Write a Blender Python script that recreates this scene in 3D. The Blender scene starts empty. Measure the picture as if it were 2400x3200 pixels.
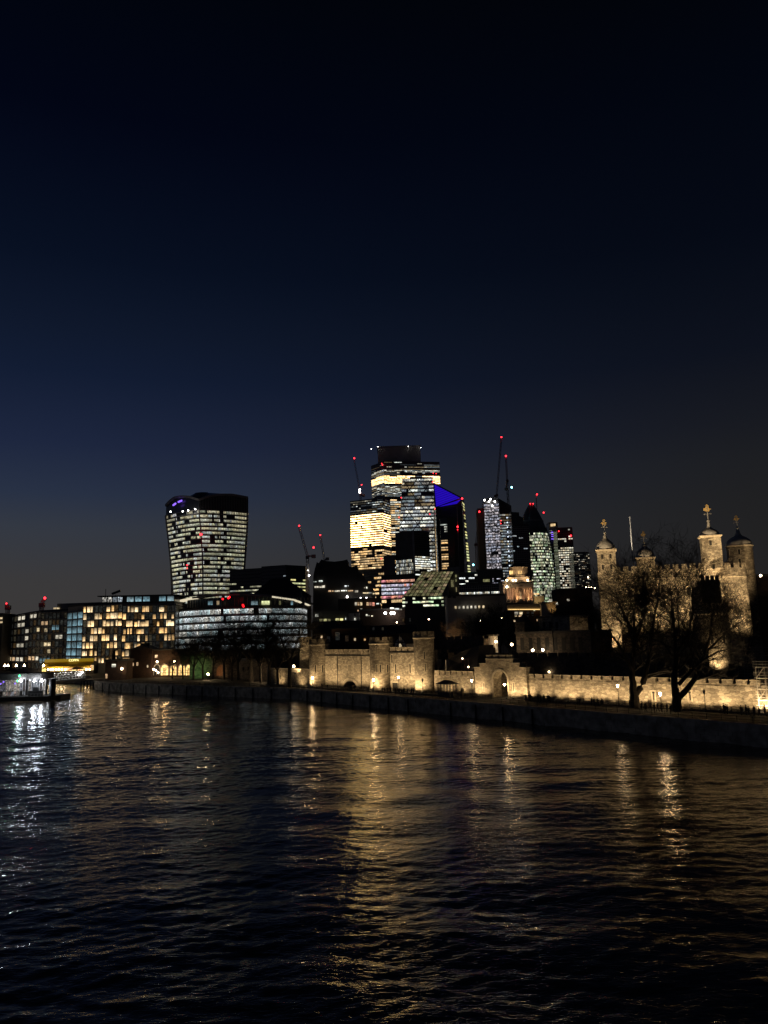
import bpy, bmesh, math, random
import numpy as np
from mathutils import Vector, Matrix

random.seed(7)
sc = bpy.context.scene
COL = sc.collection
R = math.radians

# ------------------------------------------------------------------ camera
CAM_Z = 19.5
F = 2400.0                       # focal length in pixels of the 2400 x 3200 photograph
PITCH = math.atan(390 / F)
ROLL = R(1.5)
cam_d = bpy.data.cameras.new('camera')
cam = bpy.data.objects.new('camera', cam_d)
COL.objects.link(cam)
cam_d.sensor_fit = 'HORIZONTAL'
cam_d.sensor_width = 36
cam_d.lens = 36
cam_d.clip_start = 0.5
cam_d.clip_end = 9000
fw = Vector((0, math.cos(PITCH), math.sin(PITCH)))
r0 = Vector((1, 0, 0))
u0 = Vector((0, -math.sin(PITCH), math.cos(PITCH)))
RT = r0 * math.cos(ROLL) - u0 * math.sin(ROLL)
UP = u0 * math.cos(ROLL) + r0 * math.sin(ROLL)
m3 = Matrix((RT, UP, -fw)).transposed()
cam.matrix_world = Matrix.Translation((0, 0, CAM_Z)) @ m3.to_4x4()
sc.camera = cam
CAMP = Vector((0, 0, CAM_Z))

# ------------------------------------------------------------------ sky (blue hour, sun already set to the left)
world = bpy.data.worlds.new('World')
sc.world = world
world.use_nodes = True
nt = world.node_tree
nt.nodes.clear()
out = nt.nodes.new('ShaderNodeOutputWorld')
bgd = nt.nodes.new('ShaderNodeBackground')
sky = nt.nodes.new('ShaderNodeTexSky')
sky.sky_type = 'NISHITA'
sky.sun_disc = False
sky.sun_elevation = R(-4.0)
sky.sun_rotation = R(-75)
sky.air_density = 1.0
sky.dust_density = 2.0
sky.ozone_density = 3.0
geo = nt.nodes.new('ShaderNodeNewGeometry')
sep = nt.nodes.new('ShaderNodeSeparateXYZ')
nt.links.new(geo.outputs['Incoming'], sep.inputs[0])
neg = nt.nodes.new('ShaderNodeMath'); neg.operation = 'MULTIPLY'; neg.inputs[1].default_value = -1
nt.links.new(sep.outputs['Z'], neg.inputs[0])
def srgb(*c):
    return [((v / 255) / 12.92 if v / 255 <= .04045 else ((v / 255 + .055) / 1.055) ** 2.4) for v in c] + [1]
def sky_ramp(els):                      # colour against the sine of the height above the horizon
    ramp = nt.nodes.new('ShaderNodeValToRGB'); nt.links.new(neg.outputs[0], ramp.inputs[0]); cr = ramp.color_ramp
    cr.elements[0].position, cr.elements[0].color = els[0][0], srgb(*els[0][1])
    cr.elements[1].position, cr.elements[1].color = els[-1][0], srgb(*els[-1][1])
    for p, c in els[1:-1]:
        e = cr.elements.new(p); e.color = srgb(*c)
    return ramp
west = sky_ramp([(0, (60, 57, 55)), (.077, (58, 57, 58)), (.14, (51, 56, 66)), (.18, (40, 49, 68)), (.24, (29, 38, 62)), (.32, (18, 28, 50)), (.37, (15, 24, 43)), (.443, (8, 16, 33)), (.576, (2, 5, 19)), (.68, (1, 4, 12)), (1, (1, 2, 6))])
east = sky_ramp([(0, (37, 35, 34)), (.15, (31, 31, 32)), (.20, (28, 29, 32)), (.24, (23, 25, 31)), (.32, (13, 17, 27)), (.443, (5, 9, 19)), (.58, (2, 5, 13)), (.68, (2, 3, 6)), (1, (1, 1, 3))])
# the west (left) still glows, the north-east (right) is darker
azi = nt.nodes.new('ShaderNodeMapRange'); azi.interpolation_type = 'SMOOTHSTEP'
nt.links.new(sep.outputs['X'], azi.inputs[0])
azi.inputs[1].default_value = -0.52; azi.inputs[2].default_value = 0.52
azi.inputs[3].default_value = 1; azi.inputs[4].default_value = 0
mul = nt.nodes.new('ShaderNodeMix'); mul.data_type = 'RGBA'
nt.links.new(azi.outputs[0], mul.inputs[0])
nt.links.new(west.outputs[0], mul.inputs[6]); nt.links.new(east.outputs[0], mul.inputs[7])
skm = nt.nodes.new('ShaderNodeMix'); skm.data_type = 'RGBA'; skm.blend_type = 'MULTIPLY'; skm.inputs[0].default_value = 1
nt.links.new(sky.outputs[0], skm.inputs[6]); skm.inputs[7].default_value = (0.02, 0.02, 0.02, 1)
add = nt.nodes.new('ShaderNodeMix'); add.data_type = 'RGBA'; add.blend_type = 'ADD'; add.inputs[0].default_value = 1
nt.links.new(mul.outputs[2], add.inputs[6]); nt.links.new(skm.outputs[2], add.inputs[7])
nt.links.new(add.outputs[2], bgd.inputs[0])
bgd.inputs[1].default_value = 1.0
nt.links.new(bgd.outputs[0], out.inputs[0])

sc.view_settings.view_transform = 'Standard'
sc.view_settings.look = 'None'
sc.view_settings.exposure = 0
sc.view_settings.gamma = 1
sc.view_settings.use_curve_mapping = False
sc.cycles.use_denoising = True
sc.cycles.denoiser = 'OPENIMAGEDENOISE'
sc.cycles.denoising_input_passes = 'RGB_ALBEDO_NORMAL'
sc.cycles.max_bounces = 4
sc.cycles.diffuse_bounces = 2
sc.cycles.glossy_bounces = 3
sc.cycles.sample_clamp_indirect = 12
sc.cycles.caustics_reflective = False
sc.cycles.caustics_refractive = False
sc.cycles.use_light_tree = True

# ------------------------------------------------------------------ picture -> place
def ray(x, y):
    return (fw * F + RT * (x - 1200) + UP * (1600 - y)).normalized()
def atD(x, y, D):                      # where the line of sight meets the depth D
    d = ray(x, y); return CAMP + d * (D / d.y)
def onz(x, y, z=0.0):                  # where it meets a level surface
    d = ray(x, y); return CAMP + d * ((z - CAM_Z) / d.z)
WZ = 3.5                               # wharf level above the water
WO = Vector((72, 148, 0)); WT = Vector((-1, 1.22, 0)).normalized(); WN = Vector((1.22, 1, 0)).normalized()
def C(u, v, z=0.0):                    # castle coordinates: u along the outer wall, v inland
    p = WO + WT * u + WN * v; return Vector((p.x, p.y, z))
def WP(x, y, v=0.0):                   # pixel on the upright plane v -> (u, z)
    d = ray(x, y); o = WO + WN * v
    t = (o - CAMP).dot(WN) / d.dot(WN)
    p = CAMP + d * t
    return (p - WO).dot(WT), p.z
def GU(x, v):                          # u of picture column x on plane v at wharf level
    return WP(x, 2150, v)[0]

# ------------------------------------------------------------------ object helpers
def wloc(o):
    p = Vector((0, 0, 0))
    while o is not None:
        p = p + o.location; o = o.parent
    return p
def tag(o, label=None, cat=None, group=None, kind=None):
    if label: o['label'] = label
    if cat: o['category'] = cat
    if group: o['group'] = group
    if kind: o['kind'] = kind
    return o
def thing(name, loc, label, cat, group=None):
    o = bpy.data.objects.new(name, None); COL.objects.link(o)
    o.location = loc; o.empty_display_size = .5
    return tag(o, label, cat, group)
class MB:
    """collects shapes in world coordinates; build() links them as one mesh object"""
    def __init__(s):
        s.v = []; s.f = []; s.uv = []; s.m = []
    def face(s, pts, uv=None, mi=0):
        n = len(s.v); s.v += [tuple(p) for p in pts]; s.f.append(tuple(range(n, n + len(pts))))
        s.uv.append(uv or [(0, 0)] * len(pts)); s.m.append(mi)
    def mesh8(s, p, uv=None, mi=0):
        # p: 4 bottom (ccw), 4 top
        n = len(s.v); s.v += [tuple(q) for q in p]
        for f in ((3, 2, 1, 0), (4, 5, 6, 7), (0, 1, 5, 4), (1, 2, 6, 5), (2, 3, 7, 6), (3, 0, 4, 7)):
            s.f.append(tuple(n + i for i in f)); s.uv.append([(0, 0), (1, 0), (1, 1), (0, 1)]); s.m.append(mi)
    def box(s, x0, x1, y0, y1, z0, z1, mi=0):
        s.mesh8([(x0, y0, z0), (x1, y0, z0), (x1, y1, z0), (x0, y1, z0), (x0, y0, z1), (x1, y0, z1), (x1, y1, z1), (x0, y1, z1)], mi=mi)
    def cbox(s, u0_, u1_, v0, v1, z0, z1, mi=0):          # box in castle coordinates
        q = [(u1_, v0), (u0_, v0), (u0_, v1), (u1_, v1)]
        s.mesh8([C(a, b, z0) for a, b in q] + [C(a, b, z1) for a, b in q], mi=mi)
    def bar(s, a, b, w, h=None, mi=0):                    # square bar between two points
        a = Vector(a); b = Vector(b); d = (b - a).normalized(); h = h or w
        up = Vector((0, 0, 1)) if abs(d.z) < .95 else Vector((1, 0, 0))
        sx = d.cross(up).normalized() * (w / 2); sz = sx.cross(d).normalized() * (h / 2)
        s.mesh8([a - sx - sz, a + sx - sz, a + sx + sz, a - sx + sz, b - sx - sz, b + sx - sz, b + sx + sz, b - sx + sz], mi=mi)
    def tube(s, pts, rad, n=6, cap=True, mi=0):
        rings = []
        for i, p in enumerate(pts):
            p = Vector(p)
            d = (Vector(pts[min(i + 1, len(pts) - 1)]) - Vector(pts[max(i - 1, 0)])).normalized()
            up = Vector((0, 0, 1)) if abs(d.z) < .9 else Vector((1, 0, 0))
            a = d.cross(up).normalized(); b = d.cross(a)
            r = rad[i] if isinstance(rad, (list, tuple)) else rad
            k = len(s.v)
            for j in range(n):
                t = 2 * math.pi * j / n
                s.v.append(tuple(p + a * (r * math.cos(t)) + b * (r * math.sin(t))))
            rings.append(k)
        for i in range(len(rings) - 1):
            for j in range(n):
                k = (j + 1) % n
                s.f.append((rings[i] + j, rings[i] + k, rings[i + 1] + k, rings[i + 1] + j)); s.uv.append([(0, 0)] * 4); s.m.append(mi)
        if cap:
            s.f.append(tuple(rings[0] + j for j in range(n))); s.uv.append([(0, 0)] * n); s.m.append(mi)
            s.f.append(tuple(rings[-1] + j for j in reversed(range(n)))); s.uv.append([(0, 0)] * n); s.m.append(mi)
    def lathe(s, c, prof, n=24, mi=0, squash=1.0, a0=0.0):
        """prof: (radius, z) from below upwards round the upright through c"""
        k0 = len(s.v)
        for r, z in prof:
            for j in range(n):
                t = 2 * math.pi * j / n + a0
                s.v.append((c[0] + r * math.cos(t), c[1] + r * math.sin(t) * squash, z))
        for i in range(len(prof) - 1):
            for j in range(n):
                k = (j + 1) % n
                s.f.append((k0 + i * n + j, k0 + i * n + k, k0 + (i + 1) * n + k, k0 + (i + 1) * n + j)); s.uv.append([(0, 0)] * 4); s.m.append(mi)
        if prof[-1][0] > .05:                               # the cap has its own corners, so the wall keeps level normals
            k1 = len(s.v); s.v += s.v[k1 - n:k1]
            s.f.append(tuple(k1 + j for j in range(n))); s.uv.append([(0, 0)] * n); s.m.append(mi)
    def prism(s, poly, z0, z1, mi=0):                     # upright prism over a plan polygon
        n = len(poly)
        s.face([(p[0], p[1], z1) for p in poly], mi=mi)
        for i in range(n):
            a, b = poly[i], poly[(i + 1) % n]
            s.face([(a[0], a[1], z0), (b[0], b[1], z0), (b[0], b[1], z1), (a[0], a[1], z1)], mi=mi)
    def slab(s, poly, off, mi=0):                         # any flat outline given thickness by the vector off
        off = Vector(off); poly = [Vector(p) for p in poly]; n = len(poly)
        s.face(poly, mi=mi); s.face([p + off for p in reversed(poly)], mi=mi)
        for i in range(n):
            a, b = poly[i], poly[(i + 1) % n]
            s.face([b, a, a + off, b + off], mi=mi)
    def ball(s, c, r, n=10, mi=0, sz=1.0):
        k = max(4, n // 2)
        s.lathe(c, [(max(.001, r * math.sin(math.pi * i / k)), c[2] - r * sz * math.cos(math.pi * i / k)) for i in range(k + 1)], n, mi)
    def build(s, name, mats, parent=None, smooth=False, kind=None):
        me = bpy.data.meshes.new(name)
        o0 = wloc(parent) if parent is not None else Vector((0, 0, 0))
        co = np.array(s.v, dtype=np.float64) - np.array(o0)
        me.from_pydata(co.tolist(), [], s.f)
        uvl = me.uv_layers.new(name='UVMap')
        flat = [c for f in s.uv for p in f for c in p]
        uvl.data.foreach_set('uv', flat)
        for m in (mats if isinstance(mats, (list, tuple)) else [mats]):
            me.materials.append(m)
        me.polygons.foreach_set('material_index', s.m)
        if smooth:
            me.polygons.foreach_set('use_smooth', [True] * len(me.polygons))
        me.update()
        o = bpy.data.objects.new(name, me); COL.objects.link(o)
        if parent is not None: o.parent = parent
        if kind: o['kind'] = kind
        return o
def place(name, me, parent, loc, rz=0.0, scale=(1, 1, 1)):   # another object sharing mesh data
    o = bpy.data.objects.new(name, me); COL.objects.link(o)
    if parent is not None:
        o.parent = parent; loc = Vector(loc) - wloc(parent)
    o.location = loc; o.rotation_euler = (0, 0, rz); o.scale = scale
    return o
def copy_tree(o, loc, parent=None):
    c = o.copy(); COL.objects.link(c); c.parent = parent
    if loc is not None: c.location = loc
    for ch in o.children: copy_tree(ch, None, c)
    return c
def mesh_of(mb, name, mats, smooth=False):
    o = mb.build(name, mats, None, smooth); me = o.data; bpy.data.objects.remove(o); return me

# ------------------------------------------------------------------ materials
def new_mat(name):
    m = bpy.data.materials.new(name); m.use_nodes = True
    return m, m.node_tree, m.node_tree.nodes['Principled BSDF']
def plain(name, c, rough=.7, metal=0.0, var=.25, scale=1.5, bump=0.0):
    m, t, p = new_mat(name)
    p.inputs['Roughness'].default_value = rough; p.inputs['Metallic'].default_value = metal
    g = t.nodes.new('ShaderNodeNewGeometry'); n = t.nodes.new('ShaderNodeTexNoise'); n.inputs['Scale'].default_value = scale
    n.inputs['Detail'].default_value = 6
    t.links.new(g.outputs['Position'], n.inputs['Vector'])
    mx = t.nodes.new('ShaderNodeMapRange'); mx.inputs[1].default_value = .3; mx.inputs[2].default_value = .7
    mx.inputs[3].default_value = 1 - var; mx.inputs[4].default_value = 1 + var
    t.links.new(n.outputs['Fac'], mx.inputs[0])
    v = t.nodes.new('ShaderNodeVectorMath'); v.operation = 'SCALE'; v.inputs[0].default_value = c[:3]
    t.links.new(mx.outputs[0], v.inputs['Scale']); t.links.new(v.outputs[0], p.inputs['Base Color'])
    if bump:
        b = t.nodes.new('ShaderNodeBump'); b.inputs['Strength'].default_value = bump; b.inputs['Distance'].default_value = .05
        t.links.new(n.outputs['Fac'], b.inputs['Height']); t.links.new(b.outputs[0], p.inputs['Normal'])
    return m
def masonry(name, c1, c2, sx=1.4, sz=2.6, stain=.45, mortar=.6):
    """coursed rubble: stretched cells of differing tone, darker joints, weather stains"""
    m, t, p = new_mat(name); p.inputs['Roughness'].default_value = .9
    g = t.nodes.new('ShaderNodeNewGeometry')
    mp = t.nodes.new('ShaderNodeMapping'); mp.inputs['Scale'].default_value = (sx, sx, sz)
    t.links.new(g.outputs['Position'], mp.inputs[0])
    wn = t.nodes.new('ShaderNodeTexNoise'); wn.inputs['Scale'].default_value = .7; wn.inputs['Detail'].default_value = 3
    t.links.new(mp.outputs[0], wn.inputs['Vector'])
    ad = t.nodes.new('ShaderNodeVectorMath'); ad.operation = 'MULTIPLY_ADD'; ad.inputs[1].default_value = (.5, .5, .5)
    t.links.new(wn.outputs['Color'], ad.inputs[0]); t.links.new(mp.outputs[0], ad.inputs[2])
    vo = t.nodes.new('ShaderNodeTexVoronoi'); vo.inputs['Scale'].default_value = 1
    t.links.new(ad.outputs[0], vo.inputs['Vector'])
    ve = t.nodes.new('ShaderNodeTexVoronoi'); ve.feature = 'DISTANCE_TO_EDGE'; ve.inputs['Scale'].default_value = 1
    t.links.new(ad.outputs[0], ve.inputs['Vector'])
    rr = t.nodes.new('ShaderNodeValToRGB'); rr.color_ramp.elements[0].color = (*c2, 1); rr.color_ramp.elements[1].color = (*c1, 1)
    rr.color_ramp.elements[0].position = .15; rr.color_ramp.elements[1].position = .75
    sp = t.nodes.new('ShaderNodeSeparateColor'); t.links.new(vo.outputs['Color'], sp.inputs[0]); t.links.new(sp.outputs[0], rr.inputs[0])
    n2 = t.nodes.new('ShaderNodeTexNoise'); n2.inputs['Scale'].default_value = .28; n2.inputs['Detail'].default_value = 8; n2.inputs['Roughness'].default_value = .65
    mp2 = t.nodes.new('ShaderNodeMapping'); mp2.inputs['Scale'].default_value = (1, 1, .7)
    t.links.new(g.outputs['Position'], mp2.inputs[0]); t.links.new(mp2.outputs[0], n2.inputs['Vector'])
    s1 = t.nodes.new('ShaderNodeMapRange'); s1.inputs[1].default_value = .35; s1.inputs[2].default_value = .65
    s1.inputs[3].default_value = 1 - stain; s1.inputs[4].default_value = 1.1
    t.links.new(n2.outputs['Fac'], s1.inputs[0])
    s2 = t.nodes.new('ShaderNodeMapRange'); s2.inputs[1].default_value = 0; s2.inputs[2].default_value = .12
    s2.inputs[3].default_value = mortar; s2.inputs[4].default_value = 1
    t.links.new(ve.outputs['Distance'], s2.inputs[0])
    ml = t.nodes.new('ShaderNodeMath'); ml.operation = 'MULTIPLY'; t.links.new(s1.outputs[0], ml.inputs[0]); t.links.new(s2.outputs[0], ml.inputs[1])
    vs = t.nodes.new('ShaderNodeVectorMath'); vs.operation = 'SCALE'
    t.links.new(rr.outputs[0], vs.inputs[0]); t.links.new(ml.outputs[0], vs.inputs['Scale']); t.links.new(vs.outputs[0], p.inputs['Base Color'])
    b = t.nodes.new('ShaderNodeBump'); b.inputs['Strength'].default_value = .8; b.inputs['Distance'].default_value = .06
    t.links.new(s2.outputs[0], b.inputs['Height']); t.links.new(b.outputs[0], p.inputs['Normal'])
    return m
def emit(name, c, s, sample=True):
    m, t, p = new_mat(name)
    p.inputs['Base Color'].default_value = (.1, .1, .1, 1)
    p.inputs['Emission Color'].default_value = (*c, 1); p.inputs['Emission Strength'].default_value = s
    if not sample: m.cycles.emission_sampling = 'NONE'
    return m
def window(name, cols, s, mode='office', nscale=.8, contrast=1.0, sharp=(.35, .65), flick=.5):
    """a lit room seen through glass: hue and brightness differ from pane to pane, noise and a gradient stand in for furniture and ceiling lights"""
    m, t, p = new_mat(name)
    p.inputs['Base Color'].default_value = (.01, .012, .015, 1); p.inputs['Roughness'].default_value = .15
    oi = t.nodes.new('ShaderNodeObjectInfo'); g = t.nodes.new('ShaderNodeNewGeometry')
    ad = t.nodes.new('ShaderNodeMath'); ad.operation = 'ADD'; t.links.new(oi.outputs['Random'], ad.inputs[0]); t.links.new(g.outputs['Random Per Island'], ad.inputs[1])
    fr = t.nodes.new('ShaderNodeMath'); fr.operation = 'FRACT'; t.links.new(ad.outputs[0], fr.inputs[0])
    rp = t.nodes.new('ShaderNodeValToRGB'); cr = rp.color_ramp; cr.interpolation = 'CONSTANT'
    cr.elements[0].color = (*cols[0], 1); cr.elements[0].position = 0
    if len(cols) > 1:
        cr.elements[1].color = (*cols[1], 1); cr.elements[1].position = 1 / len(cols)
        for i in range(2, len(cols)):
            e = cr.elements.new(i / len(cols)); e.color = (*cols[i], 1)
    else:
        cr.elements[1].color = (*cols[0], 1)
    t.links.new(fr.outputs[0], rp.inputs[0])
    no = t.nodes.new('ShaderNodeTexNoise'); no.inputs['Scale'].default_value = nscale; no.inputs['Detail'].default_value = 4; no.inputs['Roughness'].default_value = .7
    t.links.new(g.outputs['Position'], no.inputs['Vector'])
    m1 = t.nodes.new('ShaderNodeMapRange'); m1.inputs[1].default_value = sharp[0]; m1.inputs[2].default_value = sharp[1]
    m1.inputs[3].default_value = max(0.03, 1 - contrast); m1.inputs[4].default_value = 1 + .6 * contrast
    t.links.new(no.outputs['Fac'], m1.inputs[0])
    uv = t.nodes.new('ShaderNodeUVMap'); su = t.nodes.new('ShaderNodeSeparateXYZ'); t.links.new(uv.outputs[0], su.inputs[0])
    m2 = t.nodes.new('ShaderNodeMapRange'); t.links.new(su.outputs['Y'], m2.inputs[0])
    lo, hi = {'office': (.45, 1.3), 'uplit': (1.7, .28), 'flat': (1, 1)}[mode]  # upright gradient puts ceiling light and balcony uplight into the emission
    m2.inputs[3].default_value = lo; m2.inputs[4].default_value = hi
    # a second random number for brightness
    f2 = t.nodes.new('ShaderNodeMath'); f2.operation = 'MULTIPLY'; f2.inputs[1].default_value = 17.31; t.links.new(fr.outputs[0], f2.inputs[0])
    f3 = t.nodes.new('ShaderNodeMath'); f3.operation = 'FRACT'; t.links.new(f2.outputs[0], f3.inputs[0])
    m4 = t.nodes.new('ShaderNodeMapRange'); t.links.new(f3.outputs[0], m4.inputs[0]); m4.inputs[3].default_value = 1 - flick; m4.inputs[4].default_value = 1 + flick * .5
    a = t.nodes.new('ShaderNodeMath'); a.operation = 'MULTIPLY'; t.links.new(m1.outputs[0], a.inputs[0]); t.links.new(m2.outputs[0], a.inputs[1])
    b = t.nodes.new('ShaderNodeMath'); b.operation = 'MULTIPLY'; t.links.new(a.outputs[0], b.inputs[0]); t.links.new(m4.outputs[0], b.inputs[1])
    c = t.nodes.new('ShaderNodeMath'); c.operation = 'MULTIPLY'; t.links.new(b.outputs[0], c.inputs[0]); c.inputs[1].default_value = s
    t.links.new(rp.outputs[0], p.inputs['Emission Color']); t.links.new(c.outputs[0], p.inputs['Emission Strength'])
    m.cycles.emission_sampling = 'NONE'
    return m
M = {}
M['glass'] = plain('dark_glass', (.03, .032, .036), .22, var=.3, scale=.05)
M['glassb'] = plain('blue_dark_glass', (.03, .036, .048), .25, var=.3, scale=.05)
M['band'] = plain('spandrel_dark', (.07, .068, .066), .5, scale=.1)
M['fin'] = plain('fin_metal', (.30, .28, .265), .5, metal=.0, scale=.1)
M['pale'] = plain('pale_concrete', (.42, .39, .36), .8, scale=.2)
M['greyb'] = plain('grey_concrete', (.26, .25, .24), .8, scale=.2)
M['dark'] = plain('dark_roof', (.07, .066, .062), .85, scale=.4)
M['slate'] = plain('slate_roof', (.06, .052, .046), .8, scale=1.2, bump=.4)
M['brickd'] = masonry('dark_brick', (.10, .055, .035), (.06, .035, .025), 3, 8)
M['stone'] = masonry('ragstone', (.45, .39, .29), (.24, .20, .145), 1.15, 2.3, .42, .6)
M['stonew'] = masonry('white_tower_stone', (.46, .40, .30), (.22, .18, .13), 1.1, 2.1, .5, .55)
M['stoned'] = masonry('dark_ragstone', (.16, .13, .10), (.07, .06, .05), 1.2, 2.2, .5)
M['quoin'] = plain('pale_dressed_stone', (.46, .40, .30), .85, scale=1.5)
M['quay'] = plain('quay_granite', (.42, .36, .27), .85, var=.5, scale=.6, bump=.6)
M['black'] = plain('black_iron', (.012, .012, .012), .5)
M['slit'] = plain('opening_shade_black', (.01, .009, .008), .8)  # near-black stands in for shade inside slits and windows; dark doors share it
M['lead'] = plain('lead_roof', (.40, .39, .37), .55, metal=.0, var=.35, scale=1.0)
M['gilt'] = plain('gilded_copper', (.75, .52, .2), .45, metal=.3)
M['white'] = plain('white_paint', (.75, .72, .66), .6, var=.08)
M['bark'] = plain('plane_bark', (.022, .018, .014), .9, var=.5, scale=2, bump=.5)
M['twig'] = plain('twig_bark', (.012, .010, .008), .9)
M['paving'] = plain('wharf_paving', (.02, .018, .016), .9, var=.35, scale=.5)
M['crane'] = plain('crane_steel', (.10, .03, .025), .6)
M['craneg'] = plain('crane_grey_steel', (.22, .2, .19), .6)
M['red'] = emit('red_beacon', (1, .02, .03), 7)
M['redsm'] = emit('red_glow', (1, .01, .015), 3, False)
M['cyanl'] = emit('cyan_beacon', (.25, .9, 1), 9)
M['wl'] = emit('white_lamp', (1, .96, .9), 14)
M['bl'] = emit('cool_white_lamp', (.86, .91, 1), 150)
M['green'] = emit('green_lamp', (.05, 1, .25), 5)
M['lamp'] = emit('street_lamp_glow', (1, .68, .34), 120)
M['lampd'] = emit('dimmer_lamp_glow', (1, .7, .38), 34)
M['skin'] = plain('bullet_glass', (.11, .115, .12), .3, var=.3, scale=.05)
M['lampw'] = emit('warm_lantern_glow', (1, .74, .44), 26)
M['violet'] = emit('violet_tube', (.25, .12, 1), 1.6, False)
M['blue'] = emit('ultramarine_panel', (.03, .006, .8), .55, False)
W = {}
W['walkie'] = window('office_walkie', [(1, .95, .66), (1, .9, .55), (.95, 1, .7), (1, 1, .78), (.9, .97, .88), (1, .98, .62)], .72, nscale=.75, contrast=.9, sharp=(.36, .68), flick=.6)
W['gold'] = window('office_gold', [(1, .62, .26), (1, .67, .30), (1, .57, .22)], 7.0, 'flat', nscale=.5, contrast=.8, flick=.75)
W['goldhot'] = window('office_gold_blazing', [(1, .64, .20), (1, .68, .24), (1, .6, .17)], 17, 'flat', nscale=.5, contrast=.7, flick=.6)
W['golddim'] = window('office_gold_dim', [(1, .60, .24), (1, .68, .34), (.9, .58, .26)], 1.3, nscale=.5, contrast=.85, flick=.7)
W['white'] = window('office_white', [(1, .95, .74), (.92, 1, .9), (1, .88, .62), (.9, .96, .95), (1, 1, .85)], 1.4, nscale=.6, contrast=.95, sharp=(.36, .68), flick=.85)
W['walkied'] = window('office_walkie_dim', [(1, .9, .6), (.8, .9, .8), (.9, .9, .9)], .5, 'flat', nscale=.5, contrast=1.2)
W['cool2'] = window('office_bright_cool', [(.86, .95, 1), (.95, 1, .98), (.82, .95, .97), (1, .98, .88), (.7, .9, .93)], 1.1, nscale=1.3, contrast=1.0, sharp=(.4, .66))
W['dimw'] = window('office_dim', [(1, .9, .65), (.7, .85, .9), (1, .75, .4), (.6, .7, .8)], .24, 'flat', nscale=.6, contrast=1.1, flick=.9)
W['cool'] = window('office_cool', [(.78, .9, 1), (.9, .97, 1), (.7, .88, .95), (1, .96, .86)], .62, nscale=.9, contrast=1.0, sharp=(.42, .66))
W['yellow'] = window('office_yellow', [(1, .95, .42), (1, .9, .36), (.95, 1, .5)], .95, nscale=.3, contrast=.6)
W['gherkin'] = window('office_gherkin', [(.85, 1, .62), (1, 1, .72), (.75, 1, .6), (.95, 1, .8), (1, .95, .6)], 1.05, nscale=.45, contrast=.9, flick=.85)
W['grid'] = window('office_grid', [(1, .9, .62), (1, .95, .75), (1, .8, .55), (1, .97, .8)], 1.0, nscale=.6, contrast=.6, flick=.7)
W['spark'] = window('site_lights', [(.8, .8, .95), (.95, .9, 1), (1, .9, .95), (.75, .8, 1)], .62, 'flat', nscale=.45, contrast=1.3, sharp=(.45, .66), flick=.3)
W['hotel'] = window('hotel_uplit', [(1, .60, .24), (1, .66, .32), (1, .72, .40), (1, .58, .22)], 1.3, 'uplit', nscale=.6, contrast=.6, flick=.6)
W['hoteld'] = window('hotel_dim', [(.7, .6, .38), (.45, .48, .42), (.85, .5, .2), (.3, .3, .28)], .05, 'flat', nscale=.7, contrast=1.0)
W['icy'] = window('icy_uplit', [(.50, .85, 1), (.62, .9, 1), (.45, .8, .95)], .30, 'uplit', nscale=.6, contrast=.7)
W['flat'] = window('flat_home', [(1, .78, .45), (1, .65, .35), (1, .9, .7)], .8, 'flat', nscale=.7, contrast=.8)
W['orange'] = window('lift_orange', [(1, .62, .25), (1, .7, .35)], 1.2, 'flat', nscale=.3, contrast=.6)
W['pink'] = window('lobby_pink', [(1, .38, .26), (1, .5, .35), (1, .35, .4)], .9, nscale=.4, contrast=1.0)
W['lilac'] = window('office_lilac', [(.85, .78, 1), (.95, .88, 1), (.8, .85, 1)], .95, nscale=.5, contrast=.9)
W['olive'] = window('sloped_glass_glow', [(.75, .62, .30), (.62, .60, .28), (.85, .62, .36), (.5, .46, .22)], .27, 'flat', nscale=.35, contrast=.8)
W['arch'] = window('shop_arch', [(1, .62, .22)], 1.7, 'flat', nscale=1.2, contrast=.7)
W['boat'] = window('saloon', [(1, .88, .75), (.9, .9, 1), (1, .75, .65), (.85, .9, 1)], .26, 'flat', nscale=1.6, contrast=1.3, flick=.9)
W['cafe'] = window('terrace_glow', [(1, .75, .22), (1, .5, .2), (1, .68, .3)], 1.7, 'flat', nscale=1.2, contrast=1.0)

# ------------------------------------------------------------------ facades
count = {}
extra = {}
def pane(root, S, a, b, c, d, mat, off, name='window'):
    p = [S(a, c), S(b, c), S(b, d), S(a, d)]
    n = (p[1] - p[0]).cross(p[3] - p[0]).normalized()
    if n.dot(CAMP - p[0]) < 0: n = -n
    k = count.get(root.name, 0)
    mb = MB() if k < 285 else extra.setdefault((root.name, mat), MB())
    q = [x + n * off for x in p]; i = [x - n * .1 for x in p]
    uv = [(0, 0), (1, 0), (1, 1), (0, 1)]
    n0 = len(mb.v)
    mb.v += [tuple(x) for x in q + i]
    for f, w in (((0, 1, 2, 3), uv), ((0, 4, 5, 1), [(0, 0), (0, 0), (1, 0), (1, 0)]), ((1, 5, 6, 2), [(1, 0), (1, 0), (1, 1), (1, 1)]),
                 ((2, 6, 7, 3), [(1, 1), (1, 1), (0, 1), (0, 1)]), ((3, 7, 4, 0), [(0, 1), (0, 1), (0, 0), (0, 0)])):
        mb.f.append(tuple(n0 + j for j in f)); mb.uv.append(w); mb.m.append(0)
    if k < 285: mb.build(name, mat, root)
    count[root.name] = k + 1
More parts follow.
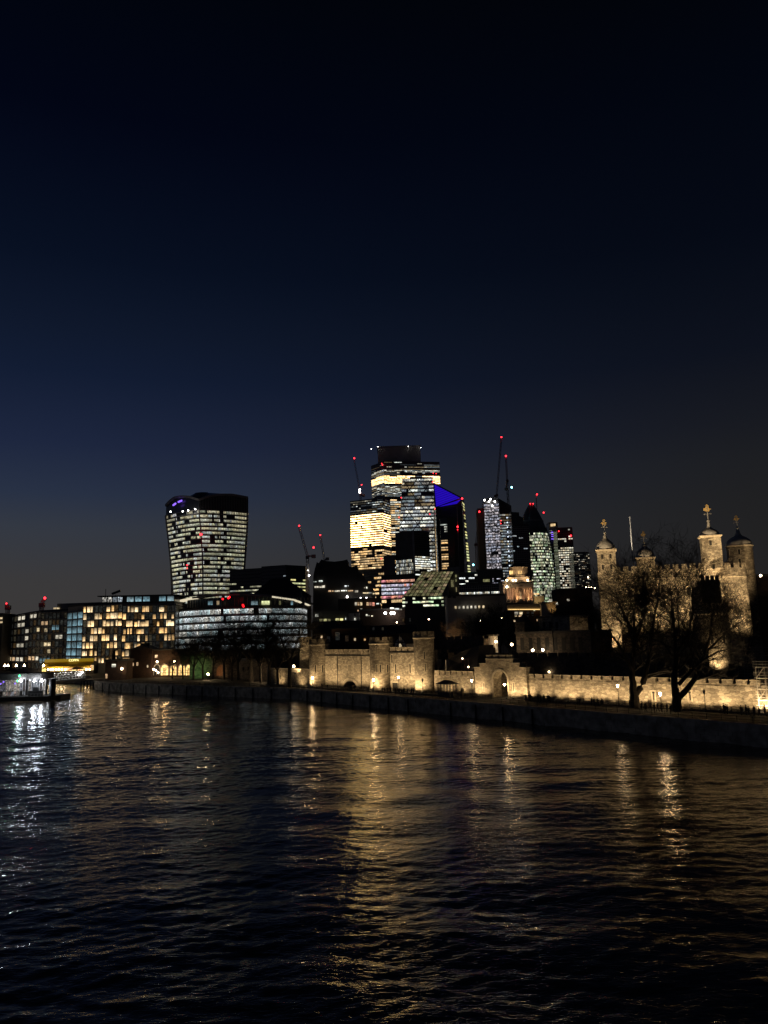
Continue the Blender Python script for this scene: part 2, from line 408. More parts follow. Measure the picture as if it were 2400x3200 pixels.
def facade(root, S, nf, nb, mat, prob=.5, runs=(1, 3), wh=.55, ww=.92, off=.12, v0=0., v1=1., u0_=0., u1_=1., name='window', skip=None):
    """lit panes on the surface S(u, v), nf storeys of nb bays"""
    for f in range(nf):
        b = 0
        while b < nb:
            n = min(random.randint(*runs), nb - b)
            pr = prob((f + .5) / nf, (b + n / 2) / nb) if callable(prob) else prob
            if random.random() < pr:
                mm = mat if not isinstance(mat, list) else random.choice(mat)
                g = (1 - ww) / 2
                a0 = u0_ + (u1_ - u0_) * (b + g) / nb; a1 = u0_ + (u1_ - u0_) * (b + n - g) / nb
                c0 = v0 + (v1 - v0) * (f + (1 - wh) * .45) / nf; c1 = v0 + (v1 - v0) * (f + (1 - wh) * .45 + wh) / nf
                pane(root, S, a0, a1, c0, c1, mm, off, name)
            b += n
def strip(mb, S, a, b, c, d, proud, segs=1, vert=False):
    for i in range(segs):
        if vert: q = (a, b, c + (d - c) * i / segs, c + (d - c) * (i + 1) / segs)
        else: q = (a + (b - a) * i / segs, a + (b - a) * (i + 1) / segs, c, d)
        p = [S(q[0], q[2]), S(q[1], q[2]), S(q[1], q[3]), S(q[0], q[3])]
        n = (p[1] - p[0]).cross(p[3] - p[0]).normalized()
        if n.dot(CAMP - p[0]) < 0: n = -n
        mb.mesh8([x - n * .05 for x in p] + [x + n * proud for x in p])
def bands(root, S, nf, mat, frac=.18, proud=.3, segs=1, v0=0., v1=1., u0_=0., u1_=1., name='floor_bands'):
    mb = MB()
    for f in range(nf + 1):
        c = v0 + (v1 - v0) * max(0, f - frac / 2) / nf; d = v0 + (v1 - v0) * min(nf, f + frac / 2) / nf
        strip(mb, S, u0_, u1_, c, d, proud, segs)
    return mb.build(name, mat, root, kind='stuff')
def fins(root, S, n, mat, w=.1, proud=.4, segs=1, v0=0., v1=1., u0_=0., u1_=1., name='fins'):
    mb = MB()
    for i in range(n + 1):
        u = u0_ + (u1_ - u0_) * i / n; h = w / n * (u1_ - u0_) / 2
        strip(mb, S, u - h, u + h, v0, v1, proud, segs, True)
    return mb.build(name, mat, root, kind='stuff')
def flush_extra():
    for (rn, mat), mb in extra.items():
        mb.build('window_cluster', mat, bpy.data.objects[rn], kind='stuff')
def flat_S(A, B, z0, z1, A1=None, B1=None):
    A1 = A1 or A; B1 = B1 or B
    def S(u, v):
        a = Vector((A[0] + (B[0] - A[0]) * u, A[1] + (B[1] - A[1]) * u, z0))
        b = Vector((A1[0] + (B1[0] - A1[0]) * u, A1[1] + (B1[1] - A1[1]) * u, z1))
        return a.lerp(b, v)
    return S
def block(name, label, pts, ytop, body, depth=30, zb=WZ, cat='building', iref=0, roof=True, group=None, body_name='wall', wind=True):
    """an upright building: pts = [(column, distance)...] along its river side; returns root and a face function"""
    xy = [atD(px, ytop, D) for px, D in pts]
    z1 = xy[iref].z
    P = [(p.x, p.y) for p in xy]
    poly = P + [(P[-1][0] + .25 * depth * (P[-1][0] / max(P[-1][1], 1)), P[-1][1] + depth), (P[0][0] + .25 * depth * (P[0][0] / max(P[0][1], 1)), P[0][1] + depth)]
    c = Vector((sum(p[0] for p in P) / len(P), sum(p[1] for p in P) / len(P), zb))
    root = thing(name, c, label, cat, group)
    mb = MB(); mb.prism(poly, zb, z1); mb.build(body_name, body, root)
    if roof:
        cx = sum(p[0] for p in poly) / len(poly); cy = sum(p[1] for p in poly) / len(poly)
        po = [(cx + (p[0] - cx) * 1.004, cy + (p[1] - cy) * 1.004) for p in poly]
        mb = MB(); mb.prism(po, z1 - .5, z1 + .45); mb.build('parapet', M['dark'], root)
    def face(i, y0, y1, px0=None, px1=None):
        A, B = P[i], P[i + 1]
        dm = (A[1] + B[1]) / 2; pm = (pts[i][0] + pts[i + 1][0]) / 2
        za = atD(pm, y0, dm).z; zt = atD(pm, y1, dm).z
        za = max(za, zb); zt = min(zt, z1 - .3)
        if px0 is not None:
            t0 = (px0 - pts[i][0]) / (pts[i + 1][0] - pts[i][0]); t1 = (px1 - pts[i][0]) / (pts[i + 1][0] - pts[i][0])
            A, B = (A[0] + (B[0] - A[0]) * t0, A[1] + (B[1] - A[1]) * t0), (A[0] + (B[0] - A[0]) * t1, A[1] + (B[1] - A[1]) * t1)
        return flat_S(A, B, za, zt)
    root_z1 = z1
    return root, face, P, z1
def beacon(root, x, y, D, r=1.1, mat='red', name='warning_light'):
    p = atD(x, y, D)
    if mat == 'red': r *= .72
    mb = MB(); mb.ball(p, r, 8); return mb.build(name, M[mat], root, True)
# ================================================================== THE SETTING
QP = [onz(x, y, 0.0) for x, y in ((2400, 2337), (2030, 2299), (1700, 2265), (1300, 2225), (930, 2186), (600, 2173), (350, 2161), (296, 2154))]
e = (QP[0] - QP[1]).normalized()
quay = [QP[0] + e * 120] + QP                      # river edge of the wharf, from beyond the right of the view to its left end
bank = [onz(285, 2136, 0.0), onz(0, 2131, 0.0)]      # the bank further upstream
bank.append(bank[-1] + Vector((-260, 60, 0)))
edge = quay + bank

# river: swell and chop as real relief, ripples finer than a hand in the material
def build_river(g, y0, y1, lam0, lam1, seed, nw):
    xs = np.arange(-235, 135, g); ys = np.arange(y0, y1 + g * .5, g)
    X, Y = np.meshgrid(xs, ys)
    keep = (np.abs(X) < .57 * Y + 12)
    qx = np.array([p.x for p in quay]); qy = np.array([p.y for p in quay])
    o = np.argsort(qx)
    lim = np.interp(X, qx[o], qy[o], left=430, right=qy[o][-1]) + 1.5
    keep &= Y < lim
    rs = np.random.RandomState(seed)
    Z = np.zeros(X.shape, dtype=np.float32)
    gust = .45 + 1.1 * (.5 + .5 * np.sin(X * .05 + 1.3 * np.sin(Y * .027) + .6) * np.sin(Y * .045 + .9 * np.sin(X * .036)))
    for i in range(nw):
        lam = lam0 * (lam1 / lam0) ** (rs.rand() ** 1.35)
        th = rs.normal(-1.35, .95)
        k = 2 * math.pi / lam
        a = .0020 * lam ** .9 * (.6 + .8 * rs.rand())
        ph = rs.rand() * 6.28
        w = np.sin(k * (X * math.cos(th) + Y * math.sin(th)) + ph + .9 * np.sin(.13 * X + .09 * Y + i) + .5 * np.sin(.31 * X - .22 * Y + 2 * i))
        Z += (a * (1 - 2 * np.abs(w) ** 1.3 if i % 3 == 0 else w) * (gust if lam < 4 else 1)).astype(np.float32)
    for i in range(14):                                   # long low swell left by passing boats
        lam = rs.uniform(5, 15); th = rs.normal(-1.2, .6); k = 2 * math.pi / lam
        Z += (.0018 * lam * (.5 + rs.rand()) * np.sin(k * (X * math.cos(th) + Y * math.sin(th)) + rs.rand() * 6.28 + 1.2 * np.sin(.05 * X + .04 * Y + i))).astype(np.float32)
    Z[-2:, :] *= .2; Z[:2, :] *= .2
    idx = -np.ones(X.shape, dtype=np.int64)
    idx[keep] = np.arange(keep.sum())
    a = idx[:-1, :-1]; b = idx[:-1, 1:]; c = idx[1:, 1:]; d = idx[1:, :-1]
    ok = (a >= 0) & (b >= 0) & (c >= 0) & (d >= 0)
    quads = np.stack([a[ok], b[ok], c[ok], d[ok]], 1)
    me = bpy.data.meshes.new('river')
    nv = int(keep.sum()); nq = len(quads)
    me.vertices.add(nv); me.vertices.foreach_set('co', np.stack([X[keep], Y[keep], Z[keep]], 1).astype(np.float32).ravel())
    me.loops.add(nq * 4); me.loops.foreach_set('vertex_index', quads.astype(np.int32).ravel())
    me.polygons.add(nq); me.polygons.foreach_set('loop_start', np.arange(0, nq * 4, 4, dtype=np.int32))
    me.polygons.foreach_set('loop_total', np.full(nq, 4, dtype=np.int32))
    me.polygons.foreach_set('use_smooth', np.ones(nq, dtype=bool))
    me.update(calc_edges=True)
    return me
def water_mat():
    m, t, p = new_mat('river_water')
    p.inputs['Base Color'].default_value = (.075, .056, .036, 1); p.inputs['Roughness'].default_value = .045; p.inputs['Specular Tint'].default_value = (1, .87, .66, 1)
    p.inputs['IOR'].default_value = 1.333
    g = t.nodes.new('ShaderNodeNewGeometry')
    prev = None
    gn = t.nodes.new('ShaderNodeTexNoise'); gn.inputs['Scale'].default_value = .035; gn.inputs['Detail'].default_value = 3
    t.links.new(g.outputs['Position'], gn.inputs['Vector'])
    gm = t.nodes.new('ShaderNodeMapRange'); gm.inputs[1].default_value = .35; gm.inputs[2].default_value = .65; gm.inputs[3].default_value = .4; gm.inputs[4].default_value = 1.0
    t.links.new(gn.outputs['Fac'], gm.inputs[0])
    for sc_, st, dist, rot in (((.55, 1.1, 1), .55, .07, 25), ((1.5, 2.9, 1), .6, .06, -15), ((4.2, 7.0, 1), .5, .014, 10)):
        mp = t.nodes.new('ShaderNodeMapping'); mp.inputs['Scale'].default_value = sc_; mp.inputs['Rotation'].default_value = (0, 0, R(rot))
        t.links.new(g.outputs['Position'], mp.inputs[0])
        n = t.nodes.new('ShaderNodeTexNoise'); n.inputs['Scale'].default_value = 1; n.inputs['Detail'].default_value = 2.5; n.inputs['Distortion'].default_value = .6
        t.links.new(mp.outputs[0], n.inputs['Vector'])
        b = t.nodes.new('ShaderNodeBump'); b.inputs['Distance'].default_value = dist * st / .6; t.links.new(gm.outputs[0], b.inputs['Strength'])
        t.links.new(n.outputs['Fac'], b.inputs['Height'])
        if prev: t.links.new(prev.outputs[0], b.inputs['Normal'])
        prev = b
    t.links.new(prev.outputs[0], p.inputs['Normal'])
    return m
M['water'] = water_mat()
for me, lab in ((build_river(.32, 30, 200, .9, 3.8, 4, 60), 'dark rippled river reflecting golden city lights'), (build_river(.8, 200, 424, 2.4, 7.0, 5, 30), 'far reach of the dark river below the pier')):
    me.materials.append(M['water'])
    river = bpy.data.objects.new('river', me); COL.objects.link(river); tag(river, lab, kind='structure')
mb = MB(); mb.face([(-6000, -3000, -.55), (6000, -3000, -.55), (6000, 6000, -.55), (-6000, 6000, -.55)])
o = mb.build('river_beyond', M['water']); tag(o, 'open river water reaching past the view', kind='structure')

# ground of the north bank
mb = MB()
far = [(-5000, bank[-1].y + 100), (-5000, 7000), (5000, 7000), (5000, quay[0].y - 60)]
mb.face([(p.x, p.y, WZ) for p in edge] + [(x, y, WZ) for x, y in far])
o = mb.build('ground', M['paving']); tag(o, 'dark paved ground of the north bank', kind='structure')

# embankment: backing, courses of granite blocks, string course, coping
emb = thing('embankment_wall', quay[1], 'dark granite embankment wall rising from the river below the wharf', 'embankment')
mb = MB()
inw = Vector((.8, .6, 0))
for a, b in zip(edge[:-1], edge[1:]):
    d = (b - a).normalized(); n = Vector((d.y, -d.x, 0))
    if n.dot(Vector((0, 1, 0))) < 0: n = -n
    mb.mesh8([a + n * .3 + Vector((0, 0, -3)), b + n * .3 + Vector((0, 0, -3)), b + n * 1.6 + Vector((0, 0, -3)), a + n * 1.6 + Vector((0, 0, -3)),
              a + n * .3 + Vector((0, 0, WZ - .012)), b + n * .3 + Vector((0, 0, WZ - .012)), b + n * 1.6 + Vector((0, 0, WZ - .012)), a + n * 1.6 + Vector((0, 0, WZ - .012))])
mb.build('backing', M['quay'], emb)
bm_ = MB(); bm_.box(-.5, .5, -.5, .5, -.5, .5)
blk = mesh_of(bm_, 'granite_block', M['quay'])
bv = bmesh.new(); bv.from_mesh(blk); bmesh.ops.bevel(bv, geom=bv.edges[:], offset=.03, segments=1, affect='EDGES'); bv.to_mesh(blk); bv.free()
nblk = 0
cop = MB(); strc = MB(); joined = MB()
for i, (a, b) in enumerate(zip(quay[:-1], quay[1:])):
    L = (b - a).length; d = (b - a).normalized(); n = Vector((d.y, -d.x, 0))
    if n.y < 0: n = -n
    rz = math.atan2(d.y, d.x)
    for q, (mbx, z0, z1, pr) in enumerate(((cop, WZ - .35, WZ + .14, .22), (strc, 2.05, 2.3, .14))):
        mbx.mesh8([a - n * pr + Vector((0, 0, z0)), b - n * pr + Vector((0, 0, z0)), b + n * .9 + Vector((0, 0, z0)), a + n * .9 + Vector((0, 0, z0)),
                   a - n * pr + Vector((0, 0, z1)), b - n * pr + Vector((0, 0, z1)), b + n * .9 + Vector((0, 0, z1)), a + n * .9 + Vector((0, 0, z1))])
    for ci, (z0, z1) in enumerate(((-.6, .35), (.37, 1.2), (1.22, 2.03), (2.32, 3.13))):
        s = -random.random() * 2
        while s < L:
            ln = random.uniform(1.6, 3.0)
            s0, s1 = max(s, 0.02), min(s + ln, L - .02)
            if s1 - s0 > .3:
                pc = a + d * ((s0 + s1) / 2) + n * (.16 + random.uniform(-.05, .05)); pc.z = (z0 + z1) / 2
                if 1 <= i <= 3 and nblk < 290:
                    place('granite_block', blk, emb, pc, rz, (s1 - s0 - .05, .5, z1 - z0)); nblk += 1
                else:
                    h = Vector((d.x, d.y, 0)) * ((s1 - s0 - .05) / 2); w = n * .25; zz = Vector((0, 0, (z1 - z0) / 2))
                    joined.mesh8([pc - h - w - zz, pc + h - w - zz, pc + h + w - zz, pc - h + w - zz, pc - h - w + zz, pc + h - w + zz, pc + h + w + zz, pc - h + w + zz])
            s += ln
cop.build('coping', M['quay'], emb); strc.build('string_course', M['quay'], emb)
joined.build('far_blocks', M['quay'], emb, kind='stuff')
mb = MB()                                         # timber fenders standing against the stone
for i, (a, b) in enumerate(zip(quay[3:-1], quay[4:])):
    L = (b - a).length; d = (b - a).normalized(); n = Vector((d.y, -d.x, 0)); n = n if n.y > 0 else -n
    for k in range(int(L / 9)):
        p = a + d * (k * 9 + 3) - n * .3
        mb.bar(p + Vector((0, 0, -1)), p + Vector((0, 0, 3.1)), .35)
mb.build('timber_fenders', M['black'], emb, kind='stuff')

# ================================================================== LIGHT FITTINGS
def spot(p, target, power, size=R(100), blend=.8, col=(1, .72, .40), rad=.25, name='floodlight_beam', parent=None):
    l = bpy.data.lights.new(name, 'SPOT'); l.energy = power; l.spot_size = size; l.spot_blend = blend; l.color = col; l.shadow_soft_size = rad
    o = bpy.data.objects.new(name, l); COL.objects.link(o)
    d = (Vector(target) - Vector(p)).normalized()
    o.rotation_euler = d.to_track_quat('-Z', 'Y').to_euler()
    if parent is not None:
        o.parent = parent; o.location = Vector(p) - wloc(parent)
    else: o.location = p
    return o
fl = MB(); fl.box(-.22, .22, -.12, .12, .12, .42); fl.box(-.05, .05, -.05, .05, 0, .14)
fl_me = mesh_of(fl, 'housing', M['black'])
fg = MB(); fg.box(-.18, .18, -.08, .08, .421, .44)
fg_me = mesh_of(fg, 'lens', emit('flood_lens', (1, .8, .5), .5, False))
def flood(p, target, power, label, size=R(110), col=(1, .70, .37), group='ground floodlights', blend=.8):
    p = Vector(p)
    o = thing('floodlight', p, label, 'floodlight', group)
    place('housing', fl_me, o, p); place('lens', fg_me, o, p)
    spot(p + Vector((0, 0, .55)), target, power, size, blend, col, parent=o)
    return o

# ================================================================== THE CASTLE
def crenels(root, u0_, u1_, v0, v1, z0, h, mw, gw, mat=None, cap=True, stuff=False):
    """a row of merlons, each an object of its own, with a pale coping stone"""
    n = max(1, round(abs(u1_ - u0_) / (mw + gw))); st = (u1_ - u0_) / n; s = abs(st)
    b = MB(); b.box(-.5, .5, -.5, .5, 0, 1); key = 'merlon'
    me_ = CREN.get(mat) or CREN.setdefault(mat, mesh_of(b, 'merlon', mat or M['stone']))
    mk = CREN.get('cap') or CREN.setdefault('cap', mesh_of(b, 'merlon_coping', M['quoin']))
    rz = math.atan2(WT.y, WT.x)
    for i in range(n):
        uc = u0_ + st * (i + .5)
        p = C(uc, (v0 + v1) / 2, z0)
        m_ = place('merlon', me_, root, p, rz, (s * mw / (mw + gw), abs(v1 - v0), h))
        if cap: place('coping', mk, root, p + Vector((0, 0, h)), rz, (s * mw / (mw + gw) + .12, abs(v1 - v0) + .12, .14))
CREN = {}
def slit(root, u, z, v, w=.5, h=1.6, frame=.16, pointed=False, name='arrow_slit'):
    mb = MB(); mb.cbox(u - w / 2, u + w / 2, v - .02, v + .3, z - h / 2, z + h / 2)  # solid dark box, the slit's inner shade is put into its colour
    s = mb.build(name, M['slit'], root)
    mb = MB()
    for a, b in ((u - w / 2 - frame, u - w / 2), (u + w / 2, u + w / 2 + frame)): mb.cbox(a, b, v - .09, v + .2, z - h / 2, z + h / 2)
    mb.cbox(u - w / 2 - frame, u + w / 2 + frame, v - .1, v + .2, z + h / 2, z + h / 2 + .22)
    mb.cbox(u - w / 2 - frame, u + w / 2 + frame, v - .14, v + .2, z - h / 2 - .16, z - h / 2)
    mb.build('surround', M['quoin'], s)

# ---- outer curtain wall, river side
zt = WP(1900, 2115, 0)[1]
uR = -40.0
uG1 = GU(1644, 0); uG0 = GU(1482, 0)
uT3 = GU(1350, -1)
ow = thing('curtain_wall', C(GU(2000, 0), 0, WZ), 'long floodlit ragstone curtain wall with narrow crenels, behind the two big bare trees', 'castle wall')
mb = MB(); mb.cbox(uR, uG1, 0, 2.2, WZ - .5, zt - 1.1); mb.build('wall', M['stone'], ow)
mb = MB(); mb.cbox(uR, uG1, .08, .7, zt - 1.1, zt - .72); mb.build('parapet', M['stone'], ow)
crenels(ow, uR, uG1, .05, .72, zt - .72, .72, 2.1, .7, M['stone'])
mb = MB(); mb.cbox(uR, uG1, -.35, .02, WZ - .3, WZ + .7); mb.build('plinth', M['stone'], ow)
for px in (2043, 2156):
    u, z = WP(px, 2175, 0)
    mb = MB(); mb.cbox(u - .12, u + .12, -.02, .3, z - .9, z + .9); mb.cbox(u - .5, u + .5, -.021, .3, z + .55, z + .8); s = mb.build('loophole', M['slit'], ow)
    mb = MB()
    for dx in (-.55, .3): mb.cbox(u + dx, u + dx + .25, -.07, .2, z - 1.15, z + 1.25)
    mb.cbox(u - .75, u + .75, -.1, .2, z + .95, z + 1.25); mb.build('surround', M['quoin'], s)
zt2 = WP(1400, 2098, 0)[1]
ow2 = thing('curtain_wall', C(GU(1420, 0), 0, WZ), 'short lit ragstone wall between the tallest drum tower and the stepped gate', 'castle wall')
mb = MB(); mb.cbox(uG0, uT3, 0, 2.2, WZ - .5, zt2 - .9); mb.build('wall', M['stone'], ow2)
crenels(ow2, uG0, uT3, .05, .7, zt2 - .9, .9, 1.9, .45, M['stone'])

# ---- stepped gate with its pointed arch
def arch_pts(uc, w, zs, za, n=7):
    """pointed arch from right spring over the apex to the left spring"""
    out = []
    for i in range(n + 1):
        t = i / n; out.append((uc - w / 2 * (1 - t ** 1.6), zs + (za - zs) * (1 - (1 - t) ** 1.9)))
    for i in range(n - 1, -1, -1):
        t = i / n; out.append((uc + w / 2 * (1 - t ** 1.6), zs + (za - zs) * (1 - (1 - t) ** 1.9)))
    return out
gv = -.9
gate = thing('stepped_gate', C(GU(1562, gv), gv, WZ), 'stepped ragstone gatehouse front with tall pointed arch in the curtain wall', 'gate')
def gx(px, py): return WP(px, py, gv)
steps = [(1482, 2087), (1499, 2087), (1499, 2075), (1517, 2075), (1517, 2061), (1603, 2061), (1603, 2074), (1623, 2074), (1623, 2088), (1644, 2088)]
top = [gx(a, b) for a, b in steps]
for i in range(0, len(top), 2):
    z = (top[i][1] + top[i + 1][1]) / 2; top[i] = (top[i][0], z); top[i + 1] = (top[i + 1][0], z)
ul, zap = gx(1562, 2097)[0], gx(1562, 2097)[1]; aw = abs(gx(1540, 2120)[0] - gx(1584, 2120)[0]); zsp = gx(1562, 2121)[1]
ar = arch_pts(ul, aw, zsp, zap)
poly = [(top[0][0], WZ - .3)] + top + [(top[-1][0], WZ - .3), (ul - aw / 2, WZ - .3)] + ar + [(ul + aw / 2, WZ - .3)]
mb = MB(); mb.slab([C(u, gv, z) for u, z in poly], WN * 3.0); mb.build('wall', M['stone'], gate)
for i in range(0, len(top), 2):
    mb = MB(); a, b = sorted((top[i][0], top[i + 1][0])); mb.cbox(a - .08, b + .08, gv - .12, gv + 2.2, top[i][1] + .002, top[i][1] + .22); mb.build('coping', M['quoin'], gate)
uA, uB = top[4][0], top[5][0]
crenels(gate, uB, uA, gv, gv + .6, top[4][1] + .2, .8, 2.0, .5, M['stone'])
mb = MB(); ao = arch_pts(ul, aw + .9, zsp, zap + .5)
mb.slab([C(u, gv - .12, z) for u, z in ([(ul - aw / 2 - .45, WZ)] + ao + [(ul + aw / 2 + .45, WZ), (ul + aw / 2, WZ)] + ar[::-1] + [(ul - aw / 2, WZ)])], WN * .3); mb.build('arch_moulding', M['quoin'], gate)
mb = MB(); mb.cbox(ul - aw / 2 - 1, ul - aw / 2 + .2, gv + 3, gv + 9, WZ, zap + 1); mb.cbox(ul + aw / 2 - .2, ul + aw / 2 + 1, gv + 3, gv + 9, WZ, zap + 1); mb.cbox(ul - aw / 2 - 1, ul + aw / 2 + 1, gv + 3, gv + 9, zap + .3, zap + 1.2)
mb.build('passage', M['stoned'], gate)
mb = MB(); mb.cbox(ul - aw / 2, ul - .05, gv + 5, gv + 5.2, WZ, zap); mb.build('door_leaf', M['slit'], gate)
for px in (1512, 1605):
    u, z = gx(px, 2147); slit(gate, u, z, gv, .3, 2.0, .22, name='loophole')
mb = MB(); pl = C(GU(1578, gv - .4), gv - .5, WP(1578, 2140, gv - .5)[1]); mb.ball(pl, .26, 10); mb.build('lantern', M['lamp'], gate, True)
mb = MB(); mb.bar(pl, C(GU(1578, gv) - .1, gv + .1, pl.z + .5), .08); mb.build('lantern_bracket', M['black'], gate)

# ---- riverside towers and the arch between them
def tower_box(name, label, px0, px1, ytop, ystr, v0, v1, mat, merl=True, body_name='wall', zb=WZ - .4, mw=1.3, gw=.6):
    ua = WP(px0, ytop + 40, v0)[0]; ub = WP(px1, ytop + 40, v0)[0]
    ztp = WP((px0 + px1) / 2, ytop, v0)[1]; zs = WP((px0 + px1) / 2, ystr, v0)[1]
    root = thing(name, C((ua + ub) / 2, v0, WZ), label, 'castle tower')
    mb = MB(); mb.cbox(ub, ua, v0, v1, zb, zs); mb.build('wall', mat, root)
    mb = MB(); mb.cbox(ub - .15, ua + .15, v0 - .2, v1 + .15, zs + .002, zs + .28); mb.build('string_course', M['quoin'], root)
    pz = ztp - .9
    mb = MB(); mb.cbox(ub - .02, ua + .02, v0 - .05, v1, zs + .28, pz); mb.build('parapet', mat, root)
    if merl:
        crenels(root, ub, ua, v0 - .05, v0 + .6, pz, .9, mw, gw, mat)
        for v in np.arange(v0 + 1.3, v1 - .6, 1.9):
            for uu in (ub + .3, ua - .3):
                mbx = MB(); mbx.cbox(uu - .3, uu + .3, v, v + 1.2, pz, pz + .9); mbx.build('merlon', mat, root)
    return root, ua, ub, ztp, zs
# mid front with wide arch
cv = 0.4
uL, uRt = WP(1016, 2080, cv)[0], WP(1169, 2080, cv)[0]
zc, zcs = WP(1094, 2031, cv)[1], WP(1094, 2050, cv)[1]
front = thing('arched_river_front', C((uL + uRt) / 2, cv, WZ), 'broad floodlit stone front with low water arch between two towers', 'castle wall')
uc, zax = WP(1094, 2128, cv); awid = abs(WP(1075, 2140, cv)[0] - WP(1116, 2140, cv)[0]); zspr = WP(1094, 2149, cv)[1]
ar2 = arch_pts(uc, awid, zspr, zax)
mb = MB(); mb.slab([C(u, cv, z) for u, z in ([(uL, WZ - .3), (uL, zcs), (uRt, zcs), (uRt, WZ - .3), (uc - awid / 2, WZ - .3)] + ar2 + [(uc + awid / 2, WZ - .3)])], WN * 6); mb.build('wall', M['stone'], front)
mb = MB(); mb.cbox(uRt, uL, cv - .22, cv + 1, zcs + .002, zcs + .3); mb.build('string_course', M['slit'], front)
mb = MB(); mb.cbox(uRt, uL, cv - .1, cv + .8, zcs + .3, zc - .8); mb.build('parapet', M['stone'], front)
crenels(front, uRt, uL, cv - .1, cv + .6, zc - .8, .8, 2.2, .5, M['stone'])
ao = arch_pts(uc, awid + 2.0, zspr, zax + 1.0)
mb = MB(); mb.slab([C(u, cv - .15, z) for u, z in ([(uc - awid / 2 - 1.0, WZ)] + ao + [(uc + awid / 2 + 1.0, WZ), (uc + awid / 2, WZ)] + ar2[::-1] + [(uc - awid / 2, WZ)])], WN * .3); mb.build('arch_moulding', M['quoin'], front)
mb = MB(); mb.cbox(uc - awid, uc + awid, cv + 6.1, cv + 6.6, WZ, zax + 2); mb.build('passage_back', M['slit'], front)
for px in (1055, 1130):
    u, z = WP(px, 2100, cv); mb = MB(); mb.cbox(u - .09, u + .09, cv - .2, cv - .02, WZ, zcs); mb.build('drainpipe', M['black'], front)
for px in (1022, 1062, 1093, 1121):
    u, z = WP(px, 2088, cv)
    for du in (-.55, 0, .55): slit(front, u + du, z, cv, .28, 2.2, .12, name='lancet_window')
# round tower
p2 = WP(1193, 2090, -.8); r2 = abs(WP(1168, 2090, -.8)[0] - WP(1219, 2090, -.8)[0]) / 2 * .92
ct = C(WP(1193, 2090, r2 * .2)[0], r2 * .2, 0); zr, zrs = WP(1193, 1991, -.8)[1], WP(1193, 2013, -.8)[1]
rt = thing('round_tower', Vector((ct.x, ct.y, WZ)), 'round floodlit drum tower between the low water arch and the half-timbered gable', 'castle tower')
mb = MB(); mb.lathe(ct, [(r2 * 1.05, WZ - .4), (r2 * 1.03, WZ + 1), (r2, WZ + 1.3), (r2, zrs)], 28); mb.build('wall', M['stone'], rt, True)
mb = MB(); mb.lathe(ct, [(r2, zrs - .1), (r2 + .22, zrs), (r2 + .22, zrs + .3), (r2 + .05, zrs + .32)], 28); mb.build('string_course', M['quoin'], rt)
mb = MB(); mb.lathe(ct, [(r2 + .04, zrs + .3), (r2 + .04, zr - 1)], 28); mb.build('parapet', M['stone'], rt, True)
for i in range(10):
    mb = MB(); a = 2 * math.pi * i / 10
    pts = []
    for rr in (r2 + .04, r2 - .5):
        for t in (-.22, -.07, .07, .22): pts.append((ct.x + rr * math.cos(a + t), ct.y + rr * math.sin(a + t)))
    mb.prism(pts[:4] + pts[4:][::-1], zr - 1, zr); mb.build('merlon', M['stone'], rt)
def round_slit(root, c, r, px, py, w=.45, h=1.8):
    d = ray(px, py); o = CAMP - Vector((c.x, c.y, CAM_Z))
    A_ = d.x ** 2 + d.y ** 2; B_ = 2 * (o.x * d.x + o.y * d.y); C_ = o.x ** 2 + o.y ** 2 - r * r
    t = (-B_ - math.sqrt(max(0, B_ * B_ - 4 * A_ * C_))) / (2 * A_)
    p = CAMP + d * t; n = Vector((p.x - c.x, p.y - c.y, 0)).normalized(); s = Vector((-n.y, n.x, 0))
    mb = MB()
    def bx(a0, a1, n0, n1, za, zb_): mb.mesh8([p + s * a + n * b + Vector((0, 0, z)) for z in (za, zb_) for a, b in ((a0, n0), (a1, n0), (a1, n1), (a0, n1))])
    bx(-w / 2, w / 2, -.3, .03, -h / 2, h / 2); ss = mb.build('arrow_slit', M['slit'], root)
    mb = MB(); bx(-w / 2 - .15, -w / 2, -.3, .09, -h / 2, h / 2); bx(w / 2, w / 2 + .15, -.3, .09, -h / 2, h / 2); bx(-w / 2 - .15, w / 2 + .15, -.3, .1, h / 2, h / 2 + .2)
    mb.build('surround', M['quoin'], ss)
for px in (1178, 1189, 1211): round_slit(rt, ct, r2, px, 2089, .45, 2.2)
round_slit(rt, ct, r2, 1176, 2030, .25, 1.6)
pA = WP(998, 2090, -.8); rA = abs(WP(979, 2090, -.8)[0] - WP(1018, 2090, -.8)[0]) / 2 * .92
cA = C(WP(998, 2090, rA * .3)[0], rA * .3, 0); zA, zAs = WP(998, 1997, -.8)[1], WP(998, 2016, -.8)[1]
t1 = thing('riverside_tower', Vector((cA.x, cA.y, WZ)), 'narrow floodlit drum tower at the dark wooded end of the river front', 'castle tower')
mb = MB(); mb.lathe(cA, [(rA * 1.04, WZ - .4), (rA, WZ + 1.2), (rA, zAs)], 26); mb.build('wall', M['stone'], t1, True)
mb = MB(); mb.lathe(cA, [(rA, zAs - .1), (rA + .2, zAs), (rA + .2, zAs + .28), (rA + .05, zAs + .3)], 26); mb.build('string_course', M['quoin'], t1)
mb = MB(); mb.lathe(cA, [(rA + .04, zAs + .3), (rA + .04, zA - .9)], 26); mb.build('parapet', M['stone'], t1, True)
for i in range(8):
    mb = MB(); a = 2 * math.pi * i / 8 + .3; pts = []
    for rr in (rA + .04, rA - .5):
        for t in (-.28, -.09, .09, .28): pts.append((cA.x + rr * math.cos(a + t), cA.y + rr * math.sin(a + t)))
    mb.prism(pts[:4] + pts[4:][::-1], zA - .9, zA); mb.build('merlon', M['stone'], t1)
for px in (986, 1008): round_slit(t1, cA, rA, px, 2089, .45, 2.2)
